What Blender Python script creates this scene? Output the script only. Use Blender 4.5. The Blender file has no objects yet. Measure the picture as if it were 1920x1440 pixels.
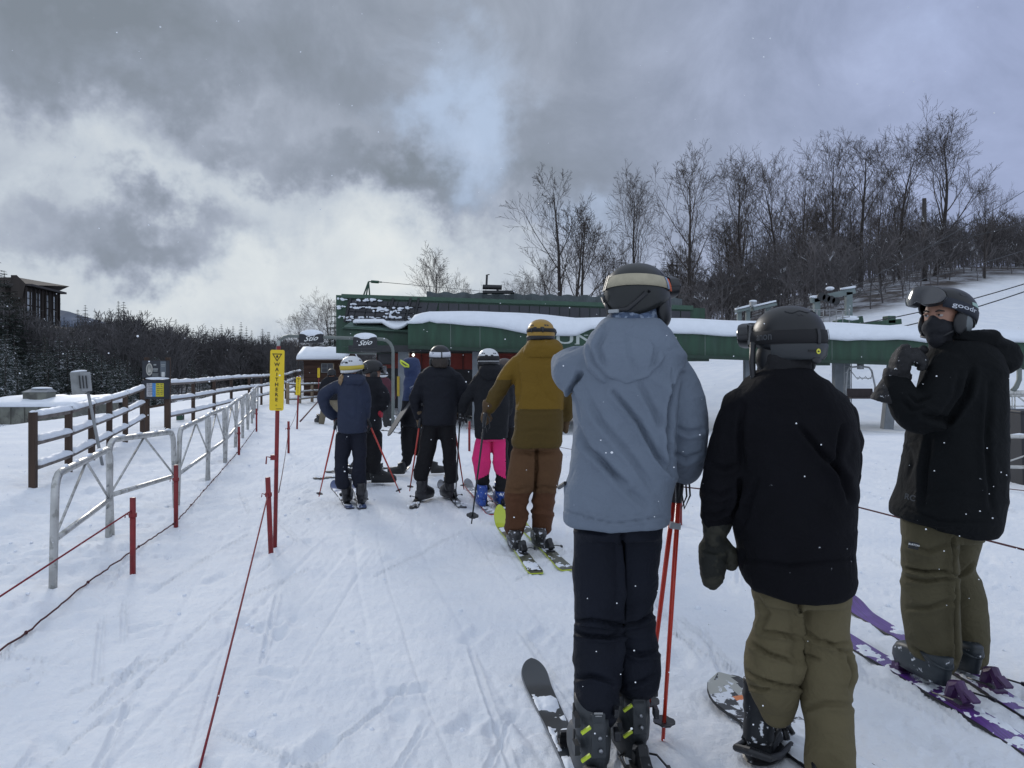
import bpy, math, random
import numpy as np
from mathutils import Vector, Matrix, Euler, Quaternion
R = math.radians
sc = bpy.context.scene
col = sc.collection
F, HY, CZ = 1440.0, 680.0, 1.5

# ------------------------------------------------------------------ noise
def _hash(i, j, k, s):
    n = (i*374761393 + j*668265263 + k*2147483647 + s*974711) & 0xffffffff
    n = ((n ^ (n >> 13))*1274126177) & 0xffffffff
    n = n ^ (n >> 16)
    return (n & 0xffff)/65535.0
def vnoise(P, s=0):
    P = np.asarray(P, dtype=np.float64)
    I = np.floor(P).astype(np.int64); f = P-I; u = f*f*(3-2*f)
    r = 0
    for a in (0, 1):
        for b in (0, 1):
            for c in (0, 1):
                w = (u[:, 0] if a else 1-u[:, 0])*(u[:, 1] if b else 1-u[:, 1])*(u[:, 2] if c else 1-u[:, 2])
                r = r + w*_hash(I[:, 0]+a, I[:, 1]+b, I[:, 2]+c, s)
    return r*2-1
def fbm(P, o=3, s=0):
    r = 0; a = 1; t = 0
    P = np.asarray(P, dtype=np.float64)
    for q in range(o):
        r = r+a*vnoise(P*(2.03**q)+q*17.3, s+q); t += a; a *= .5
    return r/t
def sst(a, b, v):
    t = np.clip((v-a)/(b-a), 0, 1); return t*t*(3-2*t)

# ------------------------------------------------------------------ terrain height
def fence_x(y):
    return np.where(y < 17.2, -5.8-.3*(y-9.3), -7.95-.163*(y-17.5))
def G(x, y):
    x = np.asarray(x, dtype=np.float64); y = np.asarray(y, dtype=np.float64)
    t = x/np.maximum(y, 8)
    z = -1.3*sst(13, 32, y)*sst(-9, 1, x)
    z = z-.35*sst(20, 45, y)*(1-sst(-9, 1, x))
    d = fence_x(y)-3-x
    z = z-1.6*sst(0, 8, d)
    z = z+sst(60, 190, y)*14*sst(.1, .75, -t)
    yy = 70*(1-np.exp(-np.maximum(y-36, 0)/70))
    z = z+.36*sst(-.1, .6, t)*yy*sst(34, 44, y)
    return z
def g(x, y): return float(G(x, y))
def W(px, py, D): return Vector(((px-960)/F*D, D, CZ-(py-HY)/F*D))
def gnd(px, py):
    D = 1.2
    while D < 400:
        x = (px-960)/F*D
        if CZ-(py-HY)/F*D <= g(x, D): break
        D *= 1.002
    return Vector((x, D, g(x, D)))

# ------------------------------------------------------------------ materials
def nn(nt, t, loc=(0, 0), **kw):
    n = nt.nodes.new(t)
    for k, v in kw.items(): setattr(n, k, v)
    return n
_mats = {}
def mat(name, c, rough=.7, var=.08, vs=6, bump=0, bs=40, metal=0, snow=None, sheen=0, coat=0, bd=.01, spec=.5, c2=None, c2t=.5, c2s=8, stretch=None, emit=None):
    """procedural principled material. snow=(threshold, scale, up_only)"""
    if name in _mats: return _mats[name]
    m = bpy.data.materials.new(name); m.use_nodes = True
    nt = m.node_tree; b = nt.nodes['Principled BSDF']; L = nt.links.new
    tc = nn(nt, 'ShaderNodeTexCoord')
    src = tc.outputs['Object']
    if stretch:
        mp = nn(nt, 'ShaderNodeMapping'); mp.inputs['Scale'].default_value = stretch; L(src, mp.inputs[0]); src2 = mp.outputs[0]
    else: src2 = src
    n1 = nn(nt, 'ShaderNodeTexNoise'); n1.inputs['Scale'].default_value = vs; n1.inputs['Detail'].default_value = 4; L(src2, n1.inputs['Vector'])
    mr = nn(nt, 'ShaderNodeMapRange'); mr.inputs[1].default_value = .3; mr.inputs[2].default_value = .7; mr.inputs[3].default_value = 1-var; mr.inputs[4].default_value = 1+var
    L(n1.outputs[0], mr.inputs[0])
    base = nn(nt, 'ShaderNodeRGB'); base.outputs[0].default_value = (*c, 1)
    cur = base.outputs[0]
    if c2:
        n2 = nn(nt, 'ShaderNodeTexNoise'); n2.inputs['Scale'].default_value = c2s; n2.inputs['Detail'].default_value = 3; L(src2, n2.inputs['Vector'])
        r2 = nn(nt, 'ShaderNodeMapRange'); r2.inputs[1].default_value = c2t-.03; r2.inputs[2].default_value = c2t+.03; L(n2.outputs[0], r2.inputs[0])
        mx = nn(nt, 'ShaderNodeMix', data_type='RGBA'); mx.inputs['B'].default_value = (*c2, 1); L(cur, mx.inputs['A']); L(r2.outputs[0], mx.inputs['Factor']); cur = mx.outputs['Result']
    vm = nn(nt, 'ShaderNodeVectorMath', operation='MULTIPLY'); L(cur, vm.inputs[0]); L(mr.outputs[0], vm.inputs[1]); cur = vm.outputs[0]
    rsrc = None
    if snow:
        thr, ssc, up = snow
        ns = nn(nt, 'ShaderNodeTexNoise'); ns.inputs['Scale'].default_value = ssc; ns.inputs['Detail'].default_value = 5; ns.inputs['Roughness'].default_value = .6; L(src, ns.inputs['Vector'])
        rs = nn(nt, 'ShaderNodeMapRange'); rs.inputs[1].default_value = thr-.02; rs.inputs[2].default_value = thr+.03; L(ns.outputs[0], rs.inputs[0])
        fac = rs.outputs[0]
        if up:
            ge = nn(nt, 'ShaderNodeNewGeometry'); sx = nn(nt, 'ShaderNodeSeparateXYZ'); L(ge.outputs['Normal'], sx.inputs[0])
            ru = nn(nt, 'ShaderNodeMapRange'); ru.inputs[1].default_value = up; ru.inputs[2].default_value = up+.2; L(sx.outputs[2], ru.inputs[0])
            mu = nn(nt, 'ShaderNodeMath', operation='MULTIPLY'); L(fac, mu.inputs[0]); L(ru.outputs[0], mu.inputs[1]); fac = mu.outputs[0]
        mx = nn(nt, 'ShaderNodeMix', data_type='RGBA'); mx.inputs['B'].default_value = (.78, .81, .86, 1); L(cur, mx.inputs['A']); L(fac, mx.inputs['Factor']); cur = mx.outputs['Result']
    L(cur, b.inputs['Base Color'])
    b.inputs['Roughness'].default_value = rough; b.inputs['Metallic'].default_value = metal
    b.inputs['Specular IOR Level'].default_value = spec
    if sheen: b.inputs['Sheen Weight'].default_value = sheen; b.inputs['Sheen Roughness'].default_value = .5
    if coat: b.inputs['Coat Weight'].default_value = coat; b.inputs['Coat Roughness'].default_value = .15
    if emit: b.inputs['Emission Color'].default_value = (*emit[:3], 1); b.inputs['Emission Strength'].default_value = emit[3]
    if bump:
        nb = nn(nt, 'ShaderNodeTexNoise'); nb.inputs['Scale'].default_value = bs; nb.inputs['Detail'].default_value = 4; L(src2, nb.inputs['Vector'])
        bp = nn(nt, 'ShaderNodeBump'); bp.inputs['Strength'].default_value = bump; bp.inputs['Distance'].default_value = bd; L(nb.outputs[0], bp.inputs['Height']); L(bp.outputs[0], b.inputs['Normal'])
        if any(k in name for k in ('cloth', 'shell', 'puffer', 'jacket', 'trouser', 'quilted')):      # small crumples of worn fabric
            n3 = nn(nt, 'ShaderNodeTexNoise'); n3.inputs['Scale'].default_value = 11; n3.inputs['Detail'].default_value = 5; n3.inputs['Roughness'].default_value = .55; n3.inputs['Distortion'].default_value = 1.2; L(src, n3.inputs['Vector'])
            b2 = nn(nt, 'ShaderNodeBump'); b2.inputs['Strength'].default_value = .55; b2.inputs['Distance'].default_value = .022; L(n3.outputs[0], b2.inputs['Height']); L(b2.outputs[0], bp.inputs['Normal'])
    _mats[name] = m
    return m

# ------------------------------------------------------------------ mesh builder (world coordinates)
class MB:
    def __init__(s): s.v = []; s.f = []; s.m = []
    def add(s, vs, fs, mi=0):
        o = len(s.v); s.v += [tuple(p) for p in vs]; s.f += [tuple(o+i for i in f) for f in fs]; s.m += [mi]*len(fs); return s
    def box(s, c, size, rot=None, mi=0):
        hx, hy, hz = size[0]/2, size[1]/2, size[2]/2
        vs = [Vector((x, y, z)) for x in (-hx, hx) for y in (-hy, hy) for z in (-hz, hz)]
        if rot is not None: vs = [rot @ v for v in vs]
        c = Vector(c)
        return s.add([v+c for v in vs], [(0, 1, 3, 2), (4, 6, 7, 5), (0, 4, 5, 1), (2, 3, 7, 6), (0, 2, 6, 4), (1, 5, 7, 3)], mi)
    def bar(s, a, b, w, h, mi=0, up=(0, 0, 1)):
        a = Vector(a); b = Vector(b); d = b-a; L = d.length; y = d.normalized(); x = y.cross(Vector(up))
        if x.length < 1e-4: x = Vector((1, 0, 0))
        x.normalize(); z = x.cross(y)
        M = Matrix((x, y, z)).transposed()
        return s.box((a+b)/2, (w, L, h), M, mi)
    def ring_loft(s, rings, cap=True, mi=0, closed=True):
        n = len(rings[0]); vs = [p for r in rings for p in r]; fs = []
        for i in range(len(rings)-1):
            for j in range(n if closed else n-1):
                k = (j+1) % n
                fs.append((i*n+j, i*n+k, (i+1)*n+k, (i+1)*n+j))
        if cap:
            fs.append(tuple(reversed(range(n)))); fs.append(tuple((len(rings)-1)*n+j for j in range(n)))
        return s.add(vs, fs, mi)
    def tube(s, pts, r, n=8, cap=True, mi=0):
        pts = [Vector(p) for p in pts]
        if not hasattr(r, '__len__'): r = [r]*len(pts)
        rings = []; px = None
        for i, p in enumerate(pts):
            d = (pts[min(i+1, len(pts)-1)]-pts[max(i-1, 0)]).normalized()
            if px is None:
                px = d.cross(Vector((0, 0, 1)))
                if px.length < .05: px = d.cross(Vector((0, 1, 0)))
            px = (px-d*px.dot(d)).normalized(); py = d.cross(px)
            rings.append([p+px*(math.cos(2*math.pi*k/n)*r[i])+py*(math.sin(2*math.pi*k/n)*r[i]) for k in range(n)])
        return s.ring_loft(rings, cap, mi)
    def ball(s, c, r, nu=12, nv=8, rot=None, mi=0):
        if not hasattr(r, '__len__'): r = (r, r, r)
        c = Vector(c); vs = []; fs = []
        for i in range(nv+1):
            t = math.pi*i/nv
            for j in range(nu):
                a = 2*math.pi*j/nu
                v = Vector((r[0]*math.sin(t)*math.cos(a), r[1]*math.sin(t)*math.sin(a), r[2]*math.cos(t)))
                if rot is not None: v = rot @ v
                vs.append(v+c)
        for i in range(nv):
            for j in range(nu):
                k = (j+1) % nu; fs.append((i*nu+j, (i+1)*nu+j, (i+1)*nu+k, i*nu+k))
        return s.add(vs, fs, mi)
    def cyl(s, a, b, r, n=16, mi=0, r2=None): return s.tube([a, b], [r, r2 if r2 is not None else r], n, True, mi)
    def xform(s, M): s.v = [tuple(M @ Vector(p)) for p in s.v]; return s
    def mesh(s, name, off=(0, 0, 0)):
        me = bpy.data.meshes.new(name)
        me.from_pydata([(p[0]-off[0], p[1]-off[1], p[2]-off[2]) for p in s.v], [], s.f)
        if any(s.m): me.polygons.foreach_set('material_index', s.m)
        me.update(); return me
    def build(s, name, m, parent=None, smooth=False, bevel=0):
        off = root_loc(parent)
        me = s.mesh(name, off)
        for q in (m if isinstance(m, (list, tuple)) else [m]): me.materials.append(q)
        if smooth: me.polygons.foreach_set('use_smooth', [True]*len(me.polygons))
        o = bpy.data.objects.new(name, me); col.objects.link(o)
        if parent is not None: o.parent = parent
        if bevel:
            bv = o.modifiers.new('bevel', 'BEVEL'); bv.width = bevel; bv.segments = 2; bv.limit_method = 'ANGLE'
        return o
def root_loc(p):
    v = Vector((0, 0, 0))
    while p is not None: v = v+p.location; p = p.parent
    return v
def tag(o, label=None, cat=None, group=None, kind=None):
    if label: o['label'] = label
    if cat: o['category'] = cat
    if group: o['group'] = group
    if kind: o['kind'] = kind
    return o
def thing(name, loc, label, cat, group=None, rz=0):
    o = bpy.data.objects.new(name, None); col.objects.link(o); o.location = loc; o.rotation_euler = (0, 0, rz); o.empty_display_size = .2
    return tag(o, label, cat, group)
def solo(name, mb, m, label, cat, group=None, loc=None, smooth=False, kind=None, bevel=0):
    """a thing that is one mesh; origin moved to its base"""
    a = np.array(mb.v)
    if loc is None: loc = ((a[:, 0].min()+a[:, 0].max())/2, (a[:, 1].min()+a[:, 1].max())/2, a[:, 2].min())
    me = mb.mesh(name, loc)
    for q in (m if isinstance(m, (list, tuple)) else [m]): me.materials.append(q)
    if smooth: me.polygons.foreach_set('use_smooth', [True]*len(me.polygons))
    o = bpy.data.objects.new(name, me); col.objects.link(o); o.location = loc
    if bevel:
        bv = o.modifiers.new('bevel', 'BEVEL'); bv.width = bevel; bv.segments = 2; bv.limit_method = 'ANGLE'
    return tag(o, label, cat, group, kind)
def copy_tree(o, parent=None):
    c = o.copy(); col.objects.link(c)
    if parent is not None: c.parent = parent
    for ch in list(o.children): copy_tree(ch, c)
    return c

# ------------------------------------------------------------------ soft union of lofts
def union_arrays(mb, voxel, smooth=6):
    me = mb.mesh('tmp'); o = bpy.data.objects.new('tmp', me); col.objects.link(o)
    rm = o.modifiers.new('r', 'REMESH'); rm.mode = 'VOXEL'; rm.voxel_size = voxel; rm.adaptivity = 0
    dg = bpy.context.evaluated_depsgraph_get(); dg.update()
    ev = o.evaluated_get(dg); em = ev.to_mesh()
    n = len(em.vertices); V = np.zeros(n*3); em.vertices.foreach_get('co', V); V = V.reshape(-1, 3)
    E = np.zeros(len(em.edges)*2, dtype=np.int32); em.edges.foreach_get('vertices', E); E = E.reshape(-1, 2)
    faces = [tuple(p.vertices) for p in em.polygons]
    ev.to_mesh_clear(); bpy.data.objects.remove(o); bpy.data.meshes.remove(me)
    V = lap(V, E, smooth)
    return V, E, faces
def lap(V, E, it, lam=.5):
    n = len(V)
    deg = np.bincount(E.ravel(), minlength=n).astype(float)[:, None]; deg[deg == 0] = 1
    for q in range(it):
        S = np.zeros_like(V)
        for k in range(3):
            S[:, k] = np.bincount(E[:, 0], V[E[:, 1], k], n)+np.bincount(E[:, 1], V[E[:, 0], k], n)
        L = lam if q % 2 == 0 else -lam*.6 if False else lam
        V = V+L*(S/deg-V)
    return V
def normals(V, faces):
    me = bpy.data.meshes.new('n'); me.from_pydata(V.tolist(), [], faces); me.update()
    N = np.zeros(len(V)*3); me.vertex_normals.foreach_get('vector', N); bpy.data.meshes.remove(me)
    return N.reshape(-1, 3)
def cloth(name, mb, mats, parent, voxel=.01, smooth=5, folds=(), matfn=None, location=None):
    V, E, faces = union_arrays(mb, voxel, smooth)
    N = normals(V, faces)
    if folds:
        d = np.zeros(len(V))
        for f in folds: d = d+f(V, N)
        V = V+N*d[:, None]
        V = lap(V, E, 1, .3)
    off = root_loc(parent) if location is None else Vector(location)
    Vl = V-np.array(off)
    me = bpy.data.meshes.new(name); me.from_pydata(Vl.tolist(), [], faces)
    for q in (mats if isinstance(mats, (list, tuple)) else [mats]): me.materials.append(q)
    if matfn:
        C = np.array([V[list(f)].mean(0) for f in faces]); me.polygons.foreach_set('material_index', matfn(C).astype(np.int32))
    me.polygons.foreach_set('use_smooth', [True]*len(me.polygons)); me.update()
    o = bpy.data.objects.new(name, me); col.objects.link(o)
    if parent is not None: o.parent = parent
    if location is not None: o.location = location
    return o
def pix(V):
    return 960+V[:, 0]/V[:, 1]*F, HY+(CZ-V[:, 2])/V[:, 1]*F
def wrinkle(amp, scale, seed=0, spots=None, base=.25, rot=None, pw=2.0):
    """ridged anisotropic folds; spots: list of (point, radius, gain)"""
    sc_ = np.array(scale)
    def f(V, N):
        P = V.copy()
        w = np.stack([vnoise(P*5+3.1, seed+9), vnoise(P*5+11.7, seed+8), vnoise(P*5+23.9, seed+7)], 1)*.06
        P = P+w
        if rot is not None: P = P @ np.array(rot.to_matrix())
        r = 1-np.abs(vnoise(P*sc_, seed)); r2 = 1-np.abs(vnoise(P*sc_*1.9+5, seed+3))
        h = (r**pw-.45)+.45*(r2**pw-.45)
        a = np.full(len(V), base)
        if spots:
            for p, rad, gain in spots: a = a+gain*np.exp(-(((V-np.array(p))**2).sum(1))/(rad*rad))
        return amp*h*a
    return f
def crease(pts, depth, width, ridge=.6, front=True):
    """one fold traced along a pixel polyline, cut into the side of the garment that faces the camera"""
    pts = np.array(pts, dtype=float)
    def f(V, N):
        px, py = pix(V); Q = np.stack([px, py], 1); best = np.full(len(V), 1e9); side = np.zeros(len(V)); tt = np.zeros(len(V))
        nseg = len(pts)-1
        for i in range(nseg):
            a, b = pts[i], pts[i+1]; ab = b-a; L2 = (ab**2).sum()
            t = np.clip(((Q-a) @ ab)/L2, 0, 1); c = a+t[:, None]*ab; dd = Q-c; d = np.sqrt((dd**2).sum(1))
            s = np.sign(ab[0]*dd[:, 1]-ab[1]*dd[:, 0]); m = d < best
            best = np.where(m, d, best); side = np.where(m, s, side); tt = np.where(m, (i+t)/nseg, tt)
        taper = np.sin(np.pi*np.clip(tt*.9+.05, 0, 1))**.5
        vis = np.clip(-N[:, 1]*2.5+.4, 0, 1) if front else 1
        sd = best*side
        return vis*taper*depth*(-np.exp(-(best/width)**2)+ridge*np.exp(-((sd-1.9*width)/(1.3*width))**2)+.35*ridge*np.exp(-((sd+2.2*width)/(1.6*width))**2))
    return f
# ================================================================== render, camera, light, sky
sc.render.engine = 'CYCLES'
sc.view_settings.view_transform = 'Standard'; sc.view_settings.look = 'None'; sc.view_settings.exposure = .26; sc.view_settings.gamma = 1
cam = bpy.data.cameras.new('camera'); cam.lens = 27; cam.sensor_width = 36; cam.shift_y = -40/1920; cam.clip_end = 6000; cam.clip_start = .05
co = bpy.data.objects.new('camera', cam); col.objects.link(co); co.location = (0, 0, CZ); co.rotation_euler = (R(90), 0, 0); sc.camera = co
SUN_EL, SUN_AZ = R(18), R(-24)     # behind the bright cloud, ahead and to the left
sun = bpy.data.lights.new('sun', 'SUN'); sun.energy = .9; sun.angle = R(11); sun.color = (1, .95, .88)
so = bpy.data.objects.new('sun', sun); col.objects.link(so)
sdir = Vector((math.sin(SUN_AZ)*math.cos(SUN_EL), math.cos(SUN_AZ)*math.cos(SUN_EL), math.sin(SUN_EL)))
so.rotation_euler = sdir.to_track_quat('Z', 'Y').to_euler(); so.location = (0, 0, 30)

w = bpy.data.worlds.new('World'); sc.world = w; w.use_nodes = True
nt = w.node_tree; L = nt.links.new; bg = nt.nodes['Background']
sky = nn(nt, 'ShaderNodeTexSky', sky_type='NISHITA'); sky.sun_disc = False; sky.sun_elevation = SUN_EL; sky.sun_rotation = SUN_AZ
sky.air_density = 1.3; sky.dust_density = 1.0
tc = nn(nt, 'ShaderNodeTexCoord'); D_ = tc.outputs['Generated']
def vmath(op, a, b=None, sc_=None):
    n = nn(nt, 'ShaderNodeVectorMath', operation=op)
    for i, v in enumerate((a, b)):
        if v is None: continue
        if isinstance(v, (tuple, list)): n.inputs[i].default_value = v
        else: L(v, n.inputs[i])
    if sc_ is not None: n.inputs['Scale'].default_value = sc_
    return n
def fm(op, a, b=None, c=None):
    n = nn(nt, 'ShaderNodeMath', operation=op)
    for i, v in enumerate((a, b, c)):
        if v is None: continue
        if isinstance(v, (int, float)): n.inputs[i].default_value = v
        else: L(v, n.inputs[i])
    return n.outputs[0]
def maprange(v, a, b, c=0, d=1, smooth=True):
    n = nn(nt, 'ShaderNodeMapRange'); n.interpolation_type = 'SMOOTHSTEP' if smooth else 'LINEAR'
    L(v, n.inputs[0])
    for i, q in enumerate((a, b, c, d)): n.inputs[i+1].default_value = q
    return n.outputs[0]
sep = nn(nt, 'ShaderNodeSeparateXYZ'); L(D_, sep.inputs[0])
zz = fm('MAXIMUM', fm('ADD', sep.outputs[2], .16), .05)
cmb = nn(nt, 'ShaderNodeCombineXYZ')
L(fm('DIVIDE', sep.outputs[0], zz), cmb.inputs[0]); L(fm('DIVIDE', sep.outputs[1], zz), cmb.inputs[1])
def noise(vec, s, det=7, rough=.55, dist=0.0):
    n = nn(nt, 'ShaderNodeTexNoise'); n.inputs['Scale'].default_value = s; n.inputs['Detail'].default_value = det
    n.inputs['Roughness'].default_value = rough; n.inputs['Distortion'].default_value = dist; L(vec, n.inputs['Vector']); return n
# break up the cloud banks' edges
wn = noise(D_, 5.0, 6, .6); wv = vmath('SUBTRACT', wn.outputs['Color'], (.5, .5, .5)); wv = vmath('SCALE', wv.outputs[0], sc_=.32)
Dw = vmath('ADD', D_, wv.outputs[0]).outputs[0]
wn2 = noise(D_, 16.0, 6, .6); wv2 = vmath('SUBTRACT', wn2.outputs['Color'], (.5, .5, .5)); wv2 = vmath('SCALE', wv2.outputs[0], sc_=.07)
Dw = vmath('ADD', Dw, wv2.outputs[0]).outputs[0]
def bank(px, py, wx_, wy_, pw=1.0):
    """soft bank of cloud round a direction in the sky (wx_, wy_ = angular half sizes in 1/1440 rad)"""
    d = Vector(((px-960)/F, 1, (HY-py)/F)); k = d.length; d.normalize()
    dif = vmath('SUBTRACT', Dw, tuple(d)); s = vmath('MULTIPLY', dif.outputs[0], (F/wx_*k, F/wx_*k*.6, F/wy_*k))
    ln = vmath('LENGTH', s.outputs[0]).outputs['Value']
    return maprange(ln, .05, 1.55, 1, 0)
def addn(*a):
    r = a[0]
    for q in a[1:]: r = fm('ADD', r, q)
    return r
def sc1(v, k): return fm('MULTIPLY', v, k)
n1 = noise(cmb.outputs[0], 1.3, 8, .55, .3).outputs[0]
n2 = noise(D_, 7.5, 8, .6, .4).outputs[0]
# brightness field of the cloud cover
bright = addn(sc1(bank(330, 470, 620, 190), .62), sc1(bank(620, 540, 420, 150), .42), sc1(bank(190, 300, 300, 90), .22), sc1(bank(560, 225, 230, 70), .22),
              sc1(bank(850, 470, 230, 110), .32), sc1(bank(960, 560, 300, 90), .25), sc1(bank(430, 330, 260, 80), .15), sc1(bank(60, 260, 160, 60), .15))
dark = addn(sc1(bank(260, 415, 210, 60), .95), sc1(bank(640, 320, 330, 42), .40), sc1(bank(800, 355, 85, 55), .42), sc1(bank(300, 130, 430, 130), .30),
            sc1(bank(1080, 330, 220, 110), .22), sc1(bank(1450, 60, 380, 80), .06), sc1(bank(400, 275, 90, 25), .25), sc1(bank(50, 60, 300, 120), .2))
lum = fm('SUBTRACT', fm('ADD', sc1(bright, .54), .26), sc1(dark, .56))
lum = fm('ADD', lum, sc1(fm('SUBTRACT', n1, .5), .18)); lum = fm('ADD', lum, sc1(fm('SUBTRACT', n2, .5), .56))
rmp = nn(nt, 'ShaderNodeValToRGB'); L(lum, rmp.inputs[0]); cr = rmp.color_ramp
cr.elements[0].position = 0; cr.elements[0].color = (.185, .215, .255, 1)
cr.elements[1].position = 1; cr.elements[1].color = (.74, .745, .72, 1)
for p, c in ((.18, (.235, .270, .330)), (.36, (.315, .355, .43)), (.56, (.45, .50, .56)), (.80, (.60, .64, .66))):
    e = cr.elements.new(p); e.color = (*c, 1)
# violet-grey tint of the bank on the right
tint = maprange(sep.outputs[0], -.05, .55, 0, 1)
mxt = nn(nt, 'ShaderNodeMix', data_type='RGBA', blend_type='MULTIPLY'); L(tint, mxt.inputs['Factor']); L(rmp.outputs[0], mxt.inputs['A']); mxt.inputs['B'].default_value = (1.06, 1.10, 1.34, 1)
# the brighter overcast overhead and behind the viewer
over = maprange(sep.outputs[2], .5, .85, 0, 1); back = maprange(sep.outputs[1], .3, -.3, 0, 1)
ob = fm('MAXIMUM', over, back)
mxo = nn(nt, 'ShaderNodeMix', data_type='RGBA'); L(ob, mxo.inputs['Factor']); L(mxt.outputs['Result'], mxo.inputs['A']); mxo.inputs['B'].default_value = (.53, .60, .72, 1)
cl10 = vmath('SCALE', mxo.outputs['Result'], sc_=10.0)
# openings of blue sky
gap = addn(bank(905, 130, 110, 95), bank(800, 190, 120, 60), bank(860, 260, 90, 80), sc1(bank(1130, 425, 90, 60), 1.0), sc1(bank(900, 320, 60, 60), .6), sc1(bank(720, 60, 170, 40), .35))
gapm = maprange(fm('ADD', gap, sc1(fm('SUBTRACT', n2, .5), 1.5)), .0, 1.8, 0, .58)
skyb = vmath('MULTIPLY', sky.outputs[0], (1.35, 1.5, 1.75))
mxs = nn(nt, 'ShaderNodeMix', data_type='RGBA'); L(gapm, mxs.inputs['Factor']); L(cl10.outputs[0], mxs.inputs['A']); 
bluemin = vmath('MAXIMUM', skyb.outputs[0], (2.6, 4.0, 6.6))
bluemin = vmath('MINIMUM', bluemin.outputs[0], (4.4, 5.6, 7.6))
L(bluemin.outputs[0], mxs.inputs['B'])
L(mxs.outputs['Result'], bg.inputs['Color']); bg.inputs['Strength'].default_value = .1

# ================================================================== snow ground
def snow_relief(X, Y):
    P = np.stack([X, Y, np.zeros_like(X)], 1)
    dist = np.hypot(X, Y)
    lane = sst(-3.2, -1.8, X+.25*np.maximum(Y-5, 0)*0+.22*np.maximum(Y-6, 0))      # groomed lane between the barriers
    lane = lane*(1-.35*sst(3.5, 7, X))
    d = .020*fbm(P*.8, 2, 1)
    d = d+(1-lane)*(.040*fbm(P*2.6, 3, 5)+.032*np.maximum(fbm(P*7, 2, 8), 0)-.040*np.maximum(fbm(P*4.3, 2, 18)-.18, 0)+.016*fbm(P*17, 2, 3))
    d = d+.009*fbm(P*9, 3, 11)*(1+.6*(1-lane))+.0065*fbm(P*34, 2, 12)*sst(26, 8, Y)
    # grooves left by skis
    u = X+.03*Y+.16*vnoise(P*np.array([.25, .22, 1]), 21)+.03*vnoise(P*.9, 22)
    for k, (fr, dp, sl) in enumerate(((5.5, .013, 0.0), (8.5, .007, .10), (4.2, .010, -.09), (6.1, .008, .22))):
        q = (u+sl*Y)*fr
        pw = 1-np.abs((vnoise(np.stack([q, np.zeros_like(q)+k*7, Y*.06], 1), 30+k)))
        patch = sst(-.15, .25, vnoise(P*np.array([.6, .22, 1])+k*5.5, 40+k))
        d = d-dp*np.maximum(pw-.86, 0)/.14*patch*lane
    # soft deep snow outside the fence
    soft = sst(.5, 2.5, fence_x(Y)+1-X)
    d = d*(1-.75*soft)+soft*.10*fbm(P*.45, 2, 33)
    # little banks along the posts and at the fence foot
    bank_ = np.exp(-((X-(-3.55-.22*np.maximum(Y-6, 0)))/.55)**2)*.03
    # boot prints and short scrapes of ski edges
    near = (Y > 1.5) & (Y < 15) & (np.abs(X) < 9)
    if near.sum() > 1000:
        rs = np.random.RandomState(6); xn, yn = X[near], Y[near]; dn = np.zeros(len(xn))
        for k in range(260):
            y0 = 2+13*rs.rand()**1.5; x0 = rs.uniform(-.7, .75)*y0; a = rs.uniform(-.5, .5) if k % 3 else rs.uniform(0, 3.14); Lk = rs.uniform(.10, .14) if k % 2 else rs.uniform(.25, .9); wk = .045 if k % 2 else .012
            m = (np.abs(xn-x0) < Lk+.15) & (np.abs(yn-y0) < Lk+.15)
            ux, uy = math.sin(a), math.cos(a); l = (xn[m]-x0)*ux+(yn[m]-y0)*uy; q = (xn[m]-x0)*uy-(yn[m]-y0)*ux
            e = sst(Lk, Lk*.75, np.abs(l)); r_ = np.abs(q)/wk; dn[m] += e*(-(.016 if k % 2 else .012)*np.exp(-r_**4)+.008*np.exp(-((r_-1.6)/.6)**2))
        d[near] = d[near]+dn
    far = sst(20, 60, dist)
    d = d+far*.5*fbm(P*.07, 3, 50)
    return d+bank_
az = np.concatenate([np.linspace(-180, -50, 50, endpoint=False), np.linspace(-50, -42, 30, endpoint=False), np.linspace(-42, 42, 820, endpoint=False), np.linspace(42, 50, 30, endpoint=False), np.linspace(50, 180, 50, endpoint=False)])
rr = np.concatenate([[.25, .6, 1.0], np.geomspace(1.4, 60, 500), np.geomspace(62, 4000, 90)])
A_, R_ = np.meshgrid(np.radians(az), rr); X = (R_*np.sin(A_)).ravel(); Y = (R_*np.cos(A_)).ravel()
Z = G(X, Y)+snow_relief(X, Y)
na, nr = len(az), len(rr)
V = np.stack([X, Y, Z], 1); V = np.vstack([V, [0, 0, g(0, 0)]])
I = np.arange(nr*na).reshape(nr, na)
q = np.stack([I[:-1, :], np.roll(I, -1, 1)[:-1, :], np.roll(I, -1, 1)[1:, :], I[1:, :]], -1).reshape(-1, 4)
me = bpy.data.meshes.new('snow_ground')
me.vertices.add(len(V)); me.vertices.foreach_set('co', V.ravel())
tri = np.stack([np.full(na, len(V)-1), np.roll(I[0], -1), I[0]], -1)
nl = q.size+tri.size
me.loops.add(nl); me.loops.foreach_set('vertex_index', np.concatenate([q.ravel(), tri.ravel()]).astype(np.int32))
me.polygons.add(len(q)+len(tri))
me.polygons.foreach_set('loop_start', np.concatenate([np.arange(len(q))*4, q.size+np.arange(len(tri))*3]).astype(np.int32))
me.polygons.foreach_set('use_smooth', [True]*(len(q)+len(tri)))
me.update(calc_edges=True); me.validate()
at = me.attributes.new('litter', 'FLOAT', 'POINT')
T = V[:, 0]/np.maximum(V[:, 1], 8)
P3 = np.stack([V[:, 0], V[:, 1], V[:, 0]*0], 1)
edge = 58+18*sst(.47, .67, T)+5*fbm(P3*.05, 2, 71)
lit = sst(-3, 6, V[:, 1]-edge)*np.where(T > -.12, 1, 0)
lit = np.maximum(lit, sst(62, 75, V[:, 1])*np.where(T < -.1, 1, 0))
at.data.foreach_set('value', lit)
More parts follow.
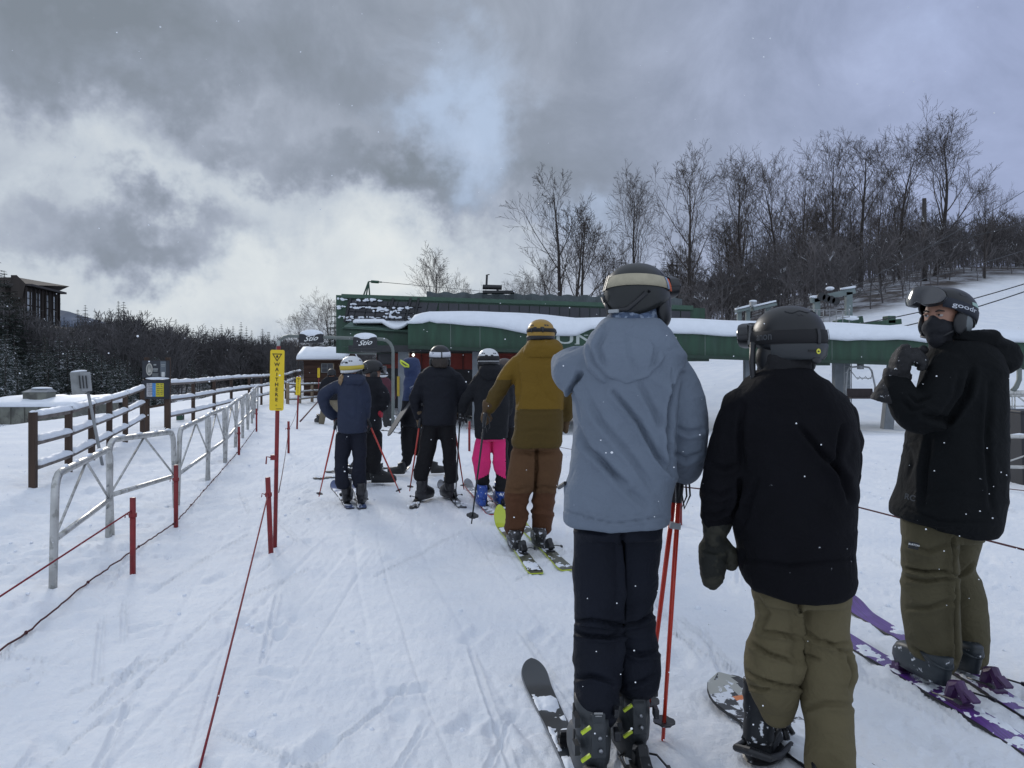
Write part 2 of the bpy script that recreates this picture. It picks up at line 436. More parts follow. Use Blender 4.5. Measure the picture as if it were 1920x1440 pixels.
go = bpy.data.objects.new('snow_ground', me); col.objects.link(go); tag(go, kind='structure')
m = bpy.data.materials.new('snow'); m.use_nodes = True; nt = m.node_tree; L = nt.links.new; b = nt.nodes['Principled BSDF']
tc = nn(nt, 'ShaderNodeTexCoord')
def N2(s, det=5, rough=.6, stretch=None):
    n = nn(nt, 'ShaderNodeTexNoise'); n.inputs['Scale'].default_value = s; n.inputs['Detail'].default_value = det; n.inputs['Roughness'].default_value = rough
    if stretch:
        mp = nn(nt, 'ShaderNodeMapping'); mp.inputs['Scale'].default_value = stretch; L(tc.outputs['Object'], mp.inputs[0]); L(mp.outputs[0], n.inputs['Vector'])
    else: L(tc.outputs['Object'], n.inputs['Vector'])
    return n.outputs[0]
def MR(v, a, b_, c, d):
    n = nn(nt, 'ShaderNodeMapRange'); L(v, n.inputs[0])
    for i, qv in enumerate((a, b_, c, d)): n.inputs[i+1].default_value = qv
    return n.outputs[0]
def MXc(f, a, bb):
    n = nn(nt, 'ShaderNodeMix', data_type='RGBA')
    for k, v in (('Factor', f), ('A', a), ('B', bb)):
        if isinstance(v, tuple): n.inputs[k].default_value = (*v, 1)
        else: L(v, n.inputs[k])
    return n.outputs['Result']
base = MXc(MR(N2(1.3), .35, .65, 0, 1), (.77, .80, .85), (.86, .875, .90))
base = MXc(MR(N2(60, 3), .60, .72, 0, .35), base, (.62, .68, .80))          # crumbs of older grey snow
an = nn(nt, 'ShaderNodeAttribute'); an.attribute_name = 'litter'
patch = MR(N2(.35, 6, .7), .45, .62, 0, 1)
litc = MXc(patch, (.085, .073, .068), (.42, .44, .48))
fac = nn(nt, 'ShaderNodeMath', operation='MULTIPLY'); L(an.outputs['Fac'], fac.inputs[0]); fac.inputs[1].default_value = 1
L(MXc(fac.outputs[0], base, litc), b.inputs['Base Color'])
b.inputs['Roughness'].default_value = .75; b.inputs['Specular IOR Level'].default_value = .08
b1 = nn(nt, 'ShaderNodeBump'); b1.inputs['Strength'].default_value = .6; b1.inputs['Distance'].default_value = .02; L(N2(22, 6, .65), b1.inputs['Height'])
b2 = nn(nt, 'ShaderNodeBump'); b2.inputs['Strength'].default_value = .25; b2.inputs['Distance'].default_value = .012; L(N2(3, 5, .6, (14, 1.2, 1)), b2.inputs['Height']); L(b1.outputs[0], b2.inputs['Normal'])
b3 = nn(nt, 'ShaderNodeBump'); b3.inputs['Strength'].default_value = .35; b3.inputs['Distance'].default_value = .004; L(N2(150, 3), b3.inputs['Height']); L(b2.outputs[0], b3.inputs['Normal'])
L(b3.outputs[0], b.inputs['Normal']); me.materials.append(m)

def top(x, y): return g(x, y)+float(snow_relief(np.array([float(x)]), np.array([float(y)]))[0])
# far mountain ridge
mb = MB(); n = 60
for layer in range(2):
    pass
xs = np.linspace(-1500, -300, n); rng = random.Random(4)
ridge = [30+62*math.exp(-((x+790)/110)**2)+10*math.exp(-((x+620)/260)**2)+14*float(fbm([[x*.012, 0, 0]], 4, 2)[0]) for x in xs]
rings = []
for x, h in zip(xs, ridge): rings.append([(x, 1150, -40), (x, 1230, h*.55), (x, 1330, h), (x, 1500, h*.4), (x, 1600, -40)])
mb.ring_loft(rings, False, 0, False)
hill = solo('far_hill', mb, mat('far_hill_forest_hazed', (.085, .11, .16), .9, .25, .02, .5, .03, bd=4), None, None, kind='structure', smooth=True)  # blue of distance haze is painted into the hill's colour

# snow colour for caps lying on things
M_SNOW = mat('snow_cap', (.80, .84, .90), .6, .03, 3, .5, 9, bd=.03)

# loose clods kicked up on the surface
rng = random.Random(31); mb = MB()
for i in range(380):
    D = 1.9+13*rng.random()**1.4; x = rng.uniform(-.72, .72)*D; r = rng.uniform(.004, .013)*(1.6 if rng.random() < .1 else 1)
    if abs(x) < 1.0+.1*D and rng.random() < .6: continue
    mb.ball((x, D, top(x, D)+r*.25), (r*rng.uniform(.8, 1.5), r*rng.uniform(.8, 1.5), r*.8), 6, 4, Matrix.Rotation(rng.uniform(0, 3), 3, 'Z'))
solo('snow_clods', mb, M_SNOW, None, None, kind='stuff')
# ================================================================== materials for built things
M_WOODD = mat('weathered_dark_timber', (.055, .034, .024), .85, .35, 9, .5, 30, stretch=(1, 1, .15))
M_WOODRAIL = mat('grey_brown_rail', (.17, .145, .13), .85, .3, 6, .5, 30)
M_WOODL = mat('bare_timber', (.22, .17, .12), .85, .3, 6, .5, 30)
M_GALV = mat('galvanised_pipe', (.50, .50, .485), .42, .18, 14, .15, 60, metal=.75, c2=(.36, .36, .34), c2t=.58, c2s=18)
M_GALVD = mat('galvanised_dull', (.30, .31, .32), .6, .15, 8, .1, 30, metal=.4)
M_RED = mat('red_painted_steel', (.20, .012, .014), .45, .25, 12, .15, 40, snow=(.72, 60, 0))
M_ROPE = mat('red_rope', (.20, .012, .022), .8, .3, 80, .5, 200)
M_ROPED = mat('dark_rope', (.07, .012, .016), .8, .3, 80, .5, 200)
M_YEL = mat('yellow_sign_plastic', (.78, .56, .015), .45, .04, 5)
M_BLACK = mat('black_print', (.012, .012, .012), .6, .02)
M_WHITEP = mat('white_print', (.75, .77, .76), .6, .02)
M_GREEN = mat('green_steel_cladding', (.018, .060, .034), .45, .3, 2.5, .12, 12, bd=.02, stretch=(1.6, 1, .25), c2=(.026, .066, .044), c2t=.60, c2s=1.2)
M_GREENL = mat('pale_green_roof_metal', (.085, .14, .115), .5, .12, 2)
M_GLASSD = mat('dark_tinted_window', (.028, .030, .040), .18, .25, 1.5)
M_DARKM = mat('dark_steel', (.02, .022, .025), .5, .2)
M_REDW = mat('red_cabin_wall', (.24, .028, .016), .55, .25, 2)
M_CONC = mat('grey_painted_column', (.19, .21, .23), .6, .15, 3, .1, 20)
M_CORR = mat('corrugated_steel', (.10, .12, .13), .5, .2, 3, metal=.3)

_txt = {}
def text_arrays(s, size=1.0, bold=0.0, shear=0.0, ext=0.0, align='CENTER'):
    key = (s, bold, shear, align)
    if key not in _txt:
        cu = bpy.data.curves.new('t', 'FONT'); cu.body = s; cu.size = 1; cu.align_x = align; cu.align_y = 'CENTER'; cu.offset = bold; cu.shear = shear; cu.resolution_u = 3
        o = bpy.data.objects.new('t', cu); col.objects.link(o)
        dg = bpy.context.evaluated_depsgraph_get(); dg.update(); ev = o.evaluated_get(dg); me = ev.to_mesh()
        V = [tuple(v.co) for v in me.vertices]; Fs = [tuple(p.vertices) for p in me.polygons]; ev.to_mesh_clear()
        bpy.data.objects.remove(o); bpy.data.curves.remove(cu); _txt[key] = (V, Fs)
    V, Fs = _txt[key]
    return [(x*size, y*size) for x, y, z in V], Fs
def put_text(mb, s, c, size, right, up, bold=0.0, shear=0.0, mi=0, sx=1.0, align='CENTER'):
    V, Fs = text_arrays(s, size, bold, shear, 0, align); c = Vector(c); r = Vector(right); u = Vector(up)
    return mb.add([c+r*(x*sx)+u*y for x, y in V], Fs, mi)

# ------------------------------------------------------------------ crowd-control barriers of bent pipe
BL = [(-3.00, 5.0), (-3.38, 6.45), (-3.52, 8.06), (-3.86, 9.75), (-4.33, 11.6), (-4.86, 13.5), (-5.4, 15.4), (-5.95, 17.3), (-6.5, 19.2), (-7.1, 21.1), (-7.7, 23.0), (-8.25, 24.9)]
def barrier(p0, p1, h, label, group, tilt=0.0, sub=0.0):
    p0 = Vector((p0[0], p0[1], top(*p0)-sub)); p1 = Vector((p1[0], p1[1], top(*p1)-sub)); d = (p1-p0); Lh = d.length; u = d.normalized(); up = Vector((0, 0, 1)); s = u.cross(up)*tilt
    p0 = p0+u*.035; p1 = p1-u*.035; rb = .12
    def Q(p, z): return p+up*z+s*z
    t = thing('pipe_barrier', p0, label, 'barrier', group)
    mb = MB(); pts = [Q(p0, -.15)]+[Q(p0, h-rb)]+[Q(p0, h-rb)+up*(rb*math.sin(a))+u*(rb*(1-math.cos(a))) for a in (.4, .8, 1.2)]
    pts += [Q(p0, h)+u*rb, Q(p1, h)-u*rb]+[Q(p1, h-rb)+up*(rb*math.sin(a))-u*(rb*(1-math.cos(a))) for a in (1.2, .8, .4)]+[Q(p1, h-rb), Q(p1, -.15)]
    mb.tube(pts, .026, 12); mb.build('bent_frame', M_GALV, t, True)
    mb = MB(); mb.tube([Q(p0, h*.42), Q(p1, h*.42)], .021, 10); mb.build('lower_rail', M_GALV, t, True)
    mid = (p0+p1)/2
    for e in (p0, p1):
        mb = MB(); mb.tube([Q(mid, h-.02)+u*.01*(1 if e is p1 else -1), Q(e, h*.45)+(mid-e).normalized()*.03], .010, 8); mb.build('diagonal_brace', M_GALV, t, True)
    # snow caught on the top pipe
    rng = random.Random(int(p0.y*100)); mb = MB(); a = .16
    while a < Lh-.3:
        l = rng.uniform(.08, .3); mb = MB(); mb.tube([Q(p0, h+.018)+u*a, Q(p0, h+.026)+u*(a+l*.5), Q(p0, h+.018)+u*(a+l)], [.006, .016, .006], 6); mb.build('snow_patch', M_SNOW, t, True); a += l+rng.uniform(.03, .3)
    for z in (h*.58, h*.33):   # coupling hooks to the next panel
        mb = MB(); mb.tube([Q(p1, z)+u*-.01+Vector((0, -.03, 0)), Q(p1, z)+u*.09+Vector((0, -.035, 0))], .009, 6); mb.build('coupling_hook', M_GALVD, t, True)
    return t
names_b = ['nearest galvanised pipe barrier, end post with a rusty foot in the snow', 'second galvanised pipe barrier from the near end of the row', 'third galvanised pipe barrier, beside the second short red stake']
for i in range(len(BL)-1):
    lab = names_b[i] if i < 3 else ('%s galvanised pipe barrier of the row along the left of the lane' % ['fourth', 'fifth', 'sixth', 'seventh', 'eighth', 'ninth', 'tenth', 'farthest'][i-3])
    barrier(BL[i], BL[i+1], [.74, .80, .82, .82, .82, .82, .82, .80, .80, .80, .80][i], lab, 'pipe barriers in a row left of the lift lane', tilt=[.02, -.03, .03, -.02, .02][i % 5])
# barrier at the right edge
p = [(5.75, 9.2), (7.6, 9.0)]
def right_barrier():
    h = CZ-(818-HY)/F*9.2-top(*p[0])
    return barrier(p[0], p[1], h, 'galvanised pipe barrier at the right edge behind the man in the black shell', 'pipe barriers in a row left of the lift lane')
rb_ = right_barrier(); del rb_['group']

# ------------------------------------------------------------------ timber fence with snow on its rails
def fence(name, pts, h, rails, label, pw=.078, mpost=M_WOODD, mrail=M_WOODRAIL, cap=.075, group=None, hs=None, rw=.045, rh=.07):
    zs = [top(*p) for p in pts]; t = thing(name, (pts[0][0], pts[0][1], zs[0]), label, 'fence', group); rng = random.Random(len(pts))
    tops = []
    for i, (p, z) in enumerate(zip(pts, zs)):
        H = hs[i] if hs else h; tops.append(z+H)
        a = math.atan2(pts[min(i+1, len(pts)-1)][1]-pts[max(i-1, 0)][1], pts[min(i+1, len(pts)-1)][0]-pts[max(i-1, 0)][0])
        rot = Matrix.Rotation(rng.uniform(-.05, .05)+.08, 3, 'Z')
        mb = MB(); mb.box((p[0], p[1], z+H/2-.15), (pw, pw, H+.3), rot); o = mb.build('post', mpost, t, bevel=.006)
        if i in (0, len(pts)-1) or rng.random() < .5:
            mb = MB(); mb.ball((p[0], p[1], z+H+.002), (pw*.5, pw*.5, .022), 10, 6); mb.build('snow_cap', M_SNOW, o, True)
    for i in range(len(pts)-1):
        a = Vector((*pts[i], 0)); b = Vector((*pts[i+1], 0)); d = (b-a).normalized(); s = Vector((d.y, -d.x, 0))
        for fz in rails:
            za = tops[i]-fz*h; zb = tops[i+1]-fz*h
            A = Vector((a.x, a.y, za))+s*(pw/2+rw/2)*.2+d*(pw/2+.004); B = Vector((b.x, b.y, zb))+s*(pw/2+rw/2)*.2-d*(pw/2+.004)
            mb = MB(); mb.bar(A, B, rw, rh); o = mb.build('rail', mrail, t)
            # snow load: a soft loaf lying along the rail
            n = 10; rings = []
            for k in range(n+1):
                f = k/n; c = A.lerp(B, .01+.98*f)+Vector((0, 0, rh/2)); ww = .062*(1+.1*rng.uniform(-1, 1)); hh = cap*(1+.16*rng.uniform(-1, 1))*(1 if 0 < k < n else .8)
                rings.append([c+s*(ww*math.cos(q))+Vector((0, 0, -.018+max(hh*math.sin(q), 0)*(1)+ (.0 if q < math.pi else 0))) for q in [math.pi*j/9 for j in range(10)]])
            mb = MB(); mb.ring_loft(rings, True); mb.build('snow_cap', M_SNOW, o, True)
    return t
f1 = [(-5.80, 9.3), (-6.12, 10.6), (-6.54, 11.95), (-6.92, 13.2), (-7.30, 14.5), (-7.75, 16.1)]
fence('timber_fence', f1, .88, (.07, .42, .76), 'dark timber fence with thick snow on three rails, nearest the camera', hs=[.91, .91, .93, .94, .97, 1.02], cap=.07)
f2 = [(-7.92, 17.6), (-8.26, 19.9), (-8.65, 22.3), (-9.1, 24.9), (-9.55, 27.9), (-10.05, 30.8), (-10.6, 34.2), (-11.2, 38), (-11.9, 42.2), (-12.8, 46.4)]
fence('timber_fence', f2, 1.1, (.06, .40, .74), 'dark timber fence running on behind the notice board towards the shed', hs=[1.06, 1.08, 1.1, 1.12, 1.15, 1.2, 1.22, 1.25, 1.3, 1.3], cap=.085)
f3 = [(-8.85, 30.3), (-8.9, 32.2), (-8.9, 34.2), (-8.7, 36.2)]
fence('timber_railing', f3, .85, (.06, .42, .76), 'short bare timber railing in front of the brown shed', mpost=M_WOODL, mrail=M_WOODL, pw=.11, cap=.05)
fence('timber_railing', [(-8.7, 36.3), (-7.6, 36.4), (-6.7, 36.6)], .95, (.06, .42, .76), 'bare timber railing across the lane end beside the shed', mpost=M_WOODL, mrail=M_WOODL, pw=.11, cap=.05)

# ------------------------------------------------------------------ notice board
def notice_board():
    D = 16.8; z0 = top(-8.0, D); x0 = (268-960)/F*D; x1 = (318-960)/F*D
    t = thing('notice_board', ((x0+x1)/2, D, z0), 'black double notice board with an oval logo above a yellow and blue map panel', 'notice board')
    tilt = .10
    def Y(x): return D+(x-x0)*tilt
    for px in (273, 313):
        x = (px-960)/F*D; mb = MB(); mb.box((x, D+.06, (z0+CZ+(HY-670)/F*D)/2-.1), (.085, .085, CZ+(HY-670)/F*D-z0+.2)); mb.build('post', M_WOODD, t)
    def panel(y0, y1, nm, m):
        mb = MB(); za = CZ-(y1-HY)/F*D; zb = CZ-(y0-HY)/F*D
        mb.box(((x0+x1)/2, D-.01, (za+zb)/2), (x1-x0, .05, zb-za)); return mb.build(nm, m, t, bevel=.004), za, zb
    M_NB = mat('board_navy_black', (.012, .016, .024), .4, .1)
    M_NG = mat('board_grey_panel', (.10, .12, .14), .5, .1)
    o, za, zb = panel(676, 708, 'upper_panel', M_NB)
    def q(px, py, dd=.0): return Vector(((px-960)/F*D, D-.038-dd, CZ-(py-HY)/F*D))
    mb = MB(); c = q(281.5, 692.5); n = 20
    mb.add([c+Vector((.072*math.cos(2*math.pi*k/n), 0, .135*math.sin(2*math.pi*k/n))) for k in range(n)], [tuple(range(n))]); mb.build('oval_logo', mat('board_cream', (.42, .41, .37), .6), o)
    mb = MB(); c = q(281.5, 692.5, .003)
    mb.add([c+Vector((.055*math.cos(2*math.pi*k/n), 0, .112*math.sin(2*math.pi*k/n))) for k in range(n)], [tuple(range(n))])
    mb.add([c+Vector(v) for v in ((-.03, -.003, -.07), (-.005, -.003, .08), (.01, -.003, -.02), (.03, -.003, .03), (.035, -.003, -.06))], [(0, 1, 2, 3, 4)], 1); mb.build('logo_centre', [mat('board_grey2', (.20, .21, .20), .6), mat('board_cream', (.42, .41, .37), .6)], o)
    mb = MB()
    for (x, y, w_, h_) in ((292, 684, 5, 2.6), (293, 692, 9, 2.4), (293, 695.5, 8, 1.8), (292.5, 701, 12, .8), (292.5, 703, 11, .8), (292.5, 705, 12, .8), (307.5, 684, 8, 1.6), (307.5, 687, 7, .8)):
        mb.box(q(x, y), (w_/F*D, .004, h_/F*D))
    mb.build('lettering', mat('board_grey_text', (.26, .28, .28), .6), o)
    mb = MB(); mb.box(q(307.5, 691), (10.5/F*D, .003, 27/F*D)); mb.build('side_panel', M_NG, o)
    mb = MB(); mb.box(q(307.5, 702, .003), (6/F*D, .003, 9/F*D)); mb.build('notice', mat('paper_white', (.55, .56, .55), .7), o)
    o2, za, zb = panel(712, 748, 'lower_panel', M_NB)
    mb = MB(); mb.box(q(283, 731), (13/F*D, .003, 25/F*D)); mb.build('white_panel', mat('paper_grey', (.42, .42, .44), .7, .3, 30), o2)
    mb = MB(); mb.box(q(290.3, 731), (6.6/F*D, .005, 25/F*D)); mb.build('blue_panel', mat('print_blue', (.06, .22, .50), .6, .2, 30), o2)
    mb = MB(); mb.box(q(301, 731), (15/F*D, .004, 25/F*D)); mb.build('yellow_panel', mat('print_yellow', (.50, .44, .03), .6, .25, 40), o2)
    mb = MB()
    for k in range(7): mb.box(q(283, 721.5+k*3.1, .004), (9/F*D, .002, .7/F*D))
    for k in range(6):
        mb.box(q(298, 721+k*3.6, .004), ((4+k % 3)/F*D, .002, .9/F*D)); mb.box(q(304.5, 721+k*3.6, .004), ((4-k % 2)/F*D, .002, .9/F*D))
    mb.build('lettering', mat('print_dark', (.05, .05, .05), .6), o2)
    mb = MB(); mb.box((x0+.02, D+.05, CZ-(755-HY)/F*D), (.1, .08, .5)); mb.bar(q(266, 766, -.08), q(312, 758, -.08), .05, .05); mb.build('cross_brace', M_WOODD, t)
    mb = MB(); mb.ball(((x0+x1)/2+.05, D-.05, CZ-(709.5-HY)/F*D), (.27, .05, .03), 14, 6); mb.build('snow_cap', M_SNOW, t, True)
notice_board()

# ------------------------------------------------------------------ instrument box on a leaning pole, green box, pump house, shed
def leaning_instrument():
    a = gnd(192, 872); D = a.y; b = W(165, 735, D); t = thing('instrument_pole', a, 'grey metal box on a pole leaning left behind the nearest barriers', 'instrument pole')
    mb = MB(); mb.tube([a-(b-a)*.05, b], .022, 10); mb.build('pole', M_GALVD, t, True)
    c = W(156, 718, D); rot = Matrix.Rotation(R(-6), 3, 'Y') @ Matrix.Rotation(R(28), 3, 'Z')
    K = D/F
    mb = MB(); mb.box(W(147, 718, D), (24*K, 22*K, 41*K), rot); mb.build('box', mat('dirty_grey_plastic', (.24, .25, .25), .6, .35, 6), t, bevel=.01)
    mb = MB(); mb.box(W(163, 716, D)+Vector((0, -.02, 0)), (17*K, 14*K, 36*K), rot); mb.build('vent_housing', M_GALVD, t, bevel=.006)
    mb = MB()
    for k in range(3): mb.box(W(158+k*5, 716, D)+Vector((0, -.115+k*.016, 0)), (2.2*K, .01, 24*K), rot)
    mb.build('vent_slot', M_DARKM, t)
    mb = MB(); mb.ball(W(148, 696.5, D), (14*K, 10*K, 2.6*K), 12, 6, rot); mb.build('snow_cap', M_SNOW, t, True)
leaning_instrument()
mb = MB(); c = Vector(((338-960)/F*20, 20, 0)); c.z = top(c.x, c.y); mb.box(c+Vector((0, 0, .09)), (.16, .14, .18)); mb.box(c+Vector((.0, 0, .2)), (.19, .17, .03))
solo('utility_box', mb, M_GREEN, 'small dark green utility box in the snow past the notice board', 'utility box', bevel=.01)

def pump_house():
    D = 40; x0 = -27.6; x1 = (142-960)/F*D; zb = g((x0+x1)/2, D)-.6; zt = CZ-(762-HY)/F*D; M_C = mat('stained_concrete', (.17, .175, .15), .9, .3, 1.5, .3, 8, c2=(.10, .10, .09), c2t=.56, c2s=1)
    t = thing('pump_house', ((x0+x1)/2, D, zb), 'low concrete pump house half buried in snow at the left edge', 'pump house')
    mb = MB(); mb.box(((x0+x1)/2, D+2.2, (zb+zt)/2), (x1-x0, 4.4, zt-zb)); mb.build('wall', M_C, t, bevel=.05)
    mb = MB()
    for k in range(7): mb.box((x1-.5-k*.72, D-.012, (zb+zt)/2), (.03, .03, zt-zb-.05))
    mb.build('wall_joints', mat('joint_dark', (.08, .08, .07), .9), t)
    mb = MB(); rings = []
    for i in range(15):
        x = x0-.2+(x1-x0+.4)*i/14; h = .42+.05*math.sin(i*1.7)
        rings.append([(x, D-.25, zt-.02), (x, D-.3, zt+.12), (x, D+.2, zt+.3*h+.1), (x, D+2, zt+h), (x, D+4.4, zt+h), (x, D+4.7, zt)])
    mb.ring_loft(rings); mb.build('snow_cap', M_SNOW, t, True)
    vx0 = (52-960)/F*(D+1.5); vx1 = (96-960)/F*(D+1.5); a = CZ-(748-HY)/F*(D+1.5); bz = CZ-(735-HY)/F*(D+1.5)
    mb = MB(); mb.box(((vx0+vx1)/2, D+1.5, (a+bz)/2-.1), (vx1-vx0, .9, bz-a+.2)); v = mb.build('roof_hatch', M_C, t, bevel=.03)
    mb = MB(); mb.add([(vx0-.05, D+1.0, bz), (vx1+.05, D+1.0, bz), (vx1-.1, D+1.7, bz+.2), (vx0+.15, D+1.7, bz+.2), (vx0-.05, D+2, bz), (vx1+.05, D+2, bz)], [(0, 1, 2, 3), (3, 2, 5, 4), (0, 3, 4), (1, 5, 2), (0, 4, 5, 1)]); mb.build('hatch_roof', M_GALVD, v)
    mb = MB(); mb.ball(((vx0+vx1)/2+.05, D+1.65, bz+.2), ((vx1-vx0)*.46, .3, .07), 12, 6); mb.build('snow_cap', M_SNOW, v, True)
pump_house()

def shed():
    D = 41.; K = D/F; x0 = (566-960)*K; x1 = (648-960)*K; zb = top((x0+x1)/2, D); ze = CZ-(672-HY)*K; zr = CZ-(657-HY)*K
    t = thing('wooden_shed', ((x0+x1)/2, D, zb), 'small brown board shed with a snowy gable roof at the lane end', 'shed')
    M_B = mat('brown_boards', (.052, .025, .016), .85, .25, 5, .4, 20, stretch=(.2, .2, 1))
    xm = x1-.15; dp = 2.4
    mb = MB(); mb.add([(x0+.1, D, zb-.3), (xm, D, zb-.3), (xm, D+dp, zb-.3), (x0+.1, D+dp, zb-.3), (x0+.1, D, ze), (xm, D, ze), (xm, D+dp, ze), (x0+.1, D+dp, ze), (x0+.1, D+dp/2, zr), (xm, D+dp/2, zr)],
           [(0, 1, 5, 4), (1, 2, 6, 9, 5), (2, 3, 7, 6), (3, 0, 4, 8, 7), (4, 5, 9, 8), (6, 7, 8, 9)]); mb.build('wall', M_B, t)
    mb = MB()
    for k in range(9): mb.box(((x0+xm)/2, D-.012, zb+.1+k*(ze-zb)/9), (xm-x0-.12, .022, .02))
    mb.build('clapboard_edges', mat('brown_dark', (.03, .015, .01), .9), t)
    wx0 = 607*K-960*K; mb = MB(); cxx = (614-960)*K; cz = CZ-(690-HY)*K
    mb.box((cxx, D-.02, cz), (.66, .04, .50)); wn_ = mb.build('window', mat('window_frame_grey', (.16, .17, .17), .7), t)
    mb = MB()
    for i in (-1, 1):
        for j in (-1, 1): mb.box((cxx+i*.15, D-.045, cz+j*.11), (.26, .01, .19))
    mb.build('pane', M_GLASSD, wn_)
    # roof slabs + snow
    for s_, y in ((1, 0),):
        mb = MB(); o = .22
        P = [(x0-o, D-o*1.2, ze-.12), (x1+.12, D-o*1.2, ze-.12), (x1+.12, D+dp/2, zr+.04), (x0-o, D+dp/2, zr+.04), (x0-o, D+dp+.25, ze-.12), (x1+.12, D+dp+.25, ze-.12)]
        Q = [(a, b, c+.06) for a, b, c in P]
        mb.add(P+Q, [(0, 3, 2, 1), (3, 4, 5, 2), (6, 7, 8, 9), (9, 8, 11, 10), (0, 1, 7, 6), (1, 2, 8, 7), (2, 5, 11, 8), (5, 4, 10, 11), (4, 3, 9, 10), (3, 0, 6, 9)]); rf = mb.build('roof', mat('roof_brown', (.09, .06, .045), .8), t)
        rings = []
        for i in range(12):
            x = x0-o+(x1-x0+.12+o)*i/11; h = .17+.02*math.sin(i*2.3)
            rings.append([(x, D-o*1.25, ze-.06), (x, D-o*1.3, ze+.08), (x, D-.05, ze+.12+h*.6), (x, D+dp/2-.15, zr+.05+h), (x, D+dp/2+.15, zr+.05+h), (x, D+dp+.2, ze+.1), (x, D+dp+.2, ze-.06), (x, D+dp/2, zr+.08)])
        mb = MB(); mb.ring_loft(rings); mb.build('snow_cap', M_SNOW, rf, True)
    mb = MB(); mb.bar((-8.95, 38.5, zb-.05), (-9.5, 40.9, ze-.3), .05, .09); 
    solo('leaning_plank', mb, M_WOODL, 'bare plank leaning against the brown shed', 'plank')
shed()

# ------------------------------------------------------------------ lift terminal
def terminal():
    D0 = 34.0; D1 = 30.0
    t = thing('lift_terminal', (2, D0, g(2, D0)), 'long dark green chairlift terminal with a snow loaded canopy and white lettering', 'lift terminal')
    def H(px, py, D): return Vector(((px-960)/F*D, D, CZ-(py-HY)/F*D))
    def prism(poly, dd, nm, m, par=t, smooth=False):
        """poly: list of points on the front; extruded dd metres back"""
        n = len(poly); P = [Vector(p) for p in poly]; Q = [p+Vector((0, dd, 0)) for p in P]
        mb = MB(); mb.add(P+Q, [tuple(range(n)), tuple(reversed(range(n, 2*n)))]+[(i, i+n, (i+1) % n+n, (i+1) % n) for i in range(n)]); return mb.build(nm, m, par, smooth)
    # upper machinery housing: sloping face leaning back
    body = prism([H(630, 662, D0), H(630, 553, D0), H(1322, 578, D0), H(1322, 662, D0)], 5.5, 'housing', M_GREEN)
    prism([H(640, 551, D0-.12), H(640, 558, D0-.12), H(1300, 581, D0-.12), H(1300, 573, D0-.12)], .2, 'roof_trim', mat('green_trim', (.035, .085, .055), .4, .1), body)
    # window band, leaning: individual tinted panes between mullions
    def ytop(px): return 560+(px-640)*(22/660.)
    pxs = [652+i*18.9 for i in range(35)]
    for i in range(34):
        a, b_ = pxs[i]+1, pxs[i+1]-.4; yb = 604+(a-652)*.01
        # slanted mullions at the left like the photograph
        sl = 9 if i < 9 else 0
        mb = MB(); mb.add([H(a-sl, yb, D0-.16), H(b_-sl, yb, D0-.16), H(b_, ytop(b_)+2, D0-.06), H(a, ytop(a)+2, D0-.06)]+[H(a-sl, yb, D0-.02), H(b_-sl, yb, D0-.02), H(b_, ytop(b_)+2, D0-.02), H(a, ytop(a)+2, D0-.02)],
               [(0, 1, 2, 3), (0, 3, 7, 4), (1, 5, 6, 2), (0, 4, 5, 1), (3, 2, 6, 7)]); mb.build('window_pane', M_GLASSD, body)
    mb = MB()
    for px in (655, 735, 768, 783): mb.bar(H(px-9, 604, D0-.22), H(px+2, 559, D0-.12), .09, .09)
    for py in (571, 583, 592): mb.bar(H(655, py, D0-.18), H(790, py+4, D0-.18), .05, .03)
    mb.build('louvre_frame', M_DARKM, body)
    # snow clinging to the left windows
    rng = random.Random(5); V = MB()
    for (cx, cy, wd, ht) in ((641, 561, 9, 4), (640, 576, 10, 5), (642, 595, 8, 4), (662, 569, 7, 4), (655, 597, 8, 9), (690, 563, 28, 3), (703, 561, 18, 3), (690, 577, 42, 4), (713, 583, 16, 12), (728, 590, 10, 14), (747, 582, 13, 12), (742, 596, 16, 5), (765, 577, 9, 5), (770, 596, 8, 5), (700, 596, 38, 3.5), (672, 577, 10, 4)):
        for q in range(int(wd*ht/14)+3):
            V.ball(H(cx+rng.uniform(-1, 1)*wd*.8, cy+rng.uniform(-1, 1)*ht*.45, D0-.2), (rng.uniform(.03, .12), .05, rng.uniform(.02, .055)), 7, 5)
    V.build('clinging_snow', M_SNOW, body, True)['kind'] = 'stuff'
    # low side roof at the left and its fascia
    prism([H(640, 650, D1+2), H(640, 612, D1+2), H(772, 620, D1+2), H(772, 650, D1+2)], 2.2, 'side_fascia', M_GREEN)
    mb = MB(); mb.add([H(641, 615, D1+1.9), H(768, 622, D1+1.9), H(774, 603, D0-.1), H(658, 603, D0-.1)], [(0, 1, 2, 3)]); mb.add([(Vector(v)+Vector((0, 0, -.06))) for v in mb.v[:4]], [(3, 2, 1, 0)]); mb.build('side_roof', M_GREENL, t)
    mb = MB(); n = 14; rings = []
    for i in range(n+1):
        f = i/n; px = 662+(770-662)*f; yb = 604+ (14*math.sin(min(max((f-.5)*2, 0), 1)*math.pi)**.8 if f > .5 else 2)
        A = H(px, yb, D1+2.4-.6*(yb-603)/20); rings.append([A, A+Vector((0, -.02, .10)), A+Vector((0, .4, .2)), H(px, 601, D0-.1), H(px, 606, D0-.1)])
    mb.ring_loft(rings); mb.build('snow_slab', M_SNOW, t, True)
    # long canopy: green fascia with panel joints, steel beam below
    def ytopf(px): return 606+(px-765)*.027
    def ybot(px): return 650+(px-765)*.0345
    joints = [765, 900, 1322, 1420, 1640, 1990]
    mb = MB()
    P = [H(765, ybot(765), D1), H(765, ytopf(765)-4, D1), H(2000, ytopf(2000)-4, D1), H(2000, ybot(2000), D1)]
    fa = prism(P, 3.6, 'canopy_fascia', M_GREEN)
    mb = MB()
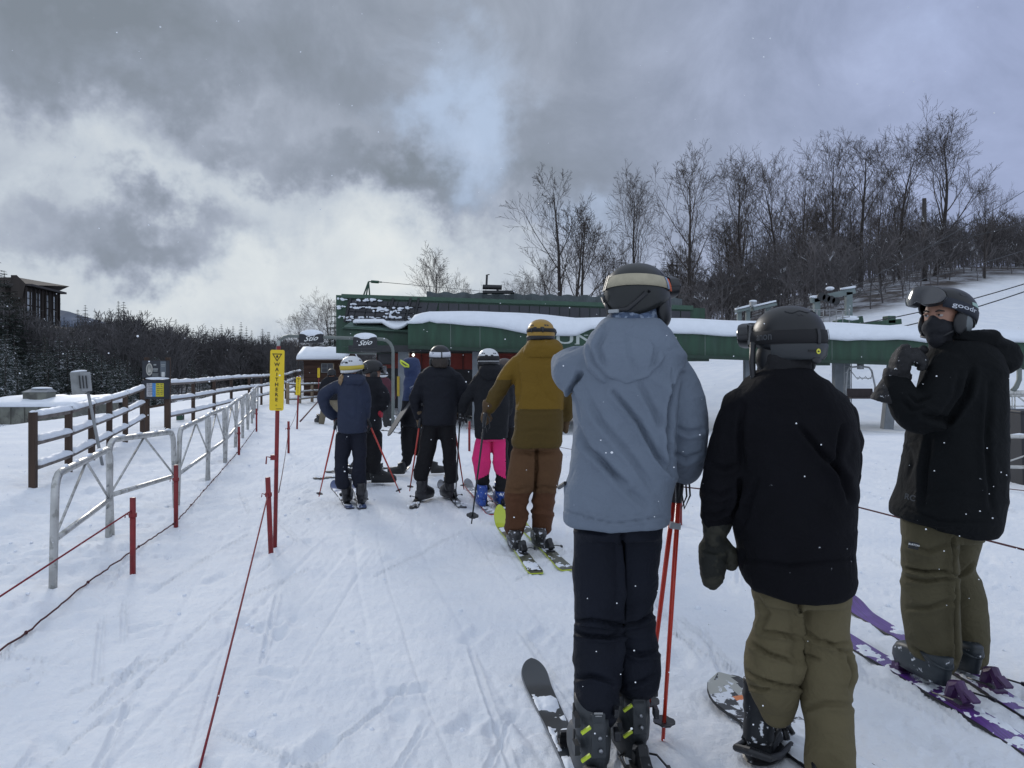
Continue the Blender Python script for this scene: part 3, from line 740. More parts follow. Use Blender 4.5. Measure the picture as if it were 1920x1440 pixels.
    for px in (845, 900, 1322, 1505, 1560): mb.bar(H(px, ybot(px), D1-.006), H(px, ytopf(px), D1-.006), .02, .012)
    mb.build('panel_joint', mat('joint_pale', (.16, .20, .18), .6), fa)
    prism([H(765, ybot(765)+4, D1-.25), H(765, ybot(765)-3, D1-.25), H(2000, ybot(2000)-3, D1-.25), H(2000, ybot(2000)+3, D1-.25)], .3, 'lower_flange', mat('green_dark', (.012, .035, .022), .5, .2), fa)
    mb = MB()
    for px in (1085, 1180, 1305, 1440, 1530): mb.box(H(px, ybot(px)+6, D1+.1), (.9, .5, .12))
    mb.build('beam_bracket', mat('green_dark', (.012, .035, .022), .5, .2), fa)
    # lettering, white serif capitals partly hidden by the people
    mb = MB(); V, Fs = text_arrays('SUNBURST', .56, .012); xs = [v[0] for v in V]; k = (1268-1018)/F*D1/(max(xs)-min(xs)); cx = (1018+1268)/2
    c = H(cx, 635.5, D1-.012); sl = -.0345*0
    c = H(cx, ybot(cx)-24.5, D1-.012)
    mb.add([c+Vector((x*k, 0, y*1.0-x*k*.03)) for x, y in V], Fs)
    # serifs on the letters' feet and heads
    for px, w_ in ((1048.5, 9), (1066, 9), (1082, 9), (1099, 8), (1113, 6), (1147, 8), (1163, 8), (1178, 6)):
        for sgn in (1, -1):
            if sgn < 0 and px in (1048.5, 1066, 1147, 1163): continue
            mb.box(H(px, ybot(px)-24.5-sgn*8.6, D1-.012), (w_/F*D1, .004, .028))
    mb.build('lettering', mat('white_letter', (.50, .55, .52), .6, .05), fa)
    # snow on the canopy, drooping over the edge
    n = 90; rings = []; rngs = np.random.RandomState(3)
    for i in range(n+1):
        px = 764+(2000-764)*i/n
        yb = float(np.interp(px, [764, 800, 806, 812, 900, 960, 1020, 1080, 1110, 1150, 1220, 1290, 1330, 1400, 1560, 1590, 1620, 1680, 1740, 1830, 1920, 2000], [607, 605, 602, 606, 611, 620, 631, 629, 617, 615, 622, 626, 629, 631, 636, 640, 638, 637, 642, 645, 642, 646]))+.9*math.sin(i*.9)
        yt = float(np.interp(px, [764, 776, 800, 900, 960, 1020, 1080, 1160, 1300, 1400, 1560, 1700, 1920, 2000], [606, 590, 583, 584, 586, 590, 595, 594, 598, 601, 605, 611, 619, 622]))+.5*math.sin(i*.61)+.5*math.sin(i*.27+1)
        A = H(px, yb, D1-.16); top_ = H(px, yt, D1+.9)
        droop = max(0, yb-ytopf(px))/22
        rings.append([H(px, yb-1.0, D1-.02), A, A+Vector((0, -.06-.10*droop, .10)), Vector((A.x, D1-.16-.1*droop, A.z*.55+top_.z*.45)), Vector((A.x, D1+.12, A.z*.12+top_.z*.88)), Vector((A.x, D1+.5, top_.z-.03)), top_, top_+Vector((0, 1.5, .02)), top_+Vector((0, 2.4, -.1)), H(px, ytopf(px)-4, D1+3.5)+Vector((0, 0, .01)), H(px, ytopf(px)-4, D1+.1)+Vector((0, 0, .01))])
    mb = MB(); mb.ring_loft(rings); mb.build('snow_load', M_SNOW, fa, True)
    # corrugated enclosure and exhaust on the roof
    mb = MB(); xa, xb = (800-960)/F*37, (1290-960)/F*37; k = 0; x = xa; pr = []
    while x < xb:
        pr.append((x, 37 if k % 4 in (0, 1) else 37.12)); x += .16 if k % 2 == 0 else .26; k += 1
    def zc(x): return CZ-(548+(x-xa)*.9-HY)/F*37
    top_r = [(x, y, zc(x)+(.05 if k2 % 4 < 2 else -.02)) for k2, (x, y) in enumerate(pr)]; bot_r = [(x, y, zc(x)-1.2) for x, y in pr]
    mb.ring_loft([bot_r, top_r], False, 0, False); mb.ring_loft([[(a, b+.08, c) for a, b, c in top_r], [(a, b+.08, c) for a, b, c in bot_r]], False, 0, False)
    mb.build('corrugated_screen', M_CORR, t)
    mb = MB(); D = 36.4; mb.cyl(H(905, 538, D), H(941, 539, D), 4.6/F*D, 14); mb.cyl(H(912, 538, D), H(913, 516, D), 2.0/F*D, 10); mb.bar(H(911, 516, D), H(918, 514.5, D), .04, .04); mb.cyl(H(933, 538, D), H(933, 549, D), 2.2/F*D, 10); mb.box(H(935, 548, D), (1.5, .6, .12)); mb.build('exhaust_pipe', M_DARKM, t, False)
    # small mast with guy frame on the left corner
    mb = MB(); D = 35
    for a in (682, 687, 693): mb.tube([H(a, 553, D), H(691, 528, D)], .035, 6)
    mb.tube([H(691, 528, D), H(716, 529, D)], .03, 6); mb.tube([H(696, 528, D), H(710, 529, D)], .07, 6); mb.build('mast', M_GREEN, t)
    # below: dark soffit, red cabin wall, columns
    mb = MB(); mb.box(H(850, 655, D1+2.4), (8, 4.0, .25)); mb.build('soffit', M_DARKM, t)
    cab = prism([H(706, 690, 35.5), H(706, 654, 35.5), H(1100, 660, 35.5), H(1100, 696, 35.5)], 2.5, 'cabin', M_REDW)
    prism([H(706, 840-60, 35.7), H(706, 690, 35.7), H(1100, 696, 35.7), H(1100, 780, 35.7)], 2.0, 'lower_wall', mat('dark_grey_wall', (.035, .035, .04), .7, .3, 1), t)
    mb = MB()
    for px in (720, 790, 868, 930, 985, 1040): mb.box(H(px, 675, 35.46), (.06, .05, .85))
    mb.build('wall_batten', mat('batten_dark_red', (.11, .02, .015), .6), cab)
    mb = MB(); mb.box(H(722, 671, 35.45), (.75, .06, .62)); wn_ = mb.build('window', M_DARKM, cab); mb = MB(); mb.box(H(722, 671, 35.40), (.62, .02, .5)); mb.build('pane', M_GLASSD, wn_)
    mb = MB(); mb.ball(H(775, 665.5, 31.5), .055, 10, 8); lp = mb.build('lamp', mat('lit_lamp', (.9, .9, .85), .4, 0, emit=(1, .97, .85, 3.0)), t, True)
    mb = MB(); mb.bar(H(775, 663, 31.55), H(775, 655, 31.55), .03, .03); mb.build('lamp_stem', M_DARKM, lp)
    for px, w_ in ((757, .42), (896, .44), (1405, .42), (1577, .62), (1668, .40), (1030, .42)):
        D = 31.2; b0 = gnd(px-7 if px > 1400 else px, 812); x = (px-960)/F*D; zb = g(x, D); a = Vector((x, D, zb-.3)); lean = .16 if px == 1668 else 0
        b_ = Vector((x+lean, D, CZ-(ybot(px)-HY)/F*D)); a.x -= lean
        mb = MB(); mb.bar(a, b_, w_, .35, up=(0, 1, 0)); c_ = mb.build('column', M_CONC, t, bevel=.02)
        mb = MB(); mb.box(a+Vector((0, 0, .33)), (w_+.2, .55, .06)); mb.build('base_plate', M_GALVD, c_)
        if px == 757: 
            mb = MB(); mb.box(a+Vector((-.19, -.2, 1.5)), (.1, .06, .8)); mb.build('safety_pad', mat('yellow_pad', (.42, .30, .03), .6), c_)
    # ladder beside the wide column
    mb = MB(); xa = (1583-960)/F*30.6
    for dx in (0, .28): mb.bar((xa+dx, 30.6, -.5), (xa+dx, 30.6, CZ-(ybot(1583)-HY)/F*30.6), .03, .03)
    for k in range(9): mb.bar((xa, 30.6, -.4+k*.25), (xa+.28, 30.6, -.4+k*.25), .02, .02)
    mb.build('ladder', M_GALVD, t)
    return t
terminal()

# ------------------------------------------------------------------ chairs hanging under the terminal
def chair(cx, D, ztop, wd, label, ang=0.0):
    t = thing('lift_chair', (cx, D, ztop-1.35), label, 'lift chair', 'chairs hanging from the lift')
    c = Vector((cx, D, 0)); r = Matrix.Rotation(ang, 3, 'Z')
    def Q(x, y, z): return c+(r @ Vector((x, y, 0)))+Vector((0, 0, z))
    h = wd/2
    mb = MB(); mb.tube([Q(-h*.94, 0, ztop-1.15), Q(-h, -.02, ztop-.9), Q(-h*.92, -.05, ztop-.15), Q(-h*.80, -.05, ztop-.02), Q(0, -.05, ztop+.02), Q(h*.55, -.05, ztop-.02), Q(h*.74, -.05, ztop-.15), Q(h*1.0, -.02, ztop-.75), Q(h*.98, 0, ztop-1.0), Q(h*.7, 0, ztop-1.2)], .035, 8); mb.build('bail_frame', M_GALVD, t, True)
    mb = MB(); mb.box(Q(0, .05, ztop-1.02), (wd*.9, .06, .34), r @ Matrix.Rotation(R(-12), 3, 'X')); mb.build('backrest', mat('chair_pad', (.03, .02, .022), .7, .2), t, bevel=.02)
    mb = MB(); mb.box(Q(0, -.18, ztop-1.2), (wd*.9, .45, .07), r); mb.build('seat', mat('chair_pad', (.03, .02, .022), .7, .2), t, bevel=.02)
    mb = MB(); mb.tube([Q(-h*.8, -.1, ztop-.1), Q(-h*.5, -.3, ztop-.42), Q(h*.5, -.3, ztop-.45), Q(h*.75, -.1, ztop-.2)], .018, 6)
    for k in (-.4, -.1, .3): mb.tube([Q(h*k-.12, -.3, ztop-.36), Q(h*k, -.3, ztop-.48), Q(h*k+.1, -.3, ztop-.40)], .014, 6)
    mb.build('footrest_bar', M_GALVD, t, True)
    mb = MB(); mb.box(Q(0, -.02, ztop+.02), (.2, .16, .22), r); mb.tube([Q(0, 0, ztop+.1), Q(0, 0, ztop+.9)], .05, 8); mb.build('hanger', M_GALVD, t, True)
def H_(px, py, D): return Vector(((px-960)/F*D, D, CZ-(py-HY)/F*D))
D = 30.2; c = H_(1613, 688, D); chair(c.x, D, c.z, 1.15, 'empty lift chair with a dark seat hanging between the grey columns')
c = H_(1503, 694, 36); chair(c.x, 36, c.z, 1.5, 'empty lift chair mostly hidden behind the man in the black puffer')

# ------------------------------------------------------------------ lift machinery behind the terminal
def machinery():
    D = 46; t = thing('lift_gantry', (H_(1560, 600, D).x, D, g(H_(1560, 600, D).x, D)), 'galvanised sheave gantry with snow on it beyond the terminal', 'lift gantry')
    zg = g(19, D)
    M = mat('galv_greenish', (.16, .20, .20), .55, .15, 2)
    for px, w_, yt in ((1531, .34, 560), (1591, .36, 548)):
        b = H_(px, yt, D); mb = MB(); mb.bar((b.x, D, zg-.5), b, w_, .3, up=(0, 1, 0)); mb.build('column', M, t)
    mb = MB(); mb.bar(H_(1520, 563, D), H_(1602, 545, D), .3, .34); cr_ = mb.build('cross_beam', M, t)
    mb = MB(); mb.bar(H_(1577, 545, D-.1)+Vector((0, 0, .1)), H_(1602, 541, D-.1)+Vector((0, 0, .1)), .35, .12); mb.ball(H_(1556, 541, D), (.25, .3, .12), 10, 6); mb.ball(H_(1527, 557, D), (.3, .3, .1), 10, 6); mb.build('snow_cap', M_SNOW, cr_, True)
    for k in range(4):
        mb = MB(); c = H_(1540+k*9, 556+k*3, D-.4); mb.cyl(c+Vector((0, -.05, 0)), c+Vector((0, .05, 0)), .24, 16); mb.build('sheave_wheel', M_DARKM, t, False)
    mb = MB()
    for k in range(7): mb.bar(H_(1520+k*12, 612, D-1), H_(1520+k*12, 578+(k % 3)*2, D-1), .04, .04)
    mb.bar(H_(1518, 580, D-1), H_(1596, 583, D-1), .04, .04); mb.bar(H_(1518, 593, D-1), H_(1596, 595, D-1), .04, .04); mb.build('handrail', M_GALVD, t)
    mb = MB(); mb.box(H_(1590, 604, D-.6), (1.5, .8, .45), Matrix.Rotation(R(-10), 3, 'Y')); dr = mb.build('drive_cover', M_GREEN, t, bevel=.03); mb = MB(); mb.ball(H_(1592, 598, D-.6), (.75, .5, .2), 12, 7); mb.build('snow_cap', M_SNOW, dr, True)
    D = 42; x = H_(1415, 590, D).x; t = thing('lift_walkway', (x, D, g(x, D)), 'snowy steel service platform behind the canopy left of the gantry', 'service platform')
    for px in (1386, 1402, 1440): mb = MB(); mb.bar(H_(px, 640, D), H_(px, 582 if px < 1400 else 574, D), .22, .2, up=(0, 1, 0)); mb.build('post', M, t)
    mb = MB(); mb.bar(H_(1380, 584, D), H_(1404, 578, D), .5, .16); mb.bar(H_(1410, 580, D), H_(1452, 570, D), .8, .2); dk = mb.build('deck', M, t)
    mb = MB(); mb.bar(H_(1380, 581, D)+Vector((0, 0, .03)), H_(1403, 575, D)+Vector((0, 0, .03)), .5, .13); mb.bar(H_(1411, 576, D)+Vector((0, 0, .03)), H_(1451, 567, D)+Vector((0, 0, .03)), .8, .14); mb.ball(H_(1412, 565, D), (.22, .2, .08), 10, 6); mb.build('snow_cap', M_SNOW, dk, True)
    mb = MB(); mb.box(H_(1412, 571, D), (.32, .32, .3)); mb.build('sensor_box', M_GALVD, t)
    D = 50; x = H_(1655, 605, D).x; mb = MB(); mb.box(H_(1648, 607, D), (2.6, .8, .35), Matrix.Rotation(R(-6), 3, 'Y')); mb.box(H_(1667, 600, D), (.5, .8, .5)); solo('lift_ramp', mb, M_GREEN, 'low dark green ramp edge showing above the canopy snow, right of the gantry', 'ramp', bevel=.03)
    # haul ropes
    lines = [((1925, 349, 55), (1560, 558, 46), 'uppermost lift cable rising to the right edge'), ((1925, 462, 60), (1545, 566, 46.5), 'lift cable crossing the tree trunks on the right'),
             ((1925, 414, 70), (1240, 560, 60), 'long sagging cable across the bare woods'), ((1925, 522, 40), (1580, 612, 44), 'dark cable low over the snow slope on the right'), ((1925, 536, 38), (1600, 630, 42), 'lowest dark cable over the snow slope on the right')]
    for (a, b, lab) in lines:
        A = H_(*a); B = H_(*b); A2 = A+(A-B)*.3; mb = MB(); pts = []
        for k in range(13):
            f = k/12; p_ = A2.lerp(B, f); p_.z -= 4*f*(1-f)*.35; pts.append(p_)
        mb.tube(pts, .022 if b[2] > 45 else .03, 5); solo('lift_cable', mb, M_DARKM, lab, 'cable', 'lift cables')
    mb = MB(); A = H_(716, 529, 35); B = H_(1140, 553, 60); mb.tube([A, A.lerp(B, .5)+Vector((0, 0, -.3)), B], .012, 4); solo('guy_wire', mb, M_DARKM, 'thin wire running right from the small mast on the terminal', 'cable', loc=A)
machinery()

# maze entry gantry: arched pipe with two padded signs
def arch():
    D = 21.; K = D/F; zt = CZ-(630-HY)*K
    x0 = (520-960)*K; x1 = (737-960)*K; zg0, zg1 = top(x0, D), top(x1, D)
    t = thing('arch_gate', ((x0+x1)/2, D, min(zg0, zg1)), 'grey pipe arch over the lane carrying two black padded signs', 'gate')
    pts = [(x0, D, zg0-.1), (x0, D, zt-.35)]+[(x0+.32*(1-math.cos(a)), D, zt-.35+.35*math.sin(a)) for a in (.4, .8, 1.2, 1.57)]
    z2 = CZ-(636-HY)*K
    pts += [(x1-.3+.3*math.sin(a), D, z2-.35+.35*math.cos(a)) for a in (0, .4, .8, 1.2, 1.57)]+[(x1, D, zg1-.1)]
    mb = MB(); mb.tube(pts, .045, 10); mb.build('pipe', mat('grey_green_pipe', (.16, .18, .17), .5, .1, metal=.3), t, True)
    for k, (pa, pb, ya, yb) in enumerate(((562, 606, 626, 643), (663, 707, 632, 653))):
        xa, xb = (pa-960)*K, (pb-960)*K; za, zb = CZ-(ya-HY)*K, CZ-(yb-HY)*K
        mb = MB(); mb.box(((xa+xb)/2, D-.02, (za+zb)/2), (xb-xa, .16, za-zb)); s = mb.build('padded_sign', mat('black_vinyl', (.02, .021, .026), .6, .1), t, bevel=.03)
        mb = MB(); put_text(mb, 'Stio', ((xa+xb)/2, D-.105, (za+zb)/2-.01), .19, (1.25, 0, 0.12), (0, 0, 1), .012, .5); mb.build('lettering', M_WHITEP, s)
        mb = MB(); mb.ball(((xa+xb)/2, D-.0, za+.0), ((xb-xa)*.5, .12, .12), 16, 8); mb.build('snow_cap', M_SNOW, s, True)
arch()

# ------------------------------------------------------------------ signs, stakes and ropes
def wait_sign(px0, px1, y0, y1, base, D, label, lean=0.0, small=False):
    K = D/F; xc = (px0+px1)/2; x = (xc-960)*K; zt, zb = CZ-(y0-HY)*K, CZ-(y1-HY)*K; bx = (base[0]-960)*K; zg = top(bx, D)-.03
    t = thing('wait_sign', (bx, D, zg), label, 'sign', 'yellow wait here signs')
    w_ = (px1-px0)*K*.88; h = zt-zb
    ax = Vector((bx-x, 0, zg-(zt+zb)/2)).normalized(); up = -ax; rt = Vector((up.z, 0, -up.x))
    mb = MB(); c = Vector((x, D+.03, (zt+zb)/2)); rp = .017 if not small else .022
    mb.tube([Vector((bx, D+.03, zg-.05)), c+up*(h*.5+.03)], rp, 12); po = mb.build('post', M_RED, t, True)
    c = Vector((x, D, (zt+zb)/2)); n = 6; rr_ = w_*.13; ol = []
    for (sx, sy, a0) in ((1, 1, 0), (-1, 1, 90), (-1, -1, 180), (1, -1, 270)):
        for k in range(n+1):
            a = R(a0+90*k/n); ol.append((sx*(w_/2-rr_)+rr_*math.cos(a), sy*(h/2-rr_)+rr_*math.sin(a)))
    f_ = [c+rt*a+up*b for a, b in ol]; bk = [p_+Vector((0, .008, 0)) for p_ in f_]; m_ = len(f_)
    mb = MB(); mb.add(f_+bk, [tuple(reversed(range(m_))), tuple(range(m_, 2*m_))]+[(i, (i+1) % m_, (i+1) % m_+m_, i+m_) for i in range(m_)]); pn = mb.build('panel', M_YEL, t)
    mb = MB(); dy = Vector((0, -.0025, 0))
    # warning triangle (point down) with a hand mark
    tw = w_*.36; ty = h*.43
    tri_o = [c+rt*a+up*b+dy for a, b in ((-tw, ty+tw*.1), (tw, ty+tw*.1), (0, ty-tw*1.45))]; tri_i = [c+rt*a+up*b+dy for a, b in ((-tw*.74, ty-tw*.06), (tw*.74, ty-tw*.06), (0, ty-tw*1.16))]
    mb.add(tri_o+tri_i, [(0, 3, 4, 1), (1, 4, 5, 2), (2, 5, 3, 0)])
    hc = c+up*(ty-tw*.5)+dy
    mb.add([hc+rt*a*tw+up*b*tw for a, b in ((-.16, -.22), (.16, -.22), (.2, .0), (.14, .26), (.05, .3), (-.05, .3), (-.14, .24), (-.2, .0))], [tuple(range(8))])
    sz = h*.082; ys = [ty-tw*1.45-h*.055-i*h*.083 for i in range(8)]
    for ch, yy in zip('WAITHERE', [ty-tw*1.45-h*.052-i*h*.0825-(h*.0 if i < 4 else 0) for i in range(8)]):
        put_text(mb, ch, c+up*yy+dy, sz, rt, up, .02)
    put_text(mb, 'o', c-up*h*.41+dy, h*.05, rt, up); mb.box(c-up*h*.47+rt*w_*.18+dy, (w_*.4, .001, h*.008))
    mb.build('lettering', M_BLACK, pn)
    if not small:
        mb = MB(); zc_ = CZ-(858-HY)*K; mb.tube([(bx-.02, D-.0, zc_), (bx-.05, D-.02, zc_+.01), (bx-.055, D-.02, zc_-.05)], .006, 6); mb.box((bx, D+.02, zc_), (.05, .05, .04)); mb.build('hook', M_RED, po)
        mb = MB(); mb.tube([c+up*(h*.5+.02)+Vector((0, .03, 0)), c+up*(h*.5+.075)+Vector((0, .03, 0))], .013, 10); mb.build('post_cap', mat('pale_cap', (.35, .38, .36), .6), po, True)
    return t
wait_sign(504, 534, 656, 770, (513, 1036), 6.2, 'tall yellow wait here sign on a red post, nearest the camera')
wait_sign(554, 564, 707, 741, (556, 812), 18.5, 'small yellow wait here sign on a red post in front of the railing', small=True)
wait_sign(595, 600, 690, 708, (597, 730), 33, 'tiny far yellow sign post at the shed end of the lane', small=True)

STK = {}
def stake(px, yt, yb, label, key, dx=0, r=.020, D=None):
    b = gnd(px, yb) if D is None else Vector(((px-960)/F*D, D, g((px-960)/F*D, D)))
    D = b.y; z = top(b.x, D); a = Vector((b.x, D, z-.08)); tp = Vector(((px+dx-960)/F*D, D, CZ-(yt-HY)/F*D)); STK[key] = (a, tp)
    t = thing('rope_stake', (a.x, a.y, z), label, 'stake', 'short red steel stakes holding the lane ropes')
    d = (tp-a); mb = MB(); mb.tube([a, tp], r, 12); mb.build('stake_tube', M_RED, t, True)
    mb = MB(); c = a+d*.80; mb.tube([c+Vector((-r, -.01, 0)), c+Vector((-r-.025, -.015, .012)), c+Vector((-r-.03, -.012, -.018))], .004, 5); mb.tube([c-Vector((0, 0, .015)), c+Vector((0, 0, .015))], r*1.35, 12); mb.build('rope_clip', M_RED, t, True)
    return t
stake(249, 933, 1077, 'short red stake nearest the camera on the left, before the barriers', 'a')
stake(330, 872, 988, 'short red stake beside the joint of the second and third barriers', 'b')
stake(448, 800, 857, 'short red stake beyond the third barrier on the left rope line', 'c')
stake(481, 766, 812, 'thin red stake at the far end of the left rope line', 'd')
stake(509, 895, 1040, 'red stake leaning against the tall wait here sign post', 'e', dx=-7)
stake(541, 790, 850, 'short red stake in the lane just right of the wait here sign', 'f')
stake(880, 790, 846, 'short red stake between the skier in black and the one in pink trousers', 'g')
stake(1275, 897, 985, 'red stake partly hidden behind the red ski poles', 'h')
def rope(pts, r, m, label, sag=0.0, knots=0):
    P = [Vector(p_) for p_ in pts]; out = []; rng = random.Random(len(label))
    for i in range(len(P)-1):
        n = max(6, int((P[i+1]-P[i]).length/.06)) if knots else 12
        for k in range(n):
            f = k/n; q = P[i].lerp(P[i+1], f); q.z -= 4*sag*f*(1-f)
            if knots: q.z += rng.uniform(-.004, .004); q.x += rng.uniform(-.005, .005)
            out.append(q)
    out.append(P[-1]); mb = MB(); mb.tube(out, r, 6)
    if knots:
        for k in range(knots): q = out[int((k+.6)/knots*len(out)*.96)]; mb.ball(q, r*2.0, 8, 6)
    return solo('rope', mb, m, label, 'rope', 'ropes marking the lift lanes', smooth=True, loc=P[0])
def at(key, f): a, b = STK[key]; return a.lerp(b, f)
rope([W(-70, 1164, 4.0), at('a', .86)], .0055, M_ROPE, 'taut red rope from the left edge up to the nearest red stake', .0)
lp = [gnd(-60, 1268), gnd(60, 1185), gnd(150, 1113), gnd(243, 1047)]
rope([Vector((p_.x, p_.y, top(p_.x, p_.y)+.02)) for p_ in lp]+[Vector((at('b', 0).x, at('b', 0).y, at('b', 0).z+.13)), Vector((q_ := gnd(404, 900)).to_tuple())+Vector((0, 0, .03)), Vector(gnd(449, 850))+Vector((0, 0, .05)), at('d', .3)], .0055, M_ROPED, 'dark knotted rope lying along the snow beside the barriers', .0, 14)
rope([W(372, 1450, 2.80), at('e', .82)], .0052, M_ROPE, 'red rope running from the bottom edge to the stake at the wait here sign', .012, 0)
rope([at('e', .8)+Vector((.05, .1, 0)), at('f', .8), W(556, 770, 18.4)], .004, M_ROPED, 'thin rope from the wait here sign to the small far sign', .06)
rope([W(597, 752, 24), W(563, 790, 18.3)], .02, M_ROPED, 'thick dark rope slanting down behind the small wait here sign', .0)
rope([at('g', .8), W(1280, 878, 10.0), at('h', .8)], .004, M_ROPED, 'thin rope from the far stake behind the queue', .03)
rope([at('h', .85), W(1590, 946, 6.1), W(1940, 1036, 4.3)], .006, M_ROPED, 'dark rope passing behind the two men in black to the right edge', .0)
rope([at('h', .7)+Vector((.3, 3, 0)), W(1610, 892, 11), W(1700, 896, 10), W(1940, 942-20, 7.5)], .0045, M_ROPED, 'thin dark rope farther out on the right', .0)
rope([W(1300, 833, 17), W(1600, 837, 15.8), W(1700, 838, 15.8), W(1930, 836, 15.8)], .006, M_ROPED, 'faint farthest rope stretched below the lift chairs', .0)

# right edge: loading frame and black padded panel
def right_edge():
    D = 16.; K = D/F
    t = thing('loading_gate', (H_(1895, 800, D).x, D, g(H_(1895, 800, D).x, D)), 'galvanised loading gate frames at the right edge under the canopy', 'gate frame')
    mb = MB(); mb.tube([H_(1911, 690, D), H_(1911, 712, D), H_(1905, 726, D), H_(1898, 733, D)], .05, 10); mb.build('curved_hanger', mat('grey_green_pipe', (.16, .18, .17), .5), t, True)
    mb = MB(); mb.tube([H_(1868, 737, D), H_(1990, 735, D)], .05, 10); mb.tube([H_(1868, 742, D), H_(1990, 741, D)], .03, 8); mb.build('main_beam', M_GALV, t, True)
    mb = MB()
    for px in (1872, 1898, 1903, 1940): mb.tube([H_(px, 727, D), H_(px, 796, D)], .016, 6)
    for py in (762, 769, 788): mb.tube([H_(1868, py, D), H_(1990, py-1, D)], .014, 6)
    mb.build('gate_bars', M_GALV, t, True)
    mb = MB(); mb.tube([H_(1872, 755, D), H_(1896, 742, D)], .016, 6); mb.tube([H_(1876, 745, D), H_(1890, 758, D), H_(1893, 786, D)], .016, 6); mb.tube([H_(1904, 740, D), H_(1930, 760, D)], .016, 6); mb.build('brace', M_GALV, t, True)
    mb = MB(); mb.box(H_(1884, 786, D), (.34, .3, .12)); mb.box(H_(1876, 768, D), (.1, .2, .1)); mb.box(H_(1890, 768, D), (.12, .2, .1)); mb.build('hinge_box', M_GALVD, t, bevel=.01)
    for px in (1872, 1903, 1945): a = H_(px, 790, D); mb = MB(); mb.bar((a.x, D, g(a.x, D)-.1), a, .05, .05, up=(0, 1, 0)); mb.build('leg', M_GALVD, t)
    D = 9.6; K = D/F; a = H_(1905, 771, D); zb = top(a.x+.2, D)
    mb = MB(); mb.box((a.x+.22, D, (a.z+zb)/2-.05), (.5, .35, a.z-zb+.1), Matrix.Rotation(R(-2), 3, 'Y')); mb.box((a.x+.21, D, a.z), (.55, .4, .04)); solo('padded_bin', mb, mat('black_vinyl', (.02, .021, .026), .6, .1), 'black padded bin cut off by the right edge', 'bin', bevel=.02)
right_edge()
# ================================================================== trees
M_BARK = mat('bare_bark', (.050, .043, .040), .9, .35, 3, .5, 20, snow=(.60, 1.2, .25))
M_TWIG = mat('bare_twigs', (.075, .063, .058), .9, .35, .6)
M_BARKP = mat('pale_grey_bark', (.12, .11, .105), .9, .3, 3, .5, 20)
M_NEEDLE = mat('conifer_needles', (.036, .052, .042), .85, .45, 1.2)  # green lifted slightly, painting in the haze of the left woods
M_NSNOW = mat('needle_snow', (.72, .76, .82), .7, .15, 4)
M_BRUSH = mat('brush_twigs', (.100, .092, .094), .9, .55, .22, snow=(.66, .5, .0))

def grow_tree(seed, H, fork=.3, spread=.42, n0=13, r0=None, lv=4, stems=1, lean=0.0, twig=.016, up=.26, per=(7, 6, 4)):
    rng = random.Random(seed); trunk = MB(); crown = MB(); r0 = r0 or H*.016
    def rv(s): return Vector((rng.gauss(0, s), rng.gauss(0, s), rng.gauss(0, s)))
    def branch(p, d, L, r, lvl, mb):
        ns = {0: 9, 1: 6, 2: 4, 3: 3, 4: 2}[lvl]; pts = [p]; rs = [r]; dirs = [d]
        for i in range(ns):
            d = (d+rv({0: .04, 1: .055, 2: .085, 3: .11, 4: .14}[lvl])+Vector((0, 0, up*(.25 if lvl == 0 else .45)/ns*2))).normalized()
            p = p+d*(L/ns); pts.append(p); dirs.append(d); rs.append(max(r*(1-.86*(i+1)/ns), twig*.8))
        mb.tube(pts, rs, {0: 7, 1: 5, 2: 3, 3: 3, 4: 3}[lvl], cap=False)
        if lvl >= lv: return
        kids = {0: n0, 1: per[0], 2: per[1], 3: per[2]}[lvl]; a0 = rng.uniform(0, 6.28)
        for k in range(kids):
            f = (fork if lvl == 0 else .22)+(1-(fork if lvl == 0 else .22))*((k+rng.random()*.8)/kids)
            f = min(f, .98); i = min(int(f*ns), ns-1); q = pts[i].lerp(pts[i+1], f*ns-i); dd = dirs[i+1]
            a0 += 2.4+rng.uniform(-.5, .5); side = dd.orthogonal().normalized(); side = Quaternion(dd, a0) @ side
            ang = rng.uniform(.34, .72)*(1.15-.45*f) if lvl == 0 else rng.uniform(.34, .86)
            cd = (dd*math.cos(ang)+side*math.sin(ang)).normalized()
            if lvl == 0: cl = L*spread*(1.25-.80*(f-fork)/(1-fork))*rng.uniform(.6, 1.2)
            else: cl = L*rng.uniform(.42, .72)*(1.15-.55*f)
            branch(q, cd, cl, max(rs[i+1]*(.5 if lvl == 0 else .6), twig), lvl+1, crown)
    for s in range(stems):
        a = s*2.1+seed; o = Vector((math.cos(a), math.sin(a), 0))*(.0 if stems == 1 else .45)
        d = Vector((lean+(0 if stems == 1 else .16*math.cos(a)), 0 if stems == 1 else .16*math.sin(a), 1)).normalized()
        branch(o-Vector((0, 0, .6)), d, H*(1 if s == 0 else rng.uniform(.8, .95)), r0*(1 if s == 0 else .75), 0, trunk)
    return trunk, crown
def tree_proto(seed, H, m=M_BARK, **kw):
    tr, cr = grow_tree(seed, H, **kw)
    a = tr.mesh('trunk'); a.materials.append(m); b = cr.mesh('branches'); b.materials.append(M_TWIG)
    for me in (a, b): me.polygons.foreach_set('use_smooth', [True]*len(me.polygons))
    H = max(q[2] for q in tr.v+cr.v)
    return a, b, H
def put_tree(name, proto, x, y, Hs, label, cat, group=None, rz=0.0, names=('trunk', 'branches'), sxy=1.0, dz=0.0):
    t = thing(name, (x, y, g(x, y)+dz), label, cat, group, rz); s = Hs/proto[2]; t.scale = (s*sxy, s*sxy, s)
    for me, nm in zip(proto[:2], names):
        o = bpy.data.objects.new(nm, me); col.objects.link(o); o.parent = t
    return t
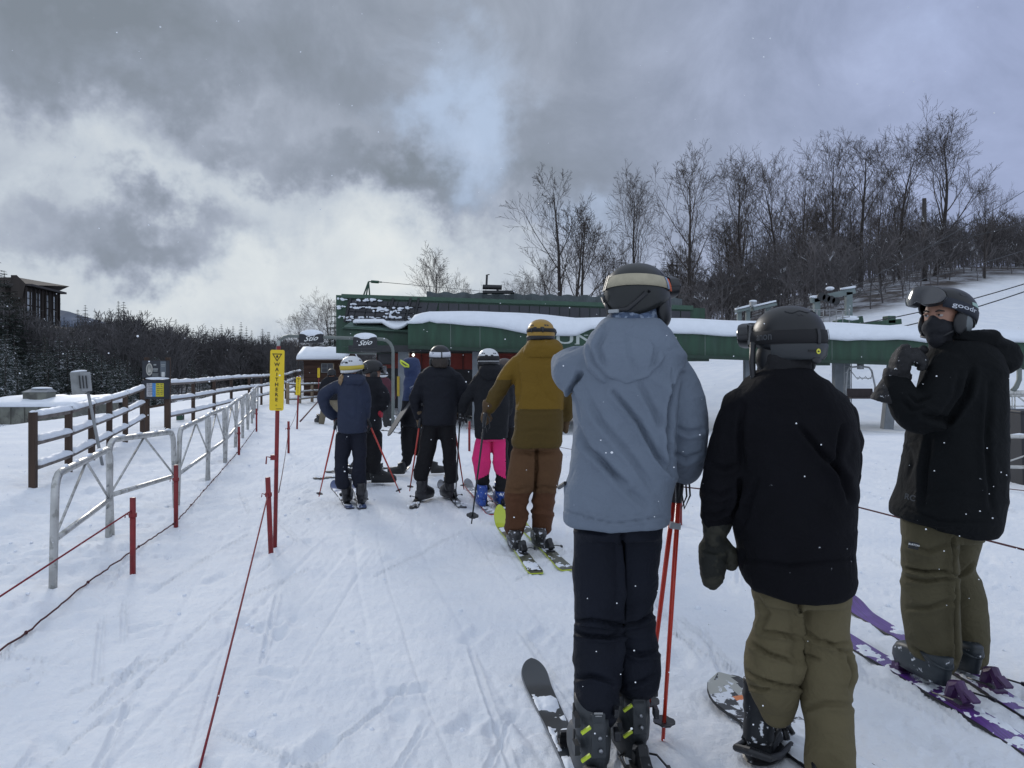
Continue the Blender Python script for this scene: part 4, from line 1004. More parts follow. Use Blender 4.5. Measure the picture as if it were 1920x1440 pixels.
PT = [tree_proto(1, 20, fork=.38, spread=.44, n0=12, per=(6, 5, 4)), tree_proto(2, 20, fork=.25, spread=.50, n0=12, per=(6, 5, 4)), tree_proto(3, 20, fork=.3, spread=.36, n0=9, stems=3, per=(6, 5, 3)),
      tree_proto(4, 20, fork=.5, spread=.48, n0=11, per=(6, 5, 4), m=M_BARK), tree_proto(5, 20, fork=.3, spread=.42, n0=12, per=(6, 5, 4), lean=.22), tree_proto(6, 20, fork=.5, spread=.36, n0=10, per=(6, 5, 4))]
PS = [tree_proto(11, 16, fork=.35, spread=.26, n0=10, per=(5, 4, 3), r0=.13), tree_proto(12, 16, fork=.45, spread=.24, n0=9, per=(5, 4, 3), r0=.11), tree_proto(13, 16, fork=.2, spread=.30, n0=11, per=(5, 4, 3), r0=.12, lean=.1), tree_proto(14, 16, fork=.5, spread=.3, n0=9, per=(5, 4, 2), r0=.12, m=M_BARKP)]
# the tall trees one can tell apart: (trunk px, crown top py, distance, proto, turn, widen, label)
BIG = [(1076, 322, 80, 2, .5, .95, 'three-stemmed bare tree standing alone left of the woods'), (1205, 318, 82, 4, 3.4, .8, 'leaning bare tree second from the left on the slope'),
       (1292, 289, 84, 0, .9, .95, 'tall bare tree with a narrow full crown above the tan goggle strap'), (1405, 292, 84, 4, 3.3, 1.0, 'bare tree whose stem leans left at the edge of the dense group'),
       (1458, 266, 86, 3, 2., 1.0, 'bare tree with a high crown, fifth of the tall trees from the left'), (1510, 285, 83, 1, 4.1, .8, 'bare tree with many low limbs above the second black helmet'),
       (1562, 252, 88, 0, 5.0, .8, 'tall bare tree left of the steel gantry'), (1612, 256, 85, 5, 1.2, 1.1, 'slender tall bare tree right above the steel gantry'),
       (1652, 300, 80, 1, 2.2, .7, 'shorter bare tree just right of the gantry'), (1688, 220, 86, 3, .2, 1.1, 'second tallest bare tree, with a round crown at the right'),
       (1752, 208, 82, 4, .15, 1.1, 'tallest bare tree, leaning right, near the right edge'), (1846, 322, 78, 1, 1.0, .8, 'low spreading bare tree between the tallest one and the right edge'),
       (1130, 440, 95, 1, 1., .9, 'small bare tree just right of the three-stemmed one'), (1905, 400, 110, 0, 2.0, .9, 'bare tree on the hill at the right edge')]
for px, py, D, k, rz, wd, lab in BIG:
    x = (px-960)/F*D; H = CZ-(py-HY)/F*D-g(x, D); s = 1.05; wd *= 1.15
    put_tree('bare_tree', PT[k], x, D, H*s, lab, 'tree', None, rz, sxy=wd)
# thinner trees filling the wood
rng = random.Random(77); cnt = 0
for i in range(130):
    px = rng.choice([rng.uniform(1230, 1700), rng.uniform(1330, 1930), rng.uniform(1180, 1930)]); D = rng.uniform(80, 128)
    x = (px-960)/F*D
    tp = float(np.interp(px, [1180, 1300, 1400, 1500, 1700, 1800, 1920], [520, 420, 380, 340, 310, 400, 440]))+rng.uniform(-10, 90)
    H = CZ-(tp-HY)/F*D-g(x, D)
    if H < 5: continue
    k = rng.randrange(4)
    put_tree('slender_tree', PS[k], x, D, H, 'thin bare tree standing in the thick of the wooded slope on the right', 'tree', 'thin trees of the wood on the right', rng.uniform(0, 6.28), sxy=rng.uniform(.8, 1.3))
# bare trees behind the terminal and the shed
for px, py, D, k, rz, wd, lab in ((835, 452, 60, 4, 3.25, 1.1, 'bare tree leaning left behind the terminal roof'), (872, 500, 66, 1, 0, .8, 'small bare tree beside the leaning one behind the terminal'), (612, 536, 62, 1, 0, 1.3, 'wide bare tree rising behind the left end of the terminal'), (560, 578, 66, 0, 2, 1.1, 'small pale birch-like bare tree above the shed'),
                                 (960, 512, 100, 3, 1, .9, 'faint bare tree right of the exhaust pipe'), (985, 505, 105, 0, 3, .9, 'faint bare tree above the mustard helmet'), (1010, 470, 85, 4, 0, .9, 'pale bare tree leaning beside the three-stemmed one')):
    x = (px-960)/F*D; H = CZ-(py-HY)/F*D-g(x, D); put_tree('bare_tree', PT[k], x, D, H, lab, 'tree', None, rz, sxy=wd)
mb = MB(); x = (1733-960)/F*79; mb.tube([(x, 79, g(x, 79)-.5), (x, 79, CZ-(372-HY)/F*79)], [.30, .20], 8); solo('dead_trunk', mb, M_BARK, 'limbless dead trunk in front of the wood near the tallest tree', 'dead tree', smooth=True)

# conifers
def conifer_proto(seed, H, snow=.5, wide=.2, dens=1.0):
    rng = random.Random(seed); tr = MB(); cr = MB(); tr.tube([(0, 0, -.4), (0, 0, H)], [H*.016, .02], 6)
    nl = int(H*3.1*dens)
    for i in range(nl):
        f = (i+rng.random())/nl; z = H*(.05+.95*f); rad = H*wide*(1-f)**.8*rng.uniform(.75, 1.15)+.12
        nb = 7 if f < .8 else 5
        for k in range(nb):
            a = k*6.283/nb+rng.uniform(-.3, .3)+i*1.3; r = rad*rng.uniform(.65, 1.1); droop = rng.uniform(.12, .42)
            u = Vector((math.cos(a), math.sin(a), 0)); s = Vector((-u.y, u.x, 0)); st = 4
            for q in range(st):
                f1 = (q+.35)/st; c = Vector((0, 0, z))+u*(r*f1)-Vector((0, 0, droop*r*f1*f1)); w_ = r*.30*(1.15-f1*.7)
                for m in range(4):
                    o = u*rng.uniform(-.14, .14)*r+s*rng.uniform(-w_, w_)+Vector((0, 0, rng.uniform(-.08, .06)*r*.5)); l = rng.uniform(.14, .26)*(r*.5+.38)
                    dr = (u*rng.uniform(.4, 1)+s*rng.uniform(-.9, .9)+Vector((0, 0, rng.uniform(-.5, .05)))).normalized(); pr = dr.cross(Vector((0, 0, 1))).normalized()
                    A = c+o; sn = 1 if rng.random() < snow*(.4+.6*f1) else 0
                    cr.add([A-pr*l*.33, A+dr*l*1.5, A+pr*l*.33, A+dr*l*.5+Vector((0, 0, -.10*l))], [(0, 1, 3), (3, 1, 2)], sn)
    a = tr.mesh('trunk'); a.materials.append(M_BARK); b = cr.mesh('crown'); b.materials.append(M_NEEDLE); b.materials.append(M_NSNOW); return a, b, H
PC = [conifer_proto(1, 7, .20, .31), conifer_proto(2, 7, .15, .25), conifer_proto(3, 9, .08, .24), conifer_proto(4, 8, .28, .34)]
PD = [conifer_proto(5, 11, .03, .22), conifer_proto(6, 13, .02, .18), conifer_proto(8, 12, .05, .30, .8)]
rng = random.Random(9)
def con(px, py, D, p_, lab, grp=None, wd=1.0):
    x = (px-960)/F*D; H = CZ-(py-HY)/F*D-g(x, D)
    if H < 1: return
    put_tree('conifer', p_, x, D, H, lab, 'conifer', grp, rng.uniform(0, 6), ('trunk', 'crown'), wd)
con(112, 625, 62, PC[3], 'snow dusted conifer directly below the dark hotel', None, 1.0); con(-5, 490, 70, PD[2], 'dark conifer cut by the left edge beside the hotel', None, 1.3)
for px_, ty_, D_2 in ((8, 512, 78), (28, 545, 74), (-25, 500, 82), (44, 566, 70), (66, 590, 72), (18, 560, 66), (92, 602, 74), (-12, 540, 64)): con(px_, ty_, D_2, PD[2], 'dark conifer in the clump at the left edge below the hotel', 'dark conifers clumped at the left edge', 1.5)
con(360, 672, 58, PC[1], 'small pointed conifer standing right of the notice board'); con(212, 690, 56, PC[1], 'pointed young conifer left of the notice board behind the fence')
con(10, 640, 48, PC[3], 'snowy conifer at the left edge in front of the pump house', None, .9); con(30, 560, 66, PD[0], 'dark bushy conifer against the hotel wall')
con(385, 690, 56, PC[0], 'low snowy conifer right of the notice board, beside the pointed one')
for i in range(64):
    px = rng.uniform(-30, 330); D = rng.uniform(50, 72); ty = float(np.interp(px, [0, 120, 200, 330], [640, 645, 665, 700]))+rng.uniform(-25, 40)
    con(px, ty, D, PC[rng.randrange(4)], 'snow dusted conifer among the others in the hollow behind the timber fence', 'snowy conifers in the hollow on the left', rng.uniform(.9, 1.3))
for px, py, D in ((160, 578, 105), (180, 590, 110), (232, 572, 104), (222, 570, 100), (300, 600, 108), (262, 588, 120), (330, 604, 116), (350, 612, 110), (415, 614, 118), (452, 610, 112), (437, 617, 120), (472, 625, 110), (492, 622, 116), (505, 628, 112), (462, 618, 122), (385, 616, 118), (120, 600, 98), (520, 634, 108), (146, 586, 96), (205, 584, 112), *[(100+k*17.5, 600+k*1.2+(k*37 % 23), 84+(k*53 % 30)) for k in range(25)]):
    con(px, py-6, D, PD[rng.randrange(2)], 'dark conifer topping the far left skyline', 'dark conifers along the left skyline', rng.uniform(.8, 1.3))
for px, py, D in ((1150, 478, 112), (1165, 470, 110), (1262, 466, 98), (1245, 478, 100), (1500, 400, 100), (1270, 480, 104), (1135, 492, 110), (1185, 492, 110), (628, 560, 52), (620, 600, 50)):
    con(px, py+5, D, PD[rng.randrange(3)], 'dark conifer among the bare trees behind the terminal' if px > 700 else 'dark snowy spruce hugging the left end of the terminal', 'dark conifers behind the terminal' if px > 700 else 'spruces at the left end of the terminal', 1.1 if px > 700 else 1.2)

for i in range(120):
    px = rng.uniform(-40, 560); D = rng.uniform(78, 128); x = (px-960)/F*D
    ty = float(np.interp(px, [-40, 60, 130, 210, 330, 400, 520, 560], [560, 610, 612, 590, 618, 628, 640, 645]))+rng.uniform(0, 45)
    con(px, ty, D, PD[rng.randrange(3)], 'dark conifer standing among the bare trees of the left valley side', 'dark conifers on the left valley side', rng.uniform(.8, 1.3))
# woods that read as one mass: brush on both slopes
def brush(name, seed, n, place, protoN, label, mt=None):
    rngb = np.random.RandomState(seed); Vs = []; Fs = []; off = 0
    pr = []
    for k in range(protoN):
        tr, cr = grow_tree(seed*10+k, 7, fork=.12, spread=.55, n0=8, lv=3, per=(5, 4, 3), twig=.024, r0=.07); v = np.array(tr.v+cr.v); f = [tuple(q) for q in tr.f]+[tuple(i+len(tr.v) for i in q) for q in cr.f]
        f = np.array([q for q in f if len(q) == 4]); pr.append((v, f))
    for i in range(n):
        x, y, h = place(rngb); v, f = pr[i % protoN]; a = rngb.uniform(0, 6.28); s = h/7.0
        c_, s_ = math.cos(a), math.sin(a); M = np.array([[c_, -s_, 0], [s_, c_, 0], [0, 0, 1]]); vv = (v*np.array([s*1.25, s*1.25, s])) @ M.T+np.array([x, y, g(x, y)-.1])
        Vs.append(vv); Fs.append(f+off); off += len(v)
    V = np.vstack(Vs); Fq = np.vstack(Fs); me = bpy.data.meshes.new(name); me.vertices.add(len(V)); me.vertices.foreach_set('co', V.ravel()); me.loops.add(Fq.size); me.loops.foreach_set('vertex_index', Fq.ravel().astype(np.int32))
    me.polygons.add(len(Fq)); me.polygons.foreach_set('loop_start', (np.arange(len(Fq))*4).astype(np.int32)); me.polygons.foreach_set('use_smooth', [True]*len(Fq)); me.update(calc_edges=True); me.materials.append(mt or M_BRUSH)
    o = bpy.data.objects.new(name, me); col.objects.link(o); tag(o, label, 'woods', kind='stuff')
def pr_right(r):
    while True:
        px = r.uniform(1010, 2050); x = (px-960)/F; D = r.uniform(60+18*float(sst(.47, .67, x)), 190)**1.0; x *= D
        return x, D, r.uniform(3, 6.5)*(1.25 if D > 110 else 1)*float(np.interp(px, [1010, 1100, 1200], [.55, 1.1, 1]))
def pr_left(r):
    D = r.uniform(66, 150); px = r.uniform(-90, 700); x = (px-960)/F*D
    ty = float(np.interp(px, [-60, 60, 140, 210, 330, 400, 520, 700], [550, 612, 616, 600, 624, 634, 644, 648]))+r.uniform(-4, 22)
    H = CZ-(ty-HY)/F*D-g(x, D); H = min(max(H, 1.3 if px < 150 else 2.5), 9.5); return x, D, H
brush('hillside_brush', 3, 820, pr_right, 5, 'brown leafless brush covering the wooded slope on the right')
brush('valley_woods', 5, 560, pr_left, 5, 'dense leafless woods filling the valley side on the left', mat('valley_twigs_hazed', (.088, .084, .088), .9, .5, .12))  # twig colour lightened to paint in haze over the valley side
def pr_near(r):
    D = r.uniform(34, 48); px = r.uniform(-60, 330); x = (px-960)/F*D; return x, D, r.uniform(.4, 1.1)
brush('bank_scrub', 8, 34, pr_near, 3, 'low twiggy scrub poking through snow by the pump house')

# hotel on the hill at the left
def hotel():
    D = 165.; K = D/F; x0 = (-60-960)*K; xk = (48-960)*K; zb = -4; yb = D+16; x1 = (113-960)/F*yb
    t = thing('hotel', ((x0+x1)/2, D, zb), 'dark timber clad hotel with tall glazed bays on the left hill', 'hotel')
    M_H = mat('hotel_cladding', (.042, .034, .030), .8, .3, .6, stretch=(1, 1, .1)); zt1 = CZ-(516-HY)*K; zt2 = CZ-(534-HY)*K; zt3 = CZ-(551-HY)/F*yb
    mb = MB(); mb.add([(x0, D+4, zb), (xk, D, zb), (xk, D, zt2), (x0+8, D+4, zt1), (x0, D+4, zt1), (x0, D+24, zb), (xk-9, D+24, zb), (xk-9, D+24, zt2), (x0+8, D+24, zt1), (x0, D+24, zt1)], [(0, 1, 2, 3, 4), (1, 6, 7, 2), (3, 2, 7, 8), (4, 3, 8, 9)]); mb.build('side_wing', M_H, t)
    # gable silhouette
    mb = MB(); mb.add([((22-960)*K, D-.3, zt1), ((33-960)*K, D-.3, zt1), (xk+.2, D-.3, zt2+.2), (xk-.6, D-.3, zt2-3), ((22-960)*K, D-.3, zt2-3)], [(0, 4, 3, 2, 1)]); mb.build('gable', M_H, t)
    mb = MB(); mb.add([(xk, D, zb), (x1, yb, zb), (x1, yb, zt3), (xk, D, zt2-.4)], [(0, 1, 2, 3)]); mb.add([(x1, yb, zb), (x1-14, yb+10, zb), (x1-14, yb+10, zt3), (x1, yb, zt3)], [(0, 1, 2, 3)]); fr = mb.build('front_wall', M_H, t)
    u = Vector((x1-xk, yb-D, 0)); nrm = Vector((u.y, -u.x, 0)).normalized(); M_GL = mat('hotel_glass', (.50, .54, .58), .3, .35, .5, spec=1)
    for c in range(5):
        for fl in range(4):
            f0 = .03+c*.245 if c < 4 else .93; wdt = .12 if c == 0 else (.10 if c < 4 else .06); f1 = f0+wdt
            zt = (zt2-.4)*(1-f0)+zt3*f0-1.0-fl*3.1; mb = MB(); A = Vector((xk, D, 0))+u*f0+nrm*.12; B = Vector((xk, D, 0))+u*f1+nrm*.12
            mb.add([(A.x, A.y, zt-2.8), (B.x, B.y, zt-2.8), (B.x, B.y, zt), (A.x, A.y, zt)], [(0, 1, 2, 3)]); w_ = mb.build('window', M_GL, fr)
            mb = MB(); mb.bar((A+B)/2+nrm*.05+Vector((0, 0, zt-2.8)), (A+B)/2+nrm*.05+Vector((0, 0, zt)), .12, .08, up=(0, 1, 0)); mb.bar(A+nrm*.05+Vector((0, 0, zt-1.4)), B+nrm*.05+Vector((0, 0, zt-1.4)), .08, .12); mb.build('frame', M_DARKM, w_)
    for c in range(9):
        mb = MB(); p_ = Vector((xk, D, 0))+u*(.09+c*.105)+nrm*.3; za = (zt2-.4)*(1-(.09+c*.105))+zt3*(.09+c*.105); mb.bar(p_+Vector((0, 0, za-13)), p_+Vector((0, 0, za)), .12, .35, up=(1, 0, 0)); mb.build('fin', M_H, fr)
    mb = MB(); A = Vector((xk, D, zt2-.2))+nrm*1.2; B = Vector((x1, yb, zt3+.0))+nrm*1.0+u.normalized()*1.0; mb.add([A, B, B-nrm*8, A-nrm*8]+[v_+Vector((0, 0, .45)) for v_ in (A, B, B-nrm*8, A-nrm*8)], [(3, 2, 1, 0), (4, 5, 6, 7), (0, 1, 5, 4), (1, 2, 6, 5), (2, 3, 7, 6), (3, 0, 4, 7)]); mb.build('roof', mat('roof_edge', (.05, .045, .045), .7), t)
hotel()
# snowy gable of a cabin among the trees
mb = MB(); c = H_(197, 632, 92); K = 92/F
mb.add([c+Vector((-9*K, 0, -9*K)), c+Vector((5*K, 0, 8*K)), c+Vector((9*K, 0, 6*K)), c+Vector((-4*K, 0, -10*K)), c+Vector((-9*K, 3, -9*K)), c+Vector((5*K, 3, 8*K)), c+Vector((9*K, 3, 6*K)), c+Vector((-4*K, 3, -10*K))], [(0, 3, 2, 1), (0, 1, 5, 4), (1, 2, 6, 5), (2, 3, 7, 6), (4, 5, 6, 7)])
rf_t = thing('cabin', (c.x, 92, g(c.x, 92)), 'cabin roof white with snow showing through the left woods', 'cabin'); mb.build('snowy_roof', M_SNOW, rf_t)
mb = MB(); mb.add([(c.x-.4, 92.1, g(c.x, 92)), (c.x+1.2, 92.1, g(c.x, 92)), (c.x+1.2, 92.1, c.z-.2), (c.x+.4, 92.1, c.z+.3), (c.x-.4, 92.1, c.z-.5)]+[(c.x-.4, 95, g(c.x, 92)), (c.x+1.2, 95, g(c.x, 92)), (c.x+1.2, 95, c.z-.2), (c.x+.4, 95, c.z+.3), (c.x-.4, 95, c.z-.5)], [(0, 1, 2, 3, 4), (1, 6, 7, 2), (5, 0, 4, 9), (6, 5, 9, 8, 7)]); mb.build('wall', mat('cabin_wall', (.05, .04, .035), .8), rf_t)
# ================================================================== ski gear
M_SKIN = mat('skin', (.36, .19, .13), .5, .1, 12)
M_HAIRB = mat('dark_hair', (.022, .014, .010), .6, .3, 60, .4, 120, stretch=(1, 1, .1))
M_HAIRY = mat('fair_hair', (.24, .16, .085), .6, .3, 60, .4, 120, stretch=(1, 1, .1))
M_HBLK = mat('helmet_matt_black', (.008, .009, .011), .42, .12, 20, .03, 200)
M_HWHT = mat('helmet_white', (.62, .64, .66), .35, .05)
M_PLB = mat('black_plastic', (.014, .015, .018), .42, .15, 30, snow=(.70, 55, 0))
M_PLBC = mat('black_plastic_clean', (.014, .015, .018), .42, .15, 30)
M_STEEL = mat('steel_edge', (.30, .31, .33), .35, .1, metal=.9)
M_BUCK = mat('buckle_steel', (.22, .22, .23), .35, .2, metal=.8)
M_LENS = mat('goggle_lens', (.012, .013, .018), .08, .05, spec=.9, coat=.6)
M_GLOVE = mat('black_glove', (.010, .010, .012), .75, .3, 40, .4, 90, snow=(.66, 45, 0))
def frame(yaw, pitch=0.0, roll=0.0):
    """local axes: x right, y forward, z up; yaw measured from +Y towards +X"""
    return Matrix.Rotation(-yaw, 3, 'Z') @ Matrix.Rotation(pitch, 3, 'X') @ Matrix.Rotation(roll, 3, 'Y')
def xf(M, o, pts): return [M @ Vector(p)+o for p in pts]

def ski(tip, tail, wd, mtop, medge, label, group, zt=.07, lift=.004, stripe=None, boot_at=None, round_tail=False, bind=True, mb_bind=None, twin=False, snowy=.02, mtip=None):
    """tip, tail: world points on the snow"""
    tip = Vector(tip); tail = Vector(tail); tip.z = top(tip.x, tip.y); tail.z = top(tail.x, tail.y)
    d = tip-tail; Ls = d.length; u = d.normalized(); s = u.cross(Vector((0, 0, 1))).normalized(); upv = s.cross(u)
    t = thing('ski', tail.lerp(tip, .45), label, 'ski', group)
    fl = [k/30*.84 for k in range(31)]+[.84+.16*(1-(1-k/22)**1.6) for k in range(1, 23)]; n = len(fl)-1; rings = []; ring2 = []
    for f in fl:
        w_ = wd*(.86+.26*(2*abs(f-.45))**2)
        e = (1-f)*Ls
        if e < .11: w_ = w_*math.sqrt(max(1-((.11-e)/.11)**2, .02))
        if f*Ls < (.06 if not round_tail else .1): rt = (.06 if not round_tail else .1); w_ *= (.75+.25*f*Ls/rt) if not round_tail else math.sqrt(max(1-((rt-f*Ls)/rt)**2, .05))
        c = tail+u*(f*Ls); zt_ = 0
        if f > .86: zt_ = zt*((f-.86)/.14)**2
        if twin and f < .1: zt_ = .045*((.1-f)/.1)**2
        c = c+upv*(lift+zt_); th = .012 if .25 < f < .7 else .008
        rings.append([c-s*w_/2, c+s*w_/2, c+s*w_/2+upv*.003, c+s*(w_/2-.0025)+upv*th, c-s*(w_/2-.0025)+upv*th, c-s*w_/2+upv*.003])
        ring2.append((c, w_, th))
    mb = MB(); mb.ring_loft(rings); body = mb.build('ski_body', medge, t, False)
    # top sheet laid on the core
    mb = MB(); rr_ = [[c-s*(w_/2-.004)+upv*(th+.0012), c+upv*(th+.0022), c+s*(w_/2-.004)+upv*(th+.0012)] for c, w_, th in ring2]; mb.ring_loft(rr_, False, 0, False); mb.build('top_sheet', mtop, t, True)
    if mtip:
        k_ = next(i for i, f_ in enumerate(fl) if f_ > .85); mb = MB(); mb.ring_loft([[p_+upv*.0012 for p_ in r_] for r_ in rr_[k_:]], False, 0, False); mb.build('tip_sheet', mtip, t, True)
    # crust of snow lying on the top sheet, ragged where it has melted or been kicked off
    if snowy:
        rows = []; nl = int(Ls/.016)
        for i in range(nl+1):
            f = .03+.93*i/nl; j = next(k for k in range(n) if fl[k+1] >= f); q = (f-fl[j])/(fl[j+1]-fl[j]); c = ring2[j][0].lerp(ring2[j+1][0], q); w_ = ring2[j][1]*(1-q)+ring2[j+1][1]*q; th = ring2[j][2]
            rows.append([c+s*((k/12-.5)*(w_-.006))+upv*th for k in range(13)])
        Pn = np.array([tuple(p_) for r_ in rows for p_ in r_]); hh_ = .030*(fbm(Pn*13+7, 3, 4)+snowy)+.010*fbm(Pn*70, 2, 6)
        e = np.tile(np.minimum(1, (1-np.abs(np.linspace(-1, 1, 13)))*6), nl+1); hh_ = np.minimum(hh_, .016)*e-.0035*(1-e)
        tf = np.repeat(.03+.93*np.arange(nl+1)/nl, 13); hh_ = hh_-.03*sst(.80, .90, tf)
        Pn = Pn+np.array(upv)[None, :]*(hh_[:, None]+.0005); mb = MB(); mb.ring_loft([[tuple(Pn[i*13+k]) for k in range(13)] for i in range(nl+1)], False, 0, False); mb.build('snow_crust', M_SNOW, t, True)
    if bind:
        f = boot_at if boot_at else .47; A = tail+u*(f*Ls)+upv*(lift+.012); M = Matrix((s, u, upv)).transposed(); k = mb_bind or M_PLB
        mb = MB(); mb.box(A+u*.20, (.062, .09, .02), M); mb.box(A+u*.205+upv*.022, (.058, .05, .03), M); mb.box(A+u*.19+upv*.042, (.05, .02, .02), M)
        for e in (-1, 1): mb.bar(A+u*.195+s*e*.03+upv*.03, A+u*.165+s*e*.036+upv*.045, .01, .014)
        mb.build('toe_binding', k, t)
        mb = MB(); mb.box(A-u*.17, (.066, .12, .022), M); mb.tube([A-u*.13+upv*.015, A-u*.155+upv*.07, A-u*.185+upv*.088, A-u*.235+upv*.03], [.026, .03, .024, .022], 8); mb.bar(A-u*.225+upv*.075, A-u*.285+upv*.05, .035, .012)
        mb.build('heel_binding', k, t)
        mb = MB()
        for e in (-1, 1): mb.tube([A-u*.06+s*e*.04+upv*.01, A-u*.12+s*e*(wd/2+.012)+upv*.03, A-u*.26+s*e*(wd/2+.016)+upv*.055], .004, 6); mb.box(A-u*.275+s*e*(wd/2+.016)+upv*.057, (.012, .035, .014), M)
        mb.build('ski_brake', M_PLBC, t)
    return t

def ski_boot(par, heel, yaw, mshell, scale=1.0, lean=R(13), mcuff=None, mliner=None, buckles=True, buckle_m=None, detail=False, tip_m=None, cant=0, hcut=None):
    """heel: world point at the sole under the heel"""
    M = frame(yaw, 0, cant); o = Vector(heel)
    def P(x, y, z): return M @ Vector((x*scale, y*scale, z*scale))+o
    mcuff = mcuff or mshell
    # sole and lower shell
    mb = MB(); rings = []
    for z, k, yb, yf in ((.0, .88, .0, .30), (.022, .92, .0, .31), (.030, 1, -.005, .312), (.06, 1.02, -.012, .308), (.09, .98, -.018, .285), (.115, .92, -.02, .225), (.145, .86, -.02, .15), (.18, .84, -.022, .115), (.21, .8, -.02, .10)):
        if hcut and z > hcut+.02: break
        ring = []
        for j in range(24):
            a = 2*math.pi*j/24; cy = (yb+yf)/2; ry = (yf-yb)/2; hw = .054*k*(1-.16*max(0, -math.sin(a))*1)
            sy = math.copysign(abs(math.sin(a))**.75, math.sin(a)); sx = math.copysign(abs(math.cos(a))**.75, math.cos(a))
            ring.append(P(hw*sx, cy+ry*sy, z))
        rings.append(ring)
    mb.ring_loft(rings); b = mb.build('boot', mshell, par, True)
    mb = MB(); rings = []
    prof = [(.09, .050, .072), (.13, .055, .074), (.19, .056, .070), (.25, .058, .069), (.30, .060, .069), (.335, .060, .068), (.345, .056, .063)]
    if hcut: prof = [q for q in prof if q[0] < hcut-.01]+[(hcut, .056, .066)]
    for i, (z, hw, hy) in enumerate(prof):
        cy = .052+math.tan(lean)*(z-.09)*.9
        rings.append([P(hw*math.cos(a), cy+hy*math.sin(a), z+.02*math.sin(a)) for a in [2*math.pi*j/24 for j in range(24)]])
    mb.ring_loft(rings); cf = mb.build('cuff', mcuff, b, True)
    if mliner:
        mb = MB(); z0 = .34; cy = .052+math.tan(lean)*(z0-.09)*.9
        mb.ring_loft([[P(hw*math.cos(a), cy+k+hy*math.sin(a), z) for a in [2*math.pi*j/20 for j in range(20)]] for z, hw, hy, k in ((.32, .053, .06, 0), (.38, .054, .062, .01), (.385, .044, .05, .01))]); mb.build('liner', mliner, b, True)
    if buckles:
        for z in [q for q in (.17, .24, .30) if not hcut or q < hcut-.03]:
            cy = .052+math.tan(lean)*(z-.09)*.9
            for e in ((-1,) if not detail else (-1,)):
                mb = MB(); pts = [P(e*(.061)*math.cos(a), cy+.073*math.sin(a), z-.006) for a in (-.25, .1, .5, .9, 1.3)]; mb.tube(pts, .006*scale, 6)
                mb.box(P(e*.066, cy+.02, z), (.014*scale, .05*scale, .022*scale), M); mb.build('buckle', buckle_m or M_BUCK, cf)
        mb = MB(); mb.bar(P(-.05, .14, .105), P(.05, .15, .10), .022*scale, .01*scale); mb.build('instep_buckle', buckle_m or M_BUCK, b)
    return b, cf, P

def pole(grip, tip, m, label, group, r=.008, basket=.045, mgrip=None, strap=True, basket_up=.075, mbask=None, r_tip=.0055):
    grip = Vector(grip); tip = Vector(tip); t = thing('ski_pole', tip, label, 'ski pole', group); d = (tip-grip); Lp = d.length; u = d.normalized()
    gl = min(.14, Lp*.12)
    mb = MB(); mb.tube([grip+u*gl, grip+u*(Lp*.55), tip], [r, r*.92, r_tip], 10); mb.build('shaft', m, t, True)
    mb = MB(); mb.tube([grip-u*.01, grip, grip+u*.02, grip+u*.07, grip+u*gl], [.010, .019, .0155, .0175, .0135], 10); mb.build('grip', mgrip or M_PLBC, t, True)
    c = tip-u*basket_up; s = u.orthogonal().normalized(); q = u.cross(s); ring = []
    mb = MB(); n = 16; inner = [c+(s*math.cos(a)+q*math.sin(a))*.010 for a in [2*math.pi*j/n for j in range(n)]]
    outer = [c+(s*math.cos(a)+q*math.sin(a))*(basket*(1-.14*(j % 4 == 0)))-u*.006 for j, a in enumerate([2*math.pi*j/n for j in range(n)])]
    mb.ring_loft([inner, outer, [p_+u*.006 for p_ in outer], [p_+u*.008 for p_ in inner]], False); mb.build('basket', mbask or M_PLB, t, False)
    if strap:
        mb = MB(); a = grip+u*.0; mb.tube([a, a+Vector((.03, -.01, -.03)), a+Vector((.035, -.01, -.10)), a+Vector((.012, -.015, -.15)), a+Vector((.0, -.01, -.08)), a], .004, 6); mb.build('strap', M_PLBC, t, True)
    return t

